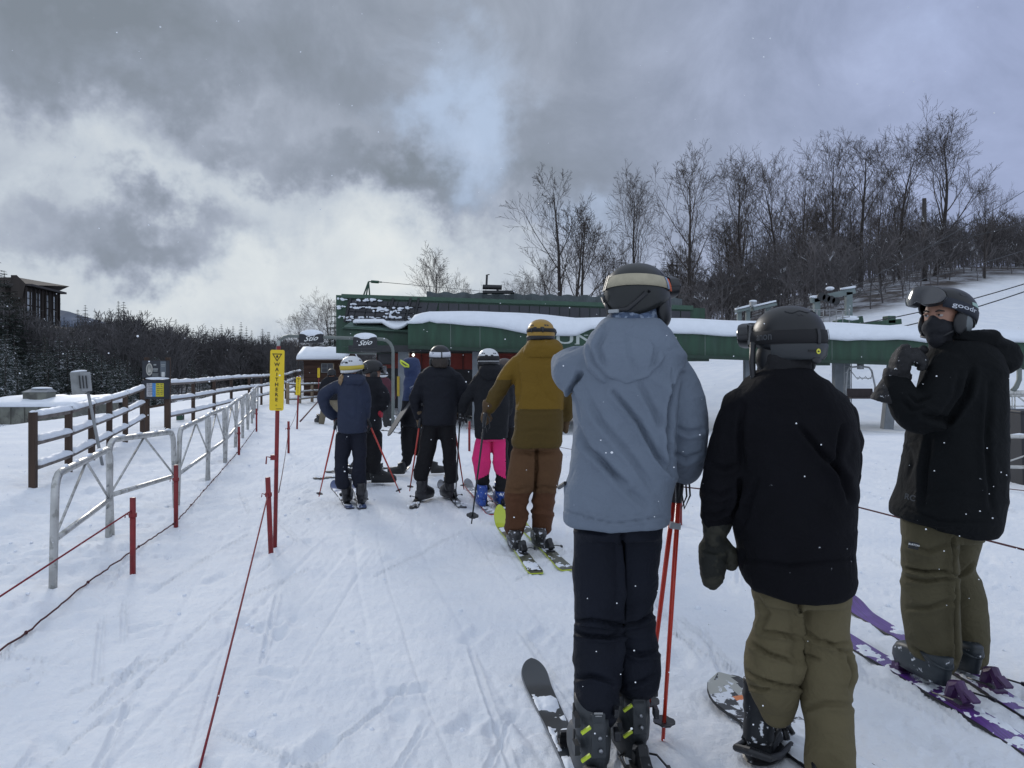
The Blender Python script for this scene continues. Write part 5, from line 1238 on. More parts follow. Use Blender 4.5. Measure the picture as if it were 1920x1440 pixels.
def helmet(par, c, size, yaw, mshell, tilt=0.0, roll=0.0, strap=None, strap_z=.0, strap_h=.04, strap_slope=.0, gog=None, gog_m=None, vents=True, brim=False, pads=True, strap_rng=(-2.2, 2.2), gog_z=.0, gog_off=.0, lens=None, lower=None, back_z=-.075, two=None, vent_m=None, strap_div=None, gog_A=.88):
    """c: centre of the head at ear top height; size (half width, half length, height of dome). Returns frame tools"""
    M = frame(yaw, tilt, roll); o = Vector(c); hw, hl, hh = size
    def P(x, y, z): return M @ Vector((x, y, z))+o
    def surf(a, z, off=0.0):
        """point on the shell at azimuth a (0 front, + right) and local height z"""
        zz = max(min(z/hh, .999), -.9); k = (1-abs(zz)**2.35)**(1/2.2) if zz > 0 else 1-.16*abs(zz)**1.6
        return P((hw*k+off)*math.sin(a), (hl*k+off)*math.cos(a), z)
    nA = 48; nV = 18; rings = []
    def rim(a):
        f = math.cos(a); s_ = abs(math.sin(a))
        zf = .030; zs = -.030; zb = back_z
        return zf*max(f, 0)**1.5+zs*s_**2*(1 if f > -.2 else 1)+zb*max(-f, 0)**1.2
    for i in range(nV+1):
        f = i/nV; ring = []
        for j in range(nA):
            a = 2*math.pi*j/nA; zr = rim(a); th = math.sin(math.pi/2*min(f*1.0, 1)); z = hh*.998*(1-f)**.0*0
            # blend from the crown to the rim
            z = hh*math.cos(math.pi/2*f)+zr*(f**3)
            ring.append(surf(a, z))
        rings.append(ring)
    inner = [[Vector(p_).lerp(o+M @ Vector((0, 0, .0)), .09) for p_ in r] for r in reversed(rings[2:])]
    mb = MB(); crown = P(0, 0, hh); mb.v.append(tuple(crown)); nb = 1
    for r in rings[1:]+inner: mb.v += [tuple(p_) for p_ in r]
    for j in range(nA): mb.f.append((0, 1+j, 1+(j+1) % nA)); mb.m.append(0)
    nr_ = len(rings[1:]+inner)
    for i in range(nr_-1):
        for j in range(nA): k = (j+1) % nA; mb.f.append((1+i*nA+j, 1+(i+1)*nA+j, 1+(i+1)*nA+k, 1+i*nA+k)); mb.m.append(0)
    sh = mb.build('helmet', mshell, par, True)
    # moulded ridge round the shell
    if two:
        mb = MB(); rg_ = [[surf(a, z, .0025) for a in [2*math.pi*j/nA for j in range(nA)]] for z in (two[0], two[0]-.004, two[1]+.004, two[1])]; mb.ring_loft(rg_, False); mb.build('shell_band', two[2], sh, True)
    if lower:
        mb = MB(); aa = [math.pi-1.35+2.7*j/20 for j in range(21)]
        mb.ring_loft([[surf(a, z, off) for a in aa] for z, off in ((-.015, .003), (-.02, .006), (lower[0]+.012, .004), (lower[0], -.004))], False, 0, False); mb.build('rear_shell', lower[1], sh, True)
        mb = MB(); mb.ball(P(0, -hl*.9, lower[0]-.002), (.022, .01, .014), 12, 8, M); mb.build('fit_dial', M_PLBC, sh, True)
    if vents:
        mb = MB()
        for a, z, l, h_ in ((.5, .080, .030, .007), (-.5, .080, .030, .007), (2.5, .070, .030, .006), (-2.5, .070, .030, .006), (math.pi-.28, .050, .022, .006), (math.pi+.28, .050, .022, .006), (1.35, .078, .03, .007), (-1.35, .078, .03, .007)):
            z = z*hh/.125; r_ = l/hl; mb.ring_loft([[surf(a-r_, z, .0012), surf(a-r_*.6, z+h_, .0015), surf(a+r_*.7, z+h_*1.1, .0015), surf(a+r_, z+.3*h_, .0012), surf(a+r_*.6, z-h_, .0015), surf(a-r_*.7, z-h_, .0015)]], True)
        mb.f = mb.f[:]; mb.build('vent', vent_m or M_PLBC, sh)
    if pads:
        for e in (-1, 1):
            mb = MB(); mb.ball(P(e*hw*.84, hl*.08, -.062), (.022, .048, .060), 14, 10, M); mb.build('ear_pad', M_HBLK, sh, True)
        mb = MB(); mb.tube([P(-hw*.86, hl*.2, -.09), P(-hw*.55, hl*.45, -.135), P(0, hl*.55, -.15), P(hw*.55, hl*.45, -.135), P(hw*.86, hl*.2, -.09)], .006, 6); mb.build('chin_strap', M_PLBC, sh, True)
    if brim:
        mb = MB(); aa = [-.9+1.8*j/14 for j in range(15)]; mb.ring_loft([[surf(a, .035, .0) for a in aa], [surf(a, .030, .03*math.cos(a)) for a in aa], [surf(a, .026, .03*math.cos(a)) for a in aa], [surf(a, .028, 0) for a in aa]], False, 0, False); mb.build('brim', mshell, sh, True)
    def sz(a): return strap_z+strap_slope*math.cos(a)
    if strap:
        a0, a1 = strap_rng; n = 40
        rows = [[surf(math.pi+a0+(a1-a0)*j/n, sz(math.pi+a0+(a1-a0)*j/n)+dz, off) for j in range(n+1)] for dz, off in ((strap_h/2, .0015), (strap_h/2, .0045), (0, .0052), (-strap_h/2, .0045), (-strap_h/2, .0015))]
        mb = MB(); mb.ring_loft(rows, False, 0, False); st = mb.build('goggle_strap', strap, sh, True)
        if strap_div:
            for a, m_ in strap_div:
                mb = MB(); w_ = .006; rws = [[surf(a-w_/hw+2*w_/hw*j/4, sz(a)+dz, off) for j in range(5)] for dz, off in ((strap_h/2+.004, .002), (strap_h/2+.004, .008), (0, .009), (-strap_h/2-.004, .008), (-strap_h/2-.004, .002))]
                mb.ring_loft(rws, False, 0, False); mb.build('strap_clip', m_, st, True)
    else: st = None
    if gog:
        # curved frame and lens round the front, at height gog_z
        def gp(a, z, r): return P((hw*.92+r)*math.sin(a), (hl*.93+r)*math.cos(a), gog_z+z)
        A = gog_A; n = 22; prof = [(-1, -.2), (-.9, .55), (-.55, .95), (0, 1), (.55, .95), (.9, .55), (1, -.2)]
        def hgt(f, sgn):   # outline half height along the width
            base = (1-abs(f)**3.2)**.5
            if sgn < 0 : base *= (1-.38*math.exp(-(f/.16)**2))
            return base
        gh = .048; mb = MB(); rows = []
        for dr, sc_ in ((.0+gog_off, 1.0), (.026+gog_off, 1.0), (.034+gog_off, .93)):
            up_ = [gp(A*(2*j/n-1)*1.0, gh*sc_*hgt(2*j/n-1, 1), dr) for j in range(n+1)]; dn = [gp(A*(2*j/n-1), -gh*sc_*hgt(2*j/n-1, -1), dr) for j in range(n, -1, -1)]
            rows.append(up_+dn)
        mb.ring_loft(rows, False); gf = mb.build('goggles', gog_m or M_PLBC, sh, True)
        mb = MB(); rw = []
        for i in range(7):
            q = -1+2*i/6; rw.append([gp(A*.96*(2*j/n-1), gh*.92*(hgt(2*j/n-1, 1) if q > 0 else hgt(2*j/n-1, -1))*q, .0345+gog_off+.005*(1-q*q)) for j in range(n+1)])
        mb.ring_loft(rw, False, 0, False); mb.build('lens', lens or M_LENS, gf, True)
    return sh, st, P, surf, sz
def strap_text(st, surf, s, a0, span, zf, h, m, bold=.0, off=.0065, flip=False):
    """write s along the strap from azimuth a0 over span (radians)"""
    V, Fs = text_arrays(s, 1.0, bold, 0, 0, 'CENTER'); xs = [v[0] for v in V]; ys = [v[1] for v in V]; x0, x1 = min(xs), max(xs); y0, y1 = min(ys), max(ys)
    mb = MB(); mb.add([surf(a0+((x-x0)/(x1-x0)-.5)*span, zf(a0)+((y-(y0+y1)/2)/(y1-y0))*h, off) for x, y in V], Fs); return mb.build('strap_lettering', m, st)

def hand(par, wrist, dirv, palm, m, curl=.5, scale=1.0, name='glove', mit=False, side=1, cuff=.10, voxel=.006, thick=1.25, spread=.12, cuff_m=None, thumb_out=.9, cuff_dir=None, fold=()):
    """gloved hand: dirv = from wrist to knuckles, palm = direction the palm faces; side +1: thumb towards dirv x palm"""
    y = Vector(dirv).normalized(); z = -Vector(palm); z = (z-y*z.dot(y)).normalized(); x = y.cross(z)*1.0; o = Vector(wrist); s = scale
    def P(a, b, c): return o+(x*(a*side)+y*b+z*c)*s
    mb = MB()
    cd = Vector(cuff_dir).normalized() if cuff_dir is not None else -y
    mb.tube([o+cd*cuff*s, o+cd*cuff*.5*s, P(0, 0, 0), P(0, .03, 0)], [.052*s, .046*s, .034*s, .036*s], 12)
    mb.ball(P(0, .050, 0), (1, 1, 1), 12, 8, Matrix(((x*side)*(.046*s), y*.056*s, z*.024*s)).transposed())
    mb.ball(P(-.014, .060, .002), (1, 1, 1), 12, 8, Matrix(((x*side)*(.030*s), y*.050*s, z*.022*s)).transposed())
    r = .0095*thick
    if mit:
        mb.tube([P(0, .05, 0), P(.004, .10, -.004-.01*curl), P(.006, .145, -.012-.03*curl), P(.004, .175, -.02-.05*curl)], [.044*s, .043*s, .036*s, .022*s], 14)
    else:
        for k, (fx, L_, b0) in enumerate(((.031, .072, .088), (.011, .080, .094), (-.010, .075, .091), (-.030, .060, .082))):
            p0 = Vector((fx, b0-.012, .002)); ang = -spread*(k-1.5)*-.5; pts = [P(*p0)]; cur = p0; a = curl*(.30+.05*k)
            for seg in (.42, .32, .26):
                a += curl*(.95 if seg > .4 else .85); l = L_*seg*1.15
                cur = cur+Vector((math.sin(ang)*l*.5, math.cos(a)*l, -math.sin(a)*l)); pts.append(P(*cur))
            mb.tube(pts, [r*1.12*s, r*1.08*s, r*s, r*.82*s], 8)
    tb = P(.026, .022, -.006); t1 = P(.026+.030*thumb_out, .055, -.018-.012*curl); t2 = P(.030+.036*thumb_out-.012*curl, .088, -.026-.030*curl); t3 = P(.026+.034*thumb_out-.022*curl, .108, -.030-.038*curl)
    k = 1.35 if mit else 1.1
    mb.tube([tb, t1, t2, t3], [.020*s, .0155*s*k, .0135*s*k, .010*s*k], 10)
    return cloth(name, mb, m, par, voxel, 2, folds=[wrinkle(.003, (30, 30, 60), 5, base=.6)]+list(fold))

# ------------------------------------------------------------------ lofts from the outline of a figure
def sect(mb, rows, D, n=32, ex=2.5, K=None):
    """rows: (py, left px, right px, thickness m[, offset m[, superellipse]])"""
    rings = []
    for r in rows:
        py, xl, xr, th = r[:4]; off = r[4] if len(r) > 4 else 0; e = r[5] if len(r) > 5 else ex
        d = D+off; cx = ((xl+xr)/2-960)/F*d; hw = (xr-xl)/2/F*d; z = CZ-(py-HY)/F*d; ring = []
        for j in range(n):
            a = 2*math.pi*j/n; ca, sa = math.cos(a), math.sin(a)
            ring.append(Vector((cx+hw*math.copysign(abs(ca)**(2/e), ca), d+th/2*math.copysign(abs(sa)**(2/e), sa), z)))
        rings.append(ring)
    # intermediate rings by smooth interpolation
    out = []
    for i in range(len(rings)-1):
        for q in range(3):
            f = q/3; out.append([a.lerp(b, f) for a, b in zip(rings[i], rings[i+1])])
    out.append(rings[-1]); mb.ring_loft(out); return mb
def limb(mb, pts, D, n=18, flat=1.0):
    """pts: (px, py, offset m, radius px)"""
    P3 = []; rs = []
    for r in pts:
        d = D+r[2]; P3.append(W(r[0], r[1], d)); rs.append(r[3]/F*d)
    # rounded ends
    a = (P3[0]-P3[1]).normalized()*rs[0]*.5; b = (P3[-1]-P3[-2]).normalized()*rs[-1]*.4
    pp = [P3[0]+a]; rr2 = [rs[0]*.6]
    for i in range(len(P3)):
        pp.append(P3[i]); rr2.append(rs[i])
        if i < len(P3)-1:
            # Catmull-Rom midpoint keeps bends soft
            p0 = P3[max(i-1, 0)]; p1 = P3[i]; p2 = P3[i+1]; p3 = P3[min(i+2, len(P3)-1)]
            for f in (.33, .67):
                q = .5*((2*p1)+(p2-p0)*f+(2*p0-5*p1+4*p2-p3)*f*f+(3*p1-p0-3*p2+p3)*f**3)
                pp.append(q); rr2.append(rs[i]*(1-f)+rs[i+1]*f)
    pp.append(P3[-1]+b); rr2.append(rs[-1]*.6)
    mb.tube(pp, rr2, n); return mb
def shrink_rows(rows, k):
    return [(r[0], (r[1]+r[2])/2-(r[2]-r[1])/2*k, (r[1]+r[2])/2+(r[2]-r[1])/2*k, r[3]*k, *(r[4:])) for r in rows]
def person(D, label, torso, arms, legs, head, hips=None, skin=None, head_r=(.078, .098, .115), voxel=.014, face_yaw=0.0, loc=None, body_off=0.0):
    """one continuous body inside the clothes; returns the top-level object"""
    mb = MB(); sect(mb, shrink_rows(torso, .72), D)
    if hips: sect(mb, shrink_rows(hips, .72), D)
    for a in arms: limb(mb, [(p[0], p[1], p[2], p[3]*.60) for p in a], D)
    for l in legs: limb(mb, [(p[0], p[1], p[2], p[3]*.58) for p in l], D)
    hc = Vector(head); M = frame(face_yaw)
    mb.ball(hc, head_r, 24, 18, M); mb.ball(hc+M @ Vector((0, head_r[1]*.25, -head_r[2]*.55)), (head_r[0]*.74, head_r[1]*.72, head_r[2]*.62), 20, 14, M)   # jaw
    mb.ball(hc+M @ Vector((0, head_r[1]*1.0, -head_r[2]*.22)), (.013, .022, .024), 12, 10, M)            # nose
    for e in (-1, 1): mb.ball(hc+M @ Vector((e*head_r[0]*1.0, -.005, -.02)), (.012, .018, .03), 10, 8, M)  # ears
    mb.ball(hc+M @ Vector((0, head_r[1]*.86, -head_r[2]*.62)), (.024, .012, .009), 10, 8, M)              # lips
    r0 = torso[0]; d = D+(r0[4] if len(r0) > 4 else 0); neck = W((r0[1]+r0[2])/2, r0[0], d); mb.tube([neck-Vector((0, 0, .10)), neck, hc-Vector((0, 0, .06))], [.06, .056, .052], 14)
    a = np.array(mb.v); lx, ly = hc.x, D; lz = g(lx, ly)
    o = cloth('person', mb, skin or M_SKIN, None, voxel, 3, location=(lx, ly, lz)); tag(o, label, 'person', 'people queuing for the lift'); return o
# ================================================================== the man in the blue-grey jacket (nearest, seen from behind)
M_BLUE = mat('slate_blue_shell', (.150, .182, .230), .80, .06, 3, .25, 55, bd=.004, snow=(.755, 45, 0), spec=.3)
M_NAVY = mat('navy_trouser_cloth', (.0055, .0075, .0145), .78, .15, 5, .3, 70, bd=.004, spec=.25)
def man_blue():
    D = 2.85
    torso = [(600, 1132, 1236, .20), (618, 1120, 1254, .25), (640, 1104, 1270, .29), (665, 1090, 1282, .32), (700, 1085, 1280, .34), (745, 1080, 1268, .35), (800, 1078, 1260, .35), (860, 1070, 1260, .36), (920, 1061, 1258, .37), (965, 1057, 1255, .38), (978, 1058, 1253, .38)]
    armL = [(1128, 688, 0, 46), (1090, 696, .03, 43), (1068, 697, .10, 38), (1070, 682, .22, 28), (1110, 668, .36, 25), (1150, 650, .44, 22)]
    armR = [(1238, 686, 0, 44), (1272, 735, .0, 41), (1286, 790, .0, 39), (1288, 840, .03, 37), (1284, 872, .10, 30), (1276, 885, .17, 24)]
    legs = [[(1122, 960, 0, 48), (1120, 1060, .0, 46), (1120, 1130, .0, 46), (1118, 1168, .02, 42), (1119, 1200, .0, 45), (1119, 1270, -.04, 44), (1119, 1322, -.10, 42), (1120, 1346, -.13, 39)],
            [(1198, 960, 0, 48), (1192, 1060, .04, 44), (1186, 1130, .06, 40), (1190, 1165, .06, 38), (1194, 1210, .05, 39), (1198, 1255, .03, 41), (1197, 1292, .0, 35)]]
    hc = W(1196, 562, D+.03)
    p = person(D, 'person in slate blue ski jacket and navy trousers seen from behind, holding red poles', torso, [armL, armR], legs, hc, face_yaw=R(32))
    mb = MB(); sect(mb, torso, D); limb(mb, armL, D); limb(mb, armR, D); limb(mb, [(1180, 604, .0, 48), (1180, 618, 0, 54)], D)
    cr = [([(1100, 735), (1126, 790), (1186, 862), (1222, 915)], .011, 7), ([(1150, 735), (1196, 792), (1230, 856), (1254, 890)], .020, 5), ([(1074, 782), (1098, 838), (1150, 888), (1172, 906)], .015, 6), ([(1086, 690), (1082, 730), (1090, 790)], .005, 2), ([(1262, 690), (1256, 720), (1249, 760)], .005, 2), ([(1060, 948), (1150, 972), (1252, 958)], .003, 1.6), ([(1258, 725), (1248, 780), (1247, 835), (1256, 885)], .030, 5),
          ([(1092, 700), (1076, 725), (1072, 745)], .022, 5), ([(1280, 700), (1262, 728), (1252, 745)], .014, 4), ([(1265, 800), (1290, 812), (1316, 806)], .008, 5), ([(1262, 850), (1285, 862), (1310, 852)], .010, 5), ([(1058, 957), (1150, 982), (1252, 968)], .007, 2.2), ([(1120, 850), (1160, 905), (1215, 950)], .009, 7), ([(1200, 720), (1225, 770), (1245, 820)], .010, 6)]
    cloth('jacket', mb, M_BLUE, p, .0065, 7, [wrinkle(.016, (4, 4, 8), 3, base=.7, pw=1.6, rot=Euler((0, R(38), 0)), spots=[(W(1290, 850, D), .14, 1.0), (W(1060, 700, D), .14, .8)])]+[crease(a, b*1.5, c_*.85) for a, b, c_ in cr])
    # hood resting on the back
    mb = MB(); c = W(1172, 662, D-.155); K = D/F
    sect(mb, [(606, 1128, 1222, .15, -.01), (622, 1108, 1244, .17, -.04), (645, 1096, 1252, .17, -.07), (668, 1096, 1252, .15, -.10), (690, 1100, 1244, .12, -.12), (708, 1116, 1232, .09, -.135), (722, 1146, 1206, .06, -.14)], D)
    cloth('hood', mb, M_BLUE, p, .006, 5, [wrinkle(.012, (7, 7, 6), 6, base=.7)]+[crease([(1100, 640), (1112, 680), (1140, 712), (1172, 722)], .012, 3.5), crease([(1140, 612), (1120, 650), (1135, 690)], .014, 5), crease([(1215, 615), (1232, 650), (1222, 695)], .014, 5), crease([(1176, 630), (1180, 670), (1196, 700)], .008, 5), crease([(1250, 672), (1215, 710), (1172, 724)], .010, 3)])
    # patterned neck gaiter
    mb = MB(); sect(mb, [(572, 1148, 1232, .17, .02), (590, 1142, 1232, .18, .0), (606, 1138, 1230, .19, -.0), (620, 1134, 1232, .2, 0)], D)
    cloth('neck_gaiter', mb, mat('mottled_gaiter', (.06, .09, .15), .8, .4, 30, .4, 60, c2=(.20, .25, .33), c2t=.54, c2s=45), p, .005, 3, [wrinkle(.008, (10, 10, 24), 8, base=1)])
    mb = MB(); sect(mb, [(548, 1212, 1256, .10, .04), (575, 1206, 1258, .14, .03), (600, 1214, 1252, .13, .02), (622, 1226, 1246, .08, .0)], D); cloth('face_mask', mb, M_HBLK, p, .006, 3)
    # trousers
    mb = MB(); sect(mb, [(930, 1074, 1245, .25), (980, 1076, 1243, .26), (1005, 1076, 1240, .25)], D)
    for l in legs: limb(mb, l, D)
    kn = [crease(a, b*2.0, c_*.75) for a, b, c_ in (([(1078, 1166), (1110, 1164), (1150, 1172), (1168, 1168)], .016, 4), ([(1072, 1184), (1100, 1192), (1140, 1196), (1164, 1190)], .016, 4), ([(1166, 1170), (1195, 1168), (1226, 1150)], .014, 4), ([(1166, 980), (1168, 1100), (1166, 1250)], .02, 4), ([(1078, 1272), (1110, 1268), (1150, 1280)], .012, 5), ([(1170, 1215), (1200, 1228), (1236, 1220)], .010, 5), ([(1076, 990), (1130, 998), (1160, 990)], .008, 5), ([(1170, 1285), (1200, 1280), (1228, 1265)], .01, 4))]
    cloth('trousers', mb, M_NAVY, p, .0075, 4, [wrinkle(.013, (4, 4, 11), 13, base=.45, spots=[(W(1120, 1180, D), .12, 1.0), (W(1195, 1160, D), .12, 1), (W(1119, 1320, D), .10, .9), (W(1196, 1285, D), .10, .9)])]+kn)
    # helmet
    M_H = mat('helmet_dark_green_black', (.010, .012, .012), .42, .1, 20)
    sh, st, P, surf, sz = helmet(p, W(1195, 556, D+.03), (.118, .140, .124), R(34), M_H, tilt=R(1), roll=R(-3), strap=mat('cream_strap', (.40, .36, .26), .8, .1, 30, .3, 120), strap_z=.040, strap_h=.043, strap_slope=-.014, gog=True, gog_z=.036, gog_off=.020, back_z=-.080, strap_rng=(-2.0, 2.0), vents=True)
    # orange and blue end of the strap near the goggles
    for (a0, a1, m_) in ((1.10, 1.45, mat('strap_orange', (.55, .10, .03), .8)), (1.45, 1.58, mat('strap_blue', (.25, .32, .45), .8))):
        rows = [[surf(a0+(a1-a0)*j/8, sz(a0)+dz, off) for j in range(9)] for dz, off in ((.0225, .003), (.0225, .007), (0, .0078), (-.0225, .007), (-.0225, .003))]
        mb = MB(); mb.ring_loft(rows, False, 0, False); mb.build('strap_end', m_, st, True)
    mb = MB()
    for a in (math.pi+.62, math.pi+.78, math.pi+.98):
        rows = [[surf(a-.03+.06*j/3, sz(a)+dz, off) for j in range(4)] for dz, off in ((.028, .003), (.028, .010), (-.028, .010), (-.028, .003))]; mb.ring_loft(rows, False, 0, False)
    mb.tube([surf(math.pi+.62, sz(0)-.02, .01), surf(math.pi+.66, sz(0)-.035, .012), surf(math.pi+.7, -.02, .010)], .004, 5)
    mb.build('strap_clip', M_PLBC, st)
    mb = MB(); mb.tube([surf(math.pi-.75, .0, .006), surf(math.pi-.2, -.055, .008), surf(math.pi+.5, -.055, .008), surf(math.pi+1.0, .0, .006)], .009, 8); mb.build('fit_ring', M_PLBC, sh, True)
    mb = MB(); mb.box(surf(math.pi+.25, -.058, .014), (.045, .012, .013), frame(R(34+14))); mb.build('fit_dial', mat('dial_grey', (.35, .37, .38), .5), sh, bevel=.003)
    mb = MB(); mb.ball(surf(math.pi-.85, .005, .001), (.014, .004, .006), 8, 6, frame(R(70))); mb.build('vent_slot', M_PLBC, sh)
    mb = MB(); mb.tube([W(1246, 570, D+.08), W(1242, 600, D+.05), W(1238, 622, D+.06)], .006, 6); mb.box(W(1238, 604, D+.02), (.016, .012, .022)); mb.build('chin_buckle', M_PLBC, sh)
    # boots: charcoal, rivets down the spine
    M_B = mat('boot_charcoal', (.032, .037, .042), .5, .12, 8, .08, 60, snow=(.74, 40, 0)); Mlime = mat('lime_buckle', (.50, .62, .04), .5)
    for (hx, D2, px_) in ((1120, 2.66, 1119), (1196, 2.84, 1196)):
        x = (hx-960)/F*D2; z = top(x, D2)+.02; b, cf, P2 = ski_boot(p, (x, D2, z), R(-7), M_B, 1.12, lean=R(8), buckles=False, hcut=.25)
        mb = MB()
        for k in range(3): c = P2(.004, -.030+.010*k, .130+k*.034); mb.ball(c+Vector((0, -.0, 0)), (.0085, .006, .0085), 10, 6)
        mb.build('rivet', M_STEEL, cf, True)
        mb = MB(); mb.box(P2(.0, -.014, .17), (.050, .012, .15), frame(R(-7), R(-4))); mb.build('spine', M_B, cf, bevel=.004)
        mb = MB(); mb.box(P2(.0, -.016, .24), (.03, .004, .005)); mb.box(P2(.0, -.0165, .232), (.022, .004, .003)); mb.build('lettering', mat('boot_print', (.3, .3, .3), .5), cf)
        for e, z_ in ((-1, .215), (-1, .13)):
            mb = MB(); mb.tube([P2(e*.058, -.01, z_-.012), P2(e*.068, .03, z_), P2(e*.055, .09, z_+.012)], .005, 6); mb.box(P2(e*.066, .005, z_), (.018, .05, .034), frame(R(-7))); bk = mb.build('buckle', M_PLB, cf)
            mb = MB(); mb.bar(P2(e*.066+.010, -.03, z_-.026), P2(e*.048+.018, -.035, z_-.006), .012, .010); mb.build('buckle_lever', Mlime, bk)
        mb = MB(); mb.box(P2(.062, .01, .23), (.016, .04, .03)); mb.box(P2(.064, .01, .16), (.02, .045, .035)); mb.build('buckle', M_PLB, cf, bevel=.004)
    # gloved hands
    hand(p, W(1278, 884, D+.17), (-.35, .75, -.5), (-1, -.2, 0), M_GLOVE, curl=1.3, scale=1.05, side=-1, cuff=.06)
    hand(p, W(1222, 672, D+.42), (1, .25, .12), (0, .6, -1), M_GLOVE, curl=.7, scale=1.35, side=1, cuff=.14, voxel=.007)
    mb = MB(); mb.tube([W(1048, 914, D+.06), W(1060, 906, D-.02)], .008, 6); mb.build('jacket_cord', M_PLBC, p)
    return p
man_blue()
MSK = mat('grey_ski_top', (.028, .034, .040), .35, .15, 6, coat=.3); 
ski(W(996, 1262, 3.72), (.352, 2.14, 0), .118, MSK, M_STEEL, 'left charcoal ski of the skier in slate blue, its rounded tip ahead of the boot', 'skis of the skier in slate blue', boot_at=.42, zt=.06)
ski((.398, 3.86, 0), (.50, 2.30, 0), .118, MSK, M_STEEL, 'right charcoal ski of the skier in slate blue, mostly hidden between the boots', 'skis of the skier in slate blue', boot_at=.42, zt=.06)
M_ORP = mat('orange_red_pole', (.62, .035, .012), .35, .1, 30, coat=.3)
pole(W(1276, 880, 2.98), W(1243, 1388, 3.05), M_ORP, 'orange red ski pole whose basket shows beside the boot of the skier in slate blue', 'orange red poles of the skier in slate blue', r=.0105, r_tip=.0075, basket=.044)
pole(W(1270, 882, 3.04), W(1213, 1345, 3.22), M_ORP, 'orange red ski pole whose lower end disappears behind the navy trousers', 'orange red poles of the skier in slate blue', r=.0105, r_tip=.0075, basket=.044)
mb = MB(); mb.bar(W(1256, 984, 2.99), W(1276, 987, 2.985), .03, .022); solo('pole_clip', mb, mat('grey_band', (.4, .42, .44), .6), 'pale grey band clipping the two orange red poles together', 'pole clip')

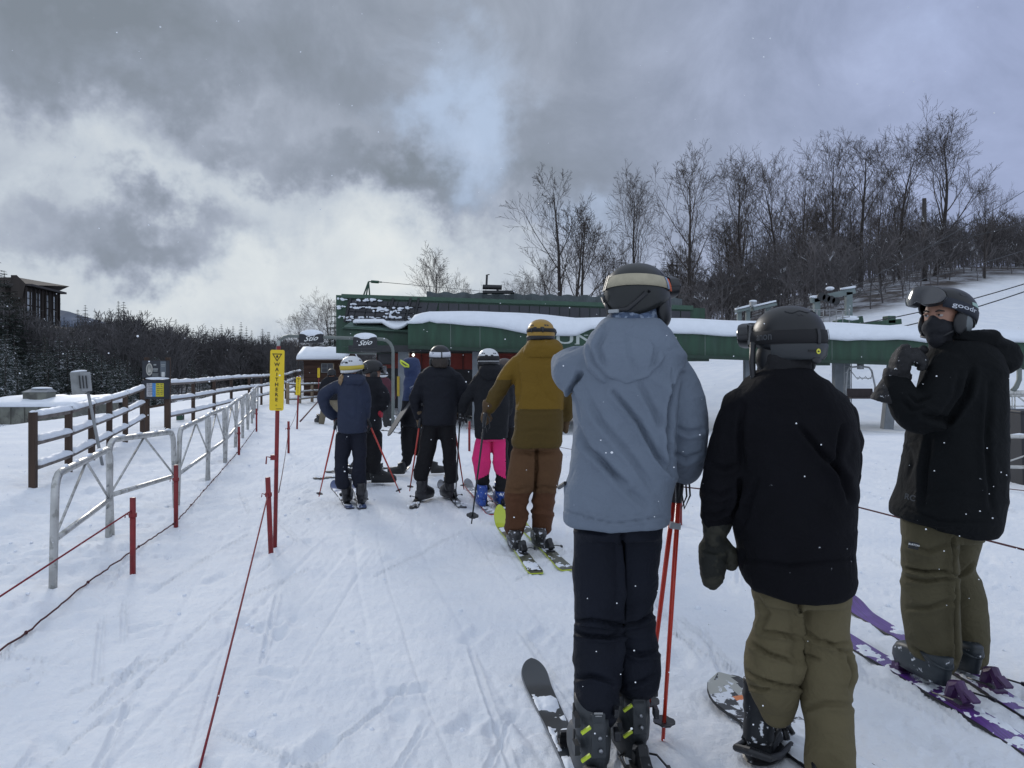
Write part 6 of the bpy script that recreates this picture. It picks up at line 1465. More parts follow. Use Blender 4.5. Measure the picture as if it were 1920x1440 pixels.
# ================================================================== the man in the black puffer
M_PUF = mat('black_puffer', (.0035, .0035, .0055), .88, .2, 6, .35, 60, bd=.004, snow=(.745, 38, 0), spec=.18)
M_KHAKI = mat('khaki_cloth', (.120, .100, .054), .88, .10, 4, .35, 90, bd=.003, snow=(.79, 60, 0), spec=.3)
def man_puffer():
    D = 2.75
    torso = [(690, 1428, 1515, .22), (703, 1414, 1526, .26), (716, 1400, 1545, .29), (745, 1372, 1580, .33), (790, 1366, 1596, .36), (850, 1368, 1598, .37), (920, 1378, 1596, .38), (985, 1380, 1593, .38), (1040, 1386, 1594, .38), (1080, 1390, 1597, .38), (1096, 1402, 1592, .37), (1106, 1425, 1575, .35)]
    armL = [(1402, 760, 0, 46), (1378, 815, -.01, 43), (1366, 870, 0, 41), (1354, 920, .01, 37), (1345, 960, .03, 29), (1343, 978, .04, 25)]
    armR = [(1560, 770, 0, 44), (1573, 830, .02, 41), (1573, 880, .06, 38), (1570, 920, .14, 33), (1540, 930, .26, 28), (1500, 930, .32, 25)]
    legs = [[(1458, 1090, 0, 46), (1456, 1160, .02, 38), (1452, 1200, .03, 43), (1446, 1250, .02, 50), (1450, 1285, .01, 46), (1455, 1320, .02, 37), (1460, 1348, .03, 30)],
            [(1544, 1090, 0, 48), (1546, 1180, .0, 46), (1552, 1240, .0, 50), (1552, 1262, .0, 52), (1549, 1300, -.02, 44), (1553, 1350, -.05, 45), (1556, 1420, -.09, 45), (1559, 1500, -.13, 46)]]
    hc = W(1478, 642, D+.02)
    p = person(D, 'person in long black quilted jacket and khaki trousers seen from behind, left mitten hanging down', torso, [armL, armR], legs, hc, face_yaw=R(-24))
    mb = MB(); sect(mb, torso, D); limb(mb, armL, D); limb(mb, armR, D)
    def quilt(V, N):
        px, py = pix(V); q = (V[:, 2]-1.0)/.085+.12*np.sin(V[:, 0]*9); return .006*(np.abs(np.sin(np.pi*q))**.5-.7)*(py > 735)*(.55+.6*vnoise(V*4, 4))
    cr = [([(1500, 800), (1540, 850), (1585, 900), (1592, 930)], .018, 6), ([(1420, 900), (1400, 950), (1385, 1000)], .010, 6), ([(1387, 900), (1384, 940), (1374, 965)], .02, 4), ([(1394, 760), (1388, 820), (1392, 880)], .012, 6), ([(1578, 800), (1566, 870), (1590, 940)], .016, 6), ([(1335, 872), (1360, 880), (1384, 872)], .010, 5), ([(1325, 920), (1350, 930), (1376, 918)], .010, 5), ([(1318, 960), (1345, 968), (1368, 956)], .009, 4), ([(1392, 1050), (1480, 1062), (1595, 1048)], .008, 4), ([(1385, 1012), (1392, 1040), (1386, 1070)], .012, 5)]
    cloth('jacket', mb, M_PUF, p, .007, 6, [quilt, wrinkle(.010, (6, 6, 9), 21, base=.8, rot=Euler((0, R(-25), 0)), spots=[(W(1350, 930, D), .16, .8)])]+[crease(a, b*1.5, c_*.85) for a, b, c_ in cr])
    mb = MB(); sect(mb, [(664, 1430, 1514, .17, 0), (680, 1426, 1516, .18, 0), (696, 1423, 1517, .19, 0), (708, 1418, 1518, .2, 0)], D); cloth('neck_gaiter', mb, mat('black_fleece', (.008, .008, .010), .9, .2, 30, .4, 80), p, .006, 3, [wrinkle(.006, (8, 8, 40), 4, base=1)])
    mb = MB(); sect(mb, [(1060, 1412, 1590, .27), (1100, 1412, 1590, .27), (1125, 1414, 1590, .26)], D)
    for l in legs: limb(mb, l, D)
    kn = [crease(a, b*2.0, c_*.75) for a, b, c_ in (([(1500, 1100), (1498, 1150), (1502, 1200), (1500, 1270)], .03, 3.2), ([(1428, 1184), (1455, 1187), (1495, 1196)], .016, 4), ([(1412, 1208), (1440, 1225), (1485, 1240)], .015, 4), ([(1500, 1178), (1530, 1200), (1560, 1210), (1590, 1206)], .012, 4), ([(1397, 1258), (1430, 1275), (1470, 1285), (1498, 1288)], .018, 3.5), ([(1403, 1287), (1430, 1292), (1445, 1288)], .012, 3.5), ([(1590, 1228), (1600, 1260), (1592, 1290)], .014, 5), ([(1500, 1228), (1520, 1233), (1535, 1238)], .012, 3), ([(1510, 1330), (1545, 1318), (1600, 1322)], .008, 6), ([(1420, 1120), (1440, 1150), (1425, 1180)], .008, 5), ([(1545, 1200), (1580, 1222), (1600, 1224)], .01, 4))]
    cloth('trousers', mb, M_KHAKI, p, .0075, 4, [wrinkle(.014, (4, 4, 10), 33, base=.4, spots=[(W(1450, 1230, D), .12, 1.0), (W(1552, 1240, D), .12, .8), (W(1455, 1310, D), .10, .8)])]+kn)
    sh, st, P, surf, sz = helmet(p, W(1478, 640, D+.02), (.116, .140, .128), R(-26), M_HBLK, tilt=R(-2), strap=mat('black_strap', (.008, .008, .010), .8), strap_z=.012, strap_h=.046, strap_slope=.002, gog=True, gog_z=.030, gog_off=.022, lower=(-.070, mat('helmet_lower_grey', (.022, .026, .030), .4)), strap_rng=(-2.3, 2.3), strap_div=[(math.pi+.05, M_PLBC), (math.pi-.75, M_PLBC)], back_z=-.02, vents=False)
    mb = MB()
    for da, w_ in ((.0, .06), (.13, .05)): mb.ring_loft([[surf(math.pi+.35+da, .083, .0013), surf(math.pi+.35+da+w_, .092, .0013), surf(math.pi+.35+da+w_+.07, .092, .0013), surf(math.pi+.35+da+.06, .083, .0013)]], True)
    mb.build('vent', M_PLBC, sh)
    mb = MB(); mb.tube([surf(math.pi-.9+1.9*j/20, .098+.004*math.sin(j), .001) for j in range(21)], .0016, 5); mb.build('shell_seam', M_PLBC, sh)
    strap_text(st, surf, 'anon', math.pi+1.55, -.50, sz, .020, mat('strap_print_grey', (.055, .06, .068), .6), .015)
    c = surf(math.pi+.07, -.043, .0078); c2 = surf(math.pi+.07, -.043, .03); nrm = (c2-c).normalized(); s_ = nrm.cross(Vector((0, 0, 1))).normalized(); u_ = s_.cross(nrm)
    mb = MB(); n = 20; mb.add([c+s_*.0095*math.cos(2*math.pi*k/n)+u_*.0095*math.sin(2*math.pi*k/n) for k in range(n)], [tuple(range(n))]); dc = mb.build('round_sticker', mat('sticker_yellow', (.60, .58, .05), .5), sh)
    mb = MB(); c = c+nrm*.0006; mb.add([c+s_*a+u_*b for a, b in ((-.006, 0), (0, .0028), (.006, 0), (0, -.0028))], [(0, 1, 2, 3)]); mb.build('sticker_mark', M_BLACK, dc)
    mb = MB()
    for a_ in (math.pi+.34, math.pi+.27, math.pi+.20): mb.box(surf(a_, -.042, .007), (.008, .003, .006))
    mb.build('rear_lettering', M_BLACK, sh)
    mb = MB(); mb.tube([W(1412, 642, D), W(1410, 680, D-.0), W(1413, 712, D-.01), W(1417, 722, D-.01)], .011, 8); mb.build('side_strap', M_PLB, sh, True)
    # mitten with camouflage cloth, hanging
    M_CAMO = mat('camouflage_mitten', (.028, .027, .018), .85, .25, 12, .4, 60, c2=(.010, .011, .008), c2t=.50, c2s=16)
    hand(p, W(1341, 1002, D+.05), (-.12, .05, -1), (.35, .9, 0), M_CAMO, curl=.12, scale=1.16, mit=True, side=-1, cuff=.06, voxel=.006, thumb_out=.95, fold=[wrinkle(.006, (14, 14, 26), 12, base=1)])
    hand(p, W(1500, 930, D+.36), (-.6, .6, -.1), (-.6, -.6, 0), M_GLOVE, curl=1.0, scale=1.1, side=-1)
    # soft snowboard boots
    M_SB = mat('snowboard_boot', (.007, .009, .013), .6, .2, 9, .15, 40, snow=(.63, 26, 0))
    for (hx, D2, yaw) in ((1418, 2.84, R(38)), (1570, 2.50, R(12))):
        x = (hx-960)/F*D2; z = top(x, D2)+.035; M = frame(yaw); o = Vector((x, D2, z))
        def P(a, b, c): return M @ Vector((a, b, c))+o
        mb = MB(); mb.tube([P(0, .03, .035), P(0, .12, .04), P(0, .22, .035), P(0, .28, .03)], [.052, .056, .054, .035], 16)
        if hx < 1500: mb.tube([P(0, .02, .05), P(0, .03, .12), P(-.004, .04, .20), P(-.006, .045, .27)], [.056, .058, .060, .060], 18)
        else: mb.tube([P(0, .02, .05), P(0, .035, .10)], [.056, .056], 18)
        b = cloth('boot', mb, M_SB, p, .007, 4, [wrinkle(.006, (14, 14, 22), 3, base=.8)])
        mb = MB(); mb.tube([P(-.05, .0, .05), P(-.055, .12, .09), P(0, .16, .10), P(.055, .12, .09), P(.05, 0, .05)], .008, 6); mb.build('lace_strap', M_PLB, b, True)
    return p
man_puffer()
def snowboard():
    # tip ahead and to the left, tail under the right leg
    a = gnd(1352, 1300); c0 = Vector((a.x, a.y+.0, 0)); d = Vector((.36, -1.0, 0)).normalized(); s = Vector((-d.y, d.x, 0)); Lb = 1.5
    t = thing('snowboard', c0+d*.7+Vector((0, 0, top(c0.x+.25, c0.y-.6))), 'snow covered snowboard with cream and black graphics under the person in the quilted jacket', 'snowboard')
    n = 40; rings = []; tops = []
    for i in range(n+1):
        f = i/n; l = -0.02+f*Lb; w_ = .29*(.86+.14*(2*abs(f-.5))**2); e = min(f, 1-f)*Lb
        if e < .19: w_ *= math.sqrt(max(1-((.19-e)/.19)**2, .003))
        z = .012+(.055*((.17-f)/.17)**2 if f < .17 else 0)+(.05*((f-.85)/.15)**2 if f > .85 else 0)
        c = c0+d*l; c.z = top(c0.x+.2, c0.y-.5)+z
        rings.append([c-s*w_/2, c+s*w_/2, c+s*w_/2+Vector((0, 0, .004)), c+s*(w_/2-.003)+Vector((0, 0, .010)), c-s*(w_/2-.003)+Vector((0, 0, .010)), c-s*w_/2+Vector((0, 0, .004))]); tops.append((c, w_))
    mb = MB(); mb.ring_loft(rings); mb.build('board_core', M_PLBC, t)
    # top sheet: real printed panels (cream blobs, orange spot) under patches of snow
    rows = []
    for c, w_ in tops: rows.append([c+s*((j/16-.5)*(w_-.008))+Vector((0, 0, .0115)) for j in range(17)])
    mb = MB(); mb.ring_loft(rows, False, 0, False)
    P0 = np.array(tops[0][0]); dn = np.array(d); sn = np.array(s)
    for qi, f_ in enumerate(mb.f):
        cc = np.mean([mb.v[k] for k in f_], 0)-P0; l = cc @ dn; q = cc @ sn; mi = 0
        if (l-.055)**2/.0032+(q+.075)**2/.0036 < 1 or (q+.075 < 0 and l < .07): mi = 1
        if abs(q-.015-.12*(l-.05)) < .026 and l < .22: mi = 1
        if (l-.165)**2+(q+.005)**2 < .00055: mi = 2
        mb.m[qi] = mi
    mb.build('top_sheet', [mat('board_black', (.035, .034, .034), .4, snow=(.52, 16, 0)), mat('board_cream2', (.42, .42, .38), .45, snow=(.60, 20, 0)), mat('board_orange', (.72, .22, .07), .45)], t)
    # snow lying over the middle of the board
    V = []; rows = []
    for i in range(5, n-2):
        c, w_ = tops[i]; row = []
        for j in range(25):
            q = (j/24-.5)*(w_-.012); p_ = c+s*q; h = .016*float(fbm([[p_.x*22, p_.y*22, 0]], 3, 9)[0])+.010*float(fbm([[p_.x*60, p_.y*60, 3]], 2, 5)[0])+.013; h = h*min(1, (1-abs(2*j/24-1))*5)-(.016 if i < 11 else .016*max(0, (13-i)/3) if i < 13 else 0)
            row.append(p_+Vector((0, 0, .0105+h)))
        rows.append(row)
    mb = MB(); mb.ring_loft(rows, False, 0, False); mb.build('snow_cover', M_SNOW, t, True)
    # binding round the left boot
    x = (1418-960)/F*2.84; z = top(x, 2.84)+.03; M = frame(R(38)); o = Vector((x, 2.84, z))
    def P(a, b, c): return M @ Vector((a, b, c))+o
    mb = MB(); mb.tube([P(-.070, .18, .0), P(-.072, .05, .01), P(-.062, -.035, .03), P(0, -.060, .045), P(.062, -.035, .03), P(.072, .05, .01), P(.070, .18, .0)], [.010, .012, .014, .016, .014, .012, .010], 10); mb.ball(P(0, .10, -.012), (.075, .14, .016), 20, 8, M); bd_ = mb.build('binding', M_PLB, t)
    mb = MB(); mb.tube([P(-.075, .10, .04), P(-.05, .14, .10), P(0, .15, .12), P(.05, .14, .10), P(.08, .1, .05)], .012, 8); mb.tube([P(-.07, .2, .03), P(0, .25, .085), P(.07, .2, .03)], .010, 8); mb.tube([P(.07, .10, .09), P(.10, .05, .115)], .008, 6); mb.build('binding_strap', M_PLB, bd_, True)
snowboard()

# ================================================================== the man at the right, looking back
M_SHELL = mat('black_shell', (.0035, .0045, .0055), .85, .2, 5, .3, 60, bd=.004, snow=(.75, 34, 0), spec=.2)
M_OLIVE = mat('olive_cloth', (.084, .073, .041), .88, .12, 4, .35, 90, bd=.003, snow=(.78, 60, 0), spec=.3)
def man_right():
    D = 3.60
    torso = [(640, 1762, 1842, .22), (652, 1752, 1858, .27), (668, 1744, 1868, .31), (700, 1738, 1874, .35), (760, 1728, 1872, .38), (820, 1712, 1873, .40), (870, 1704, 1873, .42), (915, 1698, 1870, .44), (950, 1684, 1866, .46), (968, 1682, 1863, .46), (985, 1725, 1858, .43), (996, 1765, 1845, .4)]
    armL = [(1790, 690, -.06, 42), (1764, 740, -.10, 40), (1735, 776, -.11, 37), (1712, 772, -.10, 34), (1690, 742, -.08, 29), (1680, 715, -.05, 23), (1680, 700, -.04, 20)]
    armR = [(1850, 700, .05, 34), (1848, 780, .10, 30), (1835, 840, .2, 28), (1800, 850, .3, 24)]
    legs = [[(1745, 980, -.02, 50), (1742, 1040, -.03, 47), (1740, 1072, -.03, 44), (1741, 1100, -.03, 48), (1744, 1150, -.03, 50), (1750, 1200, -.03, 47), (1757, 1238, -.03, 40), (1765, 1252, -.04, 34)],
            [(1800, 980, .08, 42), (1792, 1040, .12, 38), (1790, 1070, .12, 36), (1806, 1110, .12, 36), (1812, 1160, .12, 37), (1816, 1210, .12, 35), (1818, 1240, .12, 32)]]
    yaw = R(-124); hc = W(1768, 594, D+.02)
    p = person(D, 'person in black hooded shell and olive trousers turning to look back, gloved fist raised', torso, [armL, armR], legs, hc, face_yaw=yaw, head_r=(.074, .094, .116), voxel=.009)
    mb = MB(); sect(mb, torso, D); limb(mb, armL, D); limb(mb, armR, D)
    cr = [([(1732, 780), (1780, 790), (1812, 740), (1822, 700)], .024, 7), ([(1800, 700), (1790, 745), (1762, 785)], .010, 6), ([(1704, 740), (1720, 755), (1742, 745)], .010, 4), ([(1690, 750), (1708, 770), (1730, 765)], .008, 4), ([(1742, 820), (1735, 880), (1730, 950)], .014, 6), ([(1856, 720), (1850, 830), (1858, 950)], .012, 6), ([(1700, 830), (1712, 870), (1700, 900)], .010, 5), ([(1684, 945), (1760, 978), (1860, 980)], .006, 3), ([(1760, 660), (1735, 690), (1722, 710)], .010, 4)]
    cloth('jacket', mb, M_SHELL, p, .0075, 5, [wrinkle(.012, (5, 5, 9), 43, base=.5, spots=[(W(1712, 765, D), .12, 1.2), (W(1790, 780, D), .14, .6)])]+[crease(a, b*1.5, c_*.85) for a, b, c_ in cr])
    # hood bunched behind the neck
    mb = MB(); sect(mb, [(622, 1775, 1850, .26, .02), (638, 1768, 1866, .28, .03), (650, 1775, 1894, .26, .03), (668, 1800, 1904, .24, .02), (685, 1812, 1900, .22, .0), (700, 1822, 1880, .17, -.01), (708, 1830, 1862, .12, -.01)], D)
    cloth('hood', mb, M_SHELL, p, .0075, 4, [wrinkle(.016, (7, 7, 9), 46, base=1), crease([(1790, 640), (1830, 655), (1880, 652)], .014, 4), crease([(1815, 668), (1850, 690), (1890, 690)], .012, 4)])
    mb = MB(); sect(mb, [(940, 1702, 1842, .30), (985, 1698, 1838, .32), (1010, 1697, 1834, .30)], D)
    for l in legs: limb(mb, l, D)
    kn = [crease(a, b*2.0, c_*.75) for a, b, c_ in (([(1786, 1010), (1784, 1070), (1786, 1150), (1790, 1240)], .03, 4), ([(1695, 1066), (1730, 1073), (1780, 1072)], .024, 3.2), ([(1696, 1083), (1735, 1090), (1778, 1084)], .012, 4), ([(1790, 1082), (1812, 1070), (1822, 1058)], .012, 4), ([(1700, 1140), (1740, 1140), (1780, 1125)], .010, 5), ([(1712, 1215), (1750, 1238), (1785, 1245)], .012, 4), ([(1700, 1020), (1740, 1035), (1778, 1020)], .009, 5))]
    cloth('trousers', mb, M_OLIVE, p, .008, 4, [wrinkle(.014, (4, 4, 10), 53, base=.4, spots=[(W(1742, 1080, D), .12, 1.0), (W(1755, 1230, D), .10, .6)])]+kn)
    c = W(1713, 1023, D-.185); mb = MB(); mb.box(c, (.042, .004, .030), Matrix.Rotation(R(-14), 3, 'Z') @ Matrix.Rotation(R(10), 3, 'Y')); lb = mb.build('trouser_label', M_BLACK, p)
    mb = MB(); put_text(mb, 'BURTON', c+Vector((0, -.0035, .004)), .011, (.97, -.24, -.17), (0.17, 0, .98), .02); mb.build('lettering', M_WHITEP, lb)
    c = W(1706, 933, D-.235); mb = MB(); put_text(mb, 'RC', c, .035, (.9, -.3, -.25), (.2, 0, .97), .02); mb.build('jacket_logo', mat('logo_grey', (.045, .05, .055), .6), p)
    # face mask (black), head
    M = frame(yaw)
    mb = MB(); mb.ball(hc+M @ Vector((0, .012, -.054)), (.077, .101, .064), 24, 16, M); mb.ball(hc+M @ Vector((0, .088, -.030)), (.028, .030, .034), 14, 10, M); mb.tube([hc+M @ Vector((0, -.01, -.09)), hc+M @ Vector((0, -.02, -.19))], [.066, .075], 18); mb.ball(hc+M @ Vector((0, .06, -.10)), (.045, .045, .05), 14, 10, M)
    cloth('face_mask', mb, mat('black_mask', (.009, .010, .014), .85, .2, 20, .3, 80), p, .0055, 3, [wrinkle(.005, (18, 18, 30), 2, base=1)])
    # eyes and brows
    for e in (-1, 1):
        ec = hc+M @ Vector((e*.030, .083, .004)); mb = MB(); mb.ball(ec, (.0125, .011, .0085), 14, 10, M); ey = mb.build('eye', mat('eye_white', (.42, .38, .36), .25), p, True)
        mb = MB(); mb.ball(ec+M @ Vector((.001, .0085, .001)), (.0055, .0038, .0060), 12, 8, M); mb.build('iris', mat('iris_brown', (.02, .010, .006), .15), ey, True)
        mb = MB(); mb.tube([ec+M @ Vector((-.014, .006, .004)), ec+M @ Vector((0, .0115, .0095)), ec+M @ Vector((.014, .006, .004))], [.0028, .004, .0028], 6); mb.build('eyelid', M_SKIN, ey, True)
        mb = MB(); mb.tube([hc+M @ Vector((e*.014, .096, .020)), hc+M @ Vector((e*.030, .094, .026)), hc+M @ Vector((e*.048, .080, .021))], [.003, .0045, .0025], 6); mb.build('eyebrow', M_HAIRB, p, True)
    # helmet with mint patch, strap lettered goodr, goggles pushed up
    sh, st, P, surf, sz = helmet(p, hc+Vector((0.030, .015, .024)), (.114, .140, .112), R(-110), M_HBLK, tilt=R(14), strap=mat('navy_strap', (.012, .016, .028), .7), strap_z=.002, strap_h=.048, strap_slope=.016, gog=True, gog_z=.026, gog_off=.030, strap_rng=(-2.0, 2.5), back_z=-.05, gog_A=.74)
    strap_text(st, surf, 'goodr', math.pi+1.74, -.94, sz, .028, mat('strap_print_white', (.55, .58, .64), .6), .012)
    mint = mat('helmet_mint', (.28, .42, .37), .4)
    for a0, a1, zt_, zb_ in ((math.pi+.35, math.pi+1.45, .062, .030), (math.pi+.25, math.pi+.9, -.022, -.050)):
        mb = MB(); rows = []
        for i in range(4):
            q = i/3; rows.append([surf(a0+(a1-a0)*j/14, sz(a0)*0+zt_*(1-q)+zb_*q-(zt_-zb_)*(.55*(j/14)*(1-q)), .0015) for j in range(15)])
        mb.ring_loft(rows, False, 0, False); mb.build('colour_patch', mint, sh, True)
    mb = MB(); mb.ball(P(-.098, -.02, -.055), (.018, .042, .048), 14, 10, M); mb.build('ear_cover', mat('ear_grey', (.13, .15, .16), .6), sh, True)
    # ski boots, purple heel bindings
    M_B = mat('boot_dark_teal', (.020, .028, .034), .45, .2, 9, snow=(.66, 26, 0)); M_PU = mat('binding_purple', (.060, .022, .085), .4, .2, 12, snow=(.70, 40, 0))
    for hx, D2 in ((1776, 3.43), (1832, 3.56)):
        x = (hx-960)/F*D2; z = top(x, D2)+.045; ski_boot(p, (x, D2, z), R(-11) if hx < 1800 else R(-5), M_B, 1.08, lean=R(16), buckle_m=M_PLB, hcut=.10)
    hand(p, W(1679, 716, D-.04), (.22, -.10, 1), (1, -.1, -.2), M_GLOVE, curl=1.0, scale=1.7, side=-1, cuff=.06, voxel=.006, fold=[wrinkle(.005, (20, 20, 30), 9, base=1)])
    hand(p, W(1800, 850, D+.33), (-.6, .6, .2), (-.5, -.5, 0), M_GLOVE, curl=1.0, scale=1.15, side=1)
    return p
man_right()
M_PSK = mat('purple_ski_top', (.10, .03, .22), .35, .5, 5, coat=.4, stretch=(30, 1.2, 1))
M_PUB = mat('binding_purple', (.060, .022, .085), .4)
ski((1.76, 4.45, 0), (2.045, 2.68, 0), .132, M_PSK, M_PLBC, 'near purple ski of the person in the black shell, running to the right edge', 'purple skis of the person in the black shell', snowy=-.10, boot_at=.47, mb_bind=M_PUB)
ski((2.08, 4.78, 0), (2.21, 3.02, 0), .125, M_PSK, M_PLBC, 'far purple ski of the person in the black shell, snow lying on its tip', 'purple skis of the person in the black shell', boot_at=.36, mb_bind=M_PUB)
# ================================================================== the people farther up the queue
def seam(mb): return mb
def midperson(label, D, torso, arms, legs, head, yaw, jm, tm, hm=None, voxel=.012, hood=None, boots=(), bm=None, strap=None, gog=True, hands=(), gm=None, matj=None, matt=None, pants_rows=None, seed=1, fold=1.0, boot_kw=None, hsize=(.112, .136, .122), crj=(), crt=(), tilt=0.0, helmet_kw=None, neck=True, nm=None, hs=1.0):
    hc = W(head[0], head[1], D+.02)
    p = person(D, label, torso, arms, legs, hc, face_yaw=yaw, voxel=.02)
    mb = MB(); sect(mb, torso, D)
    for a in arms: limb(mb, a, D)
    sp = [(W(a[len(a)//2][0], a[len(a)//2][1], D+a[len(a)//2][2]), .13, 1.0) for a in arms]
    cloth('jacket', mb, jm, p, voxel, 4, [wrinkle(.016*fold, (5, 5, 9), seed, base=.5, spots=sp)]+[crease(*c) for c in crj], matj)
    if hood: 
        mb = MB(); sect(mb, hood, D); cloth('hood', mb, jm if not isinstance(jm, (list, tuple)) else jm[0], p, voxel*.9, 3, [wrinkle(.014, (8, 8, 9), seed+2, base=.8)])
    if pants_rows is None:
        r = torso[-1]; pants_rows = [(r[0]-14, r[1]+2, r[2]-2, r[3]*.8), (r[0]+3, r[1]+3, r[2]-3, r[3]*.75)]
    mb = MB(); sect(mb, pants_rows, D)
    for l in legs: limb(mb, l, D)
    sp = []
    for l in legs:
        for q in (len(l)//2, -1): sp.append((W(l[q][0], l[q][1], D+l[q][2]), .13, .9))
    cloth('trousers', mb, tm, p, voxel, 3, [wrinkle(.018*fold, (4, 4, 9), seed+5, base=.45, spots=sp)]+[crease(*c) for c in crt], matt)
    if neck:
        mb = MB(); mb.tube([hc+Vector((0, -.01, -.05)), hc+Vector((0, -.02, -.12)), hc+Vector((0, -.02, -.2))], [.068*hs, .066*hs, .08*hs], 14); mb.build('neck_gaiter', nm or M_HBLK, p, True)
    st = surf = sz = sh = None
    if hm is not None:
        sh, st, P, surf, sz = helmet(p, hc+Vector((0, 0, .005)), tuple(h*hs for h in hsize), yaw, hm, tilt=tilt, strap=strap, gog=gog, **(helmet_kw or dict(strap_z=.022, gog_z=.0, gog_off=.012, back_z=-.065)))
    for b in boots:
        px, D2, yw = b[:3]; x = (px-960)/F*D2; z = top(x, D2)+.03; ski_boot(p, (x, D2, z), yw, bm or M_HBLK, 1.0, **(boot_kw or dict(hcut=.22)))
    for h in hands: hand(p, W(h[0], h[1], D+h[2]), h[3], h[4], gm or M_GLOVE, curl=h[5] if len(h) > 5 else 1.1, scale=1.1, side=h[6] if len(h) > 6 else 1, cuff=.08, voxel=.010)
    return p, sh, st, surf, sz, hc
def pick(fn): return fn

# mustard jacket
M_MUS = mat('mustard_shell', (.155, .088, .006), .75, .08, 3, .2, 50, snow=(.765, 40, 0), spec=.3); M_MUSD = mat('olive_brown_shell', (.080, .050, .009), .8, .08, 3, .2, 50, snow=(.77, 40, 0), spec=.3)
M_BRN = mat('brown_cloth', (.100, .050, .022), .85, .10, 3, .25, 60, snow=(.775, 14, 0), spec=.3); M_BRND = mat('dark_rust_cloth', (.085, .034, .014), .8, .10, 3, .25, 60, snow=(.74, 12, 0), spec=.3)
D = 6.2; zc = lambda py, D: CZ-(py-HY)/F*D
def mj(C):
    px, py = pix(C); m_ = (py > 768)*1; m_ |= ((px < 962-(py-700)*.15) & (py > 712))*1; m_ |= ((px > 1057) & (py > 735))*1; return m_
def mt(C):
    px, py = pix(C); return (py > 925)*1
p, sh, st, surf, sz, hc = midperson('person in mustard jacket and rust brown trousers on lime green skis', D,
    [(642, 990, 1042, .20), (652, 978, 1054, .25), (664, 968, 1062, .30), (690, 966, 1062, .34), (730, 966, 1058, .35), (765, 966, 1055, .35), (800, 964, 1055, .36), (828, 958, 1055, .36), (838, 960, 1052, .34)],
    [[(975, 680, 0, 19), (955, 700, 0, 17), (938, 730, .03, 16), (922, 757, .05, 13), (914, 770, .05, 11)], [(1052, 690, 0, 18), (1062, 730, .03, 17), (1065, 765, .06, 15), (1060, 785, .10, 12)]],
    [[(984, 850, 0, 27), (978, 890, 0, 27), (970, 925, 0, 23), (968, 960, 0, 21), (967, 990, .0, 21), (967, 1002, 0, 18)], [(1028, 850, 0, 27), (1026, 890, .02, 25), (1020, 925, .04, 21), (1018, 960, .05, 21), (1016, 988, .06, 21), (1016, 998, .06, 18)]],
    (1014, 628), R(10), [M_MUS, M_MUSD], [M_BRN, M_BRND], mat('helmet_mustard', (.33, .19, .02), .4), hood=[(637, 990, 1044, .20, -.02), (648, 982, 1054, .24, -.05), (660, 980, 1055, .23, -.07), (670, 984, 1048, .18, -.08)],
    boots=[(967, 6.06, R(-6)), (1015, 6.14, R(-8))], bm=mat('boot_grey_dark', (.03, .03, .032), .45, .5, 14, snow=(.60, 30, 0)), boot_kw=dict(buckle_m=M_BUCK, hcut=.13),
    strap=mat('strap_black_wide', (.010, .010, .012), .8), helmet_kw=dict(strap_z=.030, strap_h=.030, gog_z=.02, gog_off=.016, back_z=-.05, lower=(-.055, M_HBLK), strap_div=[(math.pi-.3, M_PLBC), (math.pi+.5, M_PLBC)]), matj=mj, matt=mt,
    hands=[(913, 772, .05, (-.25, .25, -1), (.5, .6, 0), 1.25, 1), (1060, 788, .10, (.1, .4, -1), (-1, .2, 0), 1.2, -1)], gm=mat('glove_brown', (.075, .042, .016), .8, .2, 20), seed=61,
    crj=[([(966, 768), (1000, 772), (1054, 770)], .012, 2.5), ([(972, 700), (975, 730), (968, 760)], .02, 3), ([(1000, 690), (1015, 730), (1040, 760)], .008, 4), ([(972, 812), (1010, 806), (1050, 812)], .008, 3)],
    crt=[([(1006, 838), (1005, 880), (1000, 930)], .03, 3), ([(952, 915), (970, 920), (990, 914)], .018, 2.5), ([(955, 930), (975, 928), (985, 935)], .012, 2.5), ([(1002, 915), (1020, 912), (1042, 918)], .018, 2.5), ([(968, 850), (985, 846), (1005, 858)], .008, 3)], nm=mat('red_collar', (.30, .03, .02), .8))
M_LIME = mat('lime_ski', (.50, .58, .03), .35, .08, 6, coat=.4)
M_LTOP = mat('lime_ski_grey_top', (.10, .10, .07), .4, .3, 8)
ski((-.12, 7.25, 0), (.175, 5.42, 0), .115, M_LTOP, M_LIME, 'left lime green ski under the person in the mustard jacket', 'lime skis of the person in mustard', boot_at=.40, zt=.16, mtip=M_LIME)
ski((.05, 7.30, 0), (.40, 5.52, 0), .115, M_LTOP, M_LIME, 'right lime green ski under the person in the mustard jacket', 'lime skis of the person in mustard', boot_at=.40, zt=.05, mtip=M_LIME)
# lime shovel of the lifted tip
pole(W(910, 776, 6.16), W(884, 982, 6.45), M_DARKM, 'black ski pole with a clover basket held by the person in mustard', 'poles carried in the queue', r=.009, basket=.052)

def black(n, c=(.008, .009, .013)): return mat(n, c, .8, .15, 5, .25, 50, snow=(.76, 30, 0), spec=.3)
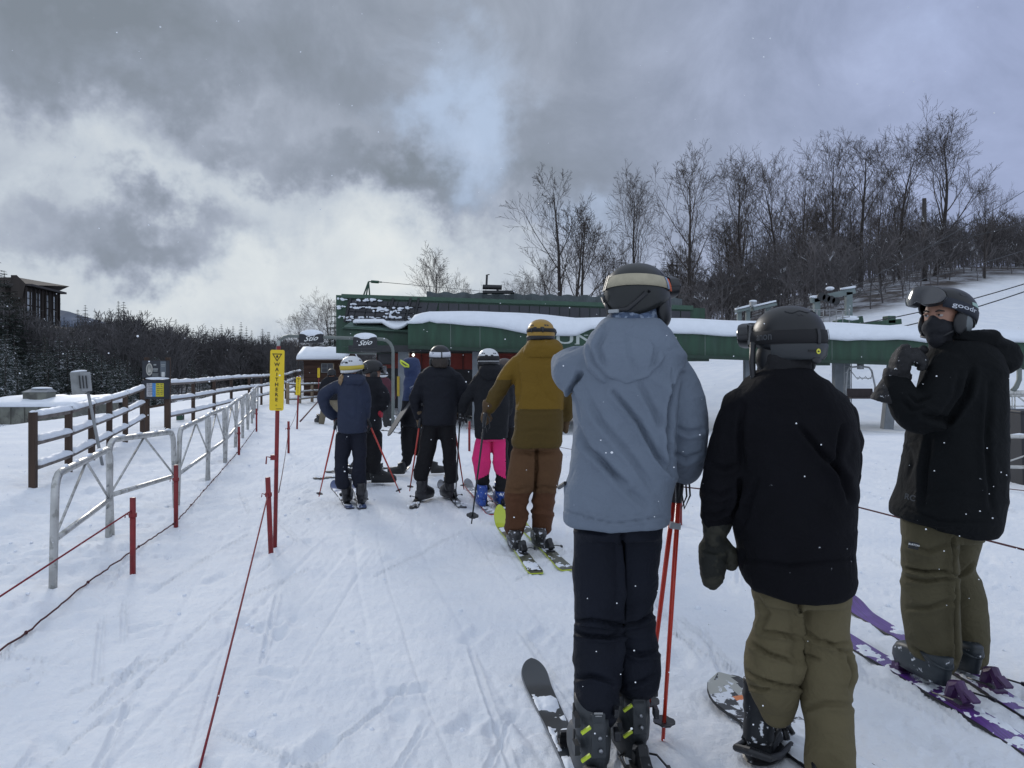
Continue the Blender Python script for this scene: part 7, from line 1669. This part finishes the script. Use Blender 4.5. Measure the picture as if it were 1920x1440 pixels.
# centre: black jacket, white goggle strap, brown hair
M_K1 = black('black_jacket_cloth', (.0085, .010, .016)); M_K2 = black('black_trouser_cloth', (.006, .006, .008))
D = 8.3
p, sh, st, surf, sz, hc = midperson('person in black jacket with a white banded helmet, brown hair and red poles', D,
    [(686, 806, 842, .20), (693, 795, 852, .24), (704, 789, 860, .28), (730, 790, 860, .30), (760, 794, 857, .30), (785, 791, 856, .31), (796, 790, 856, .30)],
    [[(797, 706, 0, 13), (785, 730, .0, 12), (779, 752, .02, 11), (783, 775, .04, 9), (786, 784, .05, 8)], [(852, 706, 0, 13), (866, 728, 0, 12), (870, 750, .03, 11), (866, 770, .08, 9)]],
    [[(808, 800, 0, 17), (802, 840, .0, 16), (794, 870, .0, 14), (788, 898, .0, 13)], [(838, 800, 0, 17), (842, 840, .0, 14), (844, 875, .0, 13), (846, 902, .0, 12)]],
    (825, 669), R(-8), M_K1, M_K2, M_HBLK, boots=[(786, 8.25, R(22)), (846, 8.35, R(-24))], bm=mat('boot_black_grey', (.022, .022, .026), .4, .5, 14), strap=mat('strap_white', (.62, .64, .70), .7), helmet_kw=dict(strap_z=.025, strap_h=.055, strap_slope=.01, gog_z=.0, gog_off=.012, back_z=-.045, strap_div=[(math.pi-.1, M_PLBC)]),
    hands=[(786, 784, .05, (0, .2, -1), (1, .2, 0), 1.2, 1), (864, 772, .1, (-.1, .4, -1), (-1, .2, 0), 1.2, -1)], gm=mat('glove_tan', (.12, .085, .05), .8), seed=71, voxel=.013, crj=[([(800, 712), (825, 706), (850, 712)], .008, 2)])
mb = MB(); sect(mb, [(672, 811, 840, .14, -.06), (682, 810, 842, .14, -.07), (690, 814, 838, .10, -.09)], D); cloth('hair', mb, M_HAIRB, p, .010, 2, [wrinkle(.01, (30, 30, 4), 3, base=1)])
mb = MB(); put_text(mb, '>', surf(math.pi+.75, .03, .006), .04, (.9, -.4, .1), (0, 0, 1)); mb.build('strap_mark', M_BLACK, st)
M_RP = mat('red_pole', (.42, .03, .018), .35, .1, 30, coat=.3)
pole(W(788, 786, 8.25), W(768, 921, 8.32), M_RP, 'red ski pole at the left hand of the person with the white banded helmet', 'poles carried in the queue', r=.010, basket=.035, basket_up=.05)
pole(W(849, 780, 8.5), W(870, 918, 8.5), M_RP, 'red ski pole right of the person with the white banded helmet', 'poles carried in the queue', r=.010, basket=.035, basket_up=.05)
pole(W(863, 776, 8.15), W(853, 948, 8.05), M_DARKM, 'black ski pole between the banded helmet and the pink trousers', 'poles carried in the queue', r=.009, basket=.038, basket_up=.06)
M_SGR = mat('ski_grey_pattern', (.20, .21, .24), .4, .5, 6); M_SDK = mat('ski_dark_pattern', (.03, .03, .035), .4, .3, 6)
ski(tuple(W(796, 0, 9.25).xy)+(0,), tuple(W(775, 0, 7.95).xy)+(0,), .10, M_SDK, M_DARKM, 'dark ski turned outward under the left foot of the person in the white banded helmet', 'skis in the queue')
ski(tuple(W(826, 0, 9.4).xy)+(0,), tuple(W(868, 0, 8.0).xy)+(0,), .10, M_SGR, M_DARKM, 'pale patterned ski under the right foot of the person in the white banded helmet', 'skis in the queue')

# pink trousers
M_PINK = mat('hot_pink_cloth', (.66, .012, .15), .75, .08, 4, .25, 50, sheen=.15); M_K3 = black('black_jacket_pink', (.007, .008, .011))
D = 8.0
def mp(C):
    px, py = pix(C); return ((py > 893+np.where(px < 922, (px-892)*-.6+10, (px-928)*.7-8)*.8) | ((px > 948) & (py > 800)))*1
p, sh, st, surf, sz, hc = midperson('person in black jacket and hot pink trousers with blue ski boots and a white helmet', D,
    [(690, 900, 942, .20), (700, 893, 950, .25), (712, 890, 953, .28), (740, 890, 955, .30), (780, 889, 955, .31), (810, 889, 953, .32), (822, 890, 951, .31)],
    [[(898, 712, 0, 12), (884, 735, 0, 12), (873, 755, .05, 11), (866, 772, .1, 9)], [(948, 712, 0, 12), (953, 740, .04, 11), (950, 770, .15, 10), (935, 775, .25, 9)]],
    [[(906, 828, 0, 16), (902, 860, 0, 17), (904, 890, .0, 15), (906, 918, .02, 13)], [(938, 828, 0, 16), (938, 860, 0, 15), (941, 890, 0, 14), (940, 916, .02, 13)]],
    (916, 676), R(-5), M_K3, [M_PINK, M_K2], M_HWHT, hood=[(684, 900, 938, .20, -.03), (694, 897, 944, .22, -.06), (706, 900, 942, .20, -.07), (714, 908, 934, .14, -.07)], boots=[(906, 7.9, R(-12)), (940, 7.98, R(-12))], bm=mat('boot_royal_blue', (.015, .06, .30), .35, .35, 16, snow=(.6, 26, 0)),
    strap=mat('strap_black2', (.01, .01, .012), .8), helmet_kw=dict(strap_z=.018, strap_h=.05, gog_z=.0, gog_off=.012, back_z=-.05, lower=(-.06, M_HBLK)), matt=mp, seed=81, voxel=.012,
    hands=[(866, 773, .1, (-.3, .3, -1), (1, 0, 0), 1.2, 1)], crt=[([(922, 830), (922, 860), (923, 900)], .03, 2.5), ([(893, 836), (902, 830), (910, 824)], .014, 2)])
ski(tuple(W(876, 0, 9.35).xy)+(0,), tuple(W(922, 0, 7.6).xy)+(0,), .10, M_SGR, mat('ski_red_edge', (.40, .03, .03), .4), 'left ski with red edges under the blue boots', 'skis in the queue', boot_at=.35)
ski(tuple(W(912, 0, 9.1).xy)+(0,), tuple(W(952, 0, 7.7).xy)+(0,), .10, M_SDK, mat('ski_red_edge', (.40, .03, .03), .4), 'right ski with red edges under the blue boots', 'skis in the queue', boot_at=.35)
# hidden beyond the pink trousers
D = 9.0
midperson('person in dark clothes mostly hidden between the pink trousers and the mustard jacket', D,
    [(702, 932, 962, .2), (712, 928, 966, .26), (740, 926, 968, .28), (790, 928, 966, .29), (800, 930, 964, .28)], [[(960, 716, 0, 10), (964, 745, 0, 10), (962, 775, .03, 9), (959, 788, .05, 8)], [(934, 716, 0, 10), (930, 745, .1, 9), (936, 770, .2, 8)]],
    [[(942, 805, 0, 13), (944, 850, 0, 12), (944, 885, 0, 11)], [(956, 805, 0, 12), (956, 850, 0, 12), (957, 885, 0, 11)]], (946, 692), R(5), M_K1, M_K2, mat('helmet_brown', (.05, .035, .03), .4), boots=[(957, 9.0, 0)], strap=M_HBLK, seed=83, voxel=.016, hands=[(959, 790, .05, (0, .2, -1), (1, .2, 0), 1.2, 1)], gm=mat('glove_white', (.4, .41, .42), .8))

# navy jacket, white helmet with a yellow strap
M_NV = mat('navy_quilted', (.012, .020, .048), .75, .12, 5, .25, 50, snow=(.77, 30, 0)); M_NV2 = black('navy_black_trouser', (.008, .010, .020))
D = 8.1
p, sh, st, surf, sz, hc = midperson('person in navy quilted jacket, hand on hip, with a white helmet and yellow goggle strap', D,
    [(700, 644, 676, .20), (708, 637, 683, .24), (718, 633, 688, .27), (745, 635, 688, .29), (775, 635, 687, .30), (800, 633, 688, .31), (811, 635, 687, .30)],
    [[(643, 722, 0, 12), (620, 730, -.02, 11.5), (606, 747, -.03, 11), (612, 768, .0, 10), (628, 781, .06, 9)], [(679, 722, 0, 12), (684, 748, 0, 12), (682, 775, .02, 11), (684, 788, .05, 9)]],
    [[(645, 815, 0, 15), (642, 850, 0, 14), (640, 880, 0, 13), (644, 910, .0, 12)], [(673, 815, 0, 15), (674, 850, 0, 13), (674, 880, .0, 13), (675, 908, 0, 12)]],
    (660, 690), R(28), M_NV, M_NV2, M_HWHT, hood=[(703, 645, 682, .18, -.04), (712, 641, 686, .20, -.06), (722, 646, 682, .16, -.07)], boots=[(648, 8.1, R(-4)), (676, 8.05, R(-4))], bm=mat('boot_black_grey', (.022, .022, .026), .4, .5, 14),
    strap=mat('strap_yellow', (.52, .40, .05), .7), helmet_kw=dict(strap_z=.004, strap_h=.045, strap_slope=.01, gog_z=.0, gog_off=.012, back_z=-.06, strap_div=[(math.pi+.7, M_PLBC)]), seed=91, voxel=.012, hands=[(629, 783, .06, (.6, .3, -.6), (0, .6, -.6), 1.2, -1), (685, 790, .05, (0, .3, -1), (-1, .2, 0), 1.2, -1)], gm=mat('glove_red_black', (.10, .015, .02), .8, c2=(.012, .012, .014), c2t=.5, c2s=14),
    crj=[([(662, 710), (672, 745), (668, 785)], .008, 3), ([(640, 770), (652, 782), (668, 790)], .008, 3)])
mb = MB(); put_text(mb, 'P', surf(math.pi+.75, -.002, .007), .03, (.8, -.5, 0), (0, 0, 1)); 
for q in range(6): mb.ball(surf(math.pi-.35+q*.09, .055+.004*(q % 2), .001), (.006, .004, .004), 6, 4)
mb.build('lettering', M_BLACK, st)
mb = MB()
for k in range(5): mb.tube([W(645+k*.6, 700, D-.02), W(638+k*.9, 709, D-.10), W(635+k*.8, 718+k, D-.14)], [.014, .02, .006], 6)
mb.build('hair', M_HAIRY, p, True)
pole(W(631, 788, 8.05), W(598, 931, 8.15), M_RP, 'red ski pole left of the person in the navy quilted jacket', 'poles carried in the queue', r=.010, basket=.035, basket_up=.03, mgrip=M_PLBC)
pole(W(688, 785, 8.1), W(750, 924, 8.2), M_RP, 'red ski pole slanting right from the person in the navy quilted jacket', 'poles carried in the queue', r=.010, basket=.035, basket_up=.03)
M_SBL = mat('ski_blue_pattern', (.07, .10, .22), .4, .4, 6)
ski(tuple(W(626, 0, 9.3).xy)+(0,), tuple(W(657, 0, 7.9).xy)+(0,), .10, M_SBL, M_DARKM, 'left blue patterned ski of the person in the navy quilted jacket', 'skis in the queue', boot_at=.3)
ski(tuple(W(668, 0, 9.3).xy)+(0,), tuple(W(679, 0, 7.9).xy)+(0,), .10, M_SBL, M_DARKM, 'right blue patterned ski of the person in the navy quilted jacket', 'skis in the queue', boot_at=.3)

# black figure just beyond, facing right
D = 9.3
midperson('person in black with a red mitten, standing sideways behind the navy jacket', D,
    [(706, 684, 712, .2), (714, 678, 716, .26), (740, 677, 716, .30), (775, 678, 716, .31), (800, 680, 716, .30), (806, 682, 714, .28)], [[(706, 722, -.05, 12), (722, 742, -.08, 10), (718, 760, -.06, 10), (702, 774, -.03, 9)], [(684, 722, .05, 11), (682, 750, .1, 10), (690, 772, .15, 9)]],
    [[(690, 812, 0, 13), (686, 845, 0, 12), (680, 875, 0, 12), (676, 890, 0, 11)], [(704, 812, 0, 13), (704, 845, 0, 13), (700, 870, 0, 12), (700, 884, 0, 11)]], (698, 694), R(75), black('black_jacket_side'), M_K2, M_HBLK, boots=[(696, 9.45, R(85)), (668, 9.6, R(80))], strap=None, seed=95, voxel=.014,
    hands=[(703, 776, -.05, (-.9, .1, -.1), (0, 1, -.3), 1.0, 1)], gm=mat('mitten_red', (.38, .02, .04), .8), helmet_kw=dict(strap_z=.0, gog_z=.0, gog_off=.01, back_z=-.06, brim=True))
def ski2(a, b, lab, m1=M_SDK, m2=M_DARKM, **k): A = gnd(*a); B = gnd(*b); return ski(A, B, .10, m1, m2, lab, 'skis in the queue', **k)
ski2((768, 884), (588, 899), 'near dark ski lying across the lane under the sideways person in black', bind=True)
ski2((770, 876), (610, 886), 'far dark ski lying across the lane under the sideways person in black')

# blue hooded jacket with neon goggles
D = 10.2; M_BH = mat('royal_navy_shell', (.016, .032, .095), .7, .12, 4, .25, 50, snow=(.76, 30, 0)); M_BHK = black('black_lower_shell')
def mh(C):
    px, py = pix(C); return (py > 752)*1
p, sh, st, surf, sz, hc = midperson('person in royal blue hooded shell turned left, with neon yellow goggles', D,
    [(700, 762, 786, .20), (708, 758, 789, .25), (720, 757, 790, .28), (752, 757, 789, .30), (790, 755, 787, .32), (798, 757, 785, .30)], [[(770, 716, -.06, 11), (766, 745, -.1, 10.5), (762, 768, -.10, 10), (757, 785, -.06, 8)], [(784, 716, .08, 10), (786, 745, .12, 10), (780, 770, .15, 9)]],
    [[(764, 800, 0, 12), (762, 830, 0, 11), (764, 855, 0, 11), (760, 872, 0, 10)], [(778, 800, .05, 12), (782, 830, .06, 12), (794, 855, .08, 12), (800, 872, .1, 11)]], (772, 690), R(-75), [M_BH, M_BHK], M_K2, None, seed=101, voxel=.014, matj=mh, hands=[(756, 787, -.06, (-.2, .1, -1), (1, .2, 0), 1.2, 1)], neck=False)
mb = MB(); sect(mb, [(671, 764, 779, .12, 0), (674, 759, 785, .2, 0), (682, 757, 788, .26, 0), (694, 758, 788, .27, 0), (704, 760, 788, .26, 0), (712, 762, 788, .24, 0)], D); cloth('hood', mb, M_BH, p, .011, 3, [wrinkle(.012, (9, 9, 12), 5, base=1)])
mb = MB(); mb.tube([W(751, 676, D-.1), W(757, 679, D-.13), W(766, 685, D-.14), W(767, 688, D-.14), W(759, 687, D-.13), W(753, 682, D-.11), W(751, 677, D-.1)], .012, 7); gg = mb.build('goggles', mat('neon_yellow', (.62, .72, .06), .5), p, True)
mb = MB(); mb.add([W(752, 678, D-.10), W(757, 680.5, D-.125), W(765, 686, D-.135), W(759, 686, D-.125), W(754, 682.5, D-.11)], [(0, 1, 2, 3, 4)]); mb.build('lens', M_LENS, gg)
mb = MB(); put_text(mb, 'Z', W(767, 731, D-.155), .09, (1, 0, .5), (.3, 0, 1), .01, .4); mb.build('jacket_logo', mat('logo_pale', (.3, .33, .38), .6), p)
for px_, D2, yw in ((757, 10.15, R(-80)), (810, 10.25, R(70))):
    x = (px_-960)/F*D2; z = top(x, D2)+.02; mb = MB(); M = frame(yw); o = Vector((x, D2, z)); mb.tube([M @ Vector((0, -.02, .05))+o, M @ Vector((0, .1, .05))+o, M @ Vector((0, .22, .04))+o], [.05, .055, .04], 12); mb.tube([M @ Vector((0, 0, .05))+o, M @ Vector((0, .03, .16))+o], [.055, .06], 12); cloth('boot', mb, M_HBLK, p, .012, 3)
mb = MB(); a, b_ = W(738, 800, 10.0), W(756, 772, 10.0); u = (b_-a).normalized(); s_ = Vector((.35, -.93, 0)); s_ = (s_-u*s_.dot(u)).normalized(); rr_ = []
for i in range(21):
    f = i/20; c = a.lerp(b_, f*2.6-.6); w_ = .13*math.sqrt(max(1-(abs(2*f-1)**4), .02)); w_ = w_*(.9+.1*abs(2*f-1)); n_ = u.cross(s_)
    rr_.append([c-s_*w_-n_*.006, c+s_*w_-n_*.006, c+s_*w_+n_*.006, c-s_*w_+n_*.006])
mb.ring_loft(rr_); solo('snowboard', mb, M_SDK, 'dark snowboard held on edge beside the person in the royal blue hood', 'snowboard')

# two people farther on
D = 22.
midperson('distant person in maroon jacket and a white helmet, standing on a board near the lift', D,
    [(708, 714, 728, .2), (712, 711, 732, .26), (722, 710, 734, .28), (740, 711, 735, .30), (752, 713, 734, .28)], [[(730, 716, 0, 4.6), (736, 728, -.02, 4.3), (738, 742, 0, 4), (737, 750, 0, 3.5)], [(713, 716, .1, 4.5), (711, 730, .15, 4), (714, 744, .2, 3.5)]],
    [[(719, 756, 0, 6), (720, 775, 0, 5.5), (724, 798, 0, 5)], [(729, 756, 0, 6), (731, 775, 0, 5.5), (733, 798, 0, 5)]], (720, 703), R(10), mat('maroon_jacket', (.075, .018, .030), .8, .2, 4), mat('grey_black_trouser', (.03, .032, .035), .8), M_HWHT, boots=[(726, 22., R(80))], strap=M_HBLK, seed=111, voxel=.022, helmet_kw=dict(strap_z=.015, strap_h=.04, gog_z=.0, gog_off=.012))
ski2((756, 813), (706, 806), 'far snowboard-like ski below the distant person in maroon', bind=False)
midperson('distant person in black jacket and khaki trousers stepping left at the lane end', 21.,
    [(706, 612, 632, .2), (711, 606, 638, .26), (725, 604, 640, .30), (742, 604, 640, .3), (750, 606, 638, .28)], [[(608, 714, 0, 5), (602, 728, 0, 4.6), (600, 742, 0, 4.2)], [(636, 714, 0, 5), (640, 730, 0, 4.6), (640, 744, 0, 4)]],
    [[(614, 755, 0, 8), (606, 775, 0, 6.5), (602, 796, 0, 5)], [(629, 755, 0, 8), (630, 775, 0, 7), (631, 796, 0, 5)]], (622, 700), R(-15), black('black_jacket_far'), mat('pale_khaki', (.17, .145, .10), .85, .1), M_HBLK, boots=[(600, 21., R(-40)), (630, 21., R(0))], strap=None, seed=121, voxel=.022)
midperson('distant person in dark clothes by the grey column at the loading line', 24.,
    [(708, 834, 846, .2), (713, 831, 849, .26), (730, 831, 850, .28), (752, 832, 849, .28)], [[(834, 716, 0, 4), (831, 730, 0, 4), (832, 744, 0, 3.5)], [(847, 716, 0, 4), (850, 730, 0, 4), (849, 744, 0, 3.5)]],
    [[(837, 756, 0, 5), (837, 775, 0, 4.5), (837, 790, 0, 4)], [(845, 756, 0, 5), (845, 775, 0, 4.5), (845, 790, 0, 4)]], (840, 703), 0, mat('dark_maroon_jacket', (.03, .012, .016), .8), M_K2, M_HBLK, strap=None, seed=131, voxel=.024)

# ------------------------------------------------------------------ falling snow
rng = random.Random(12); mb = MB(); cnt = 0
for i in range(1500):
    D = 1.6+rng.random()**1.6*16; x = rng.uniform(-.78, .78)*D; z = CZ+rng.uniform(-.56, .50)*D
    if z < g(x, D)+.1 or (z > CZ+.1*D and rng.random() < .75): continue
    r = rng.uniform(.0012, .0030)*(1+.05*D)*(1.6 if rng.random() < .08 else 1)*(min(1, D/2.6)); mb.ball((x, D, z), (r, r, r*rng.uniform(.7, 1)), 6, 4)
solo('falling_snow', mb, mat('snowflake', (.85, .87, .9), .8, 0), None, None, kind='stuff', smooth=True)
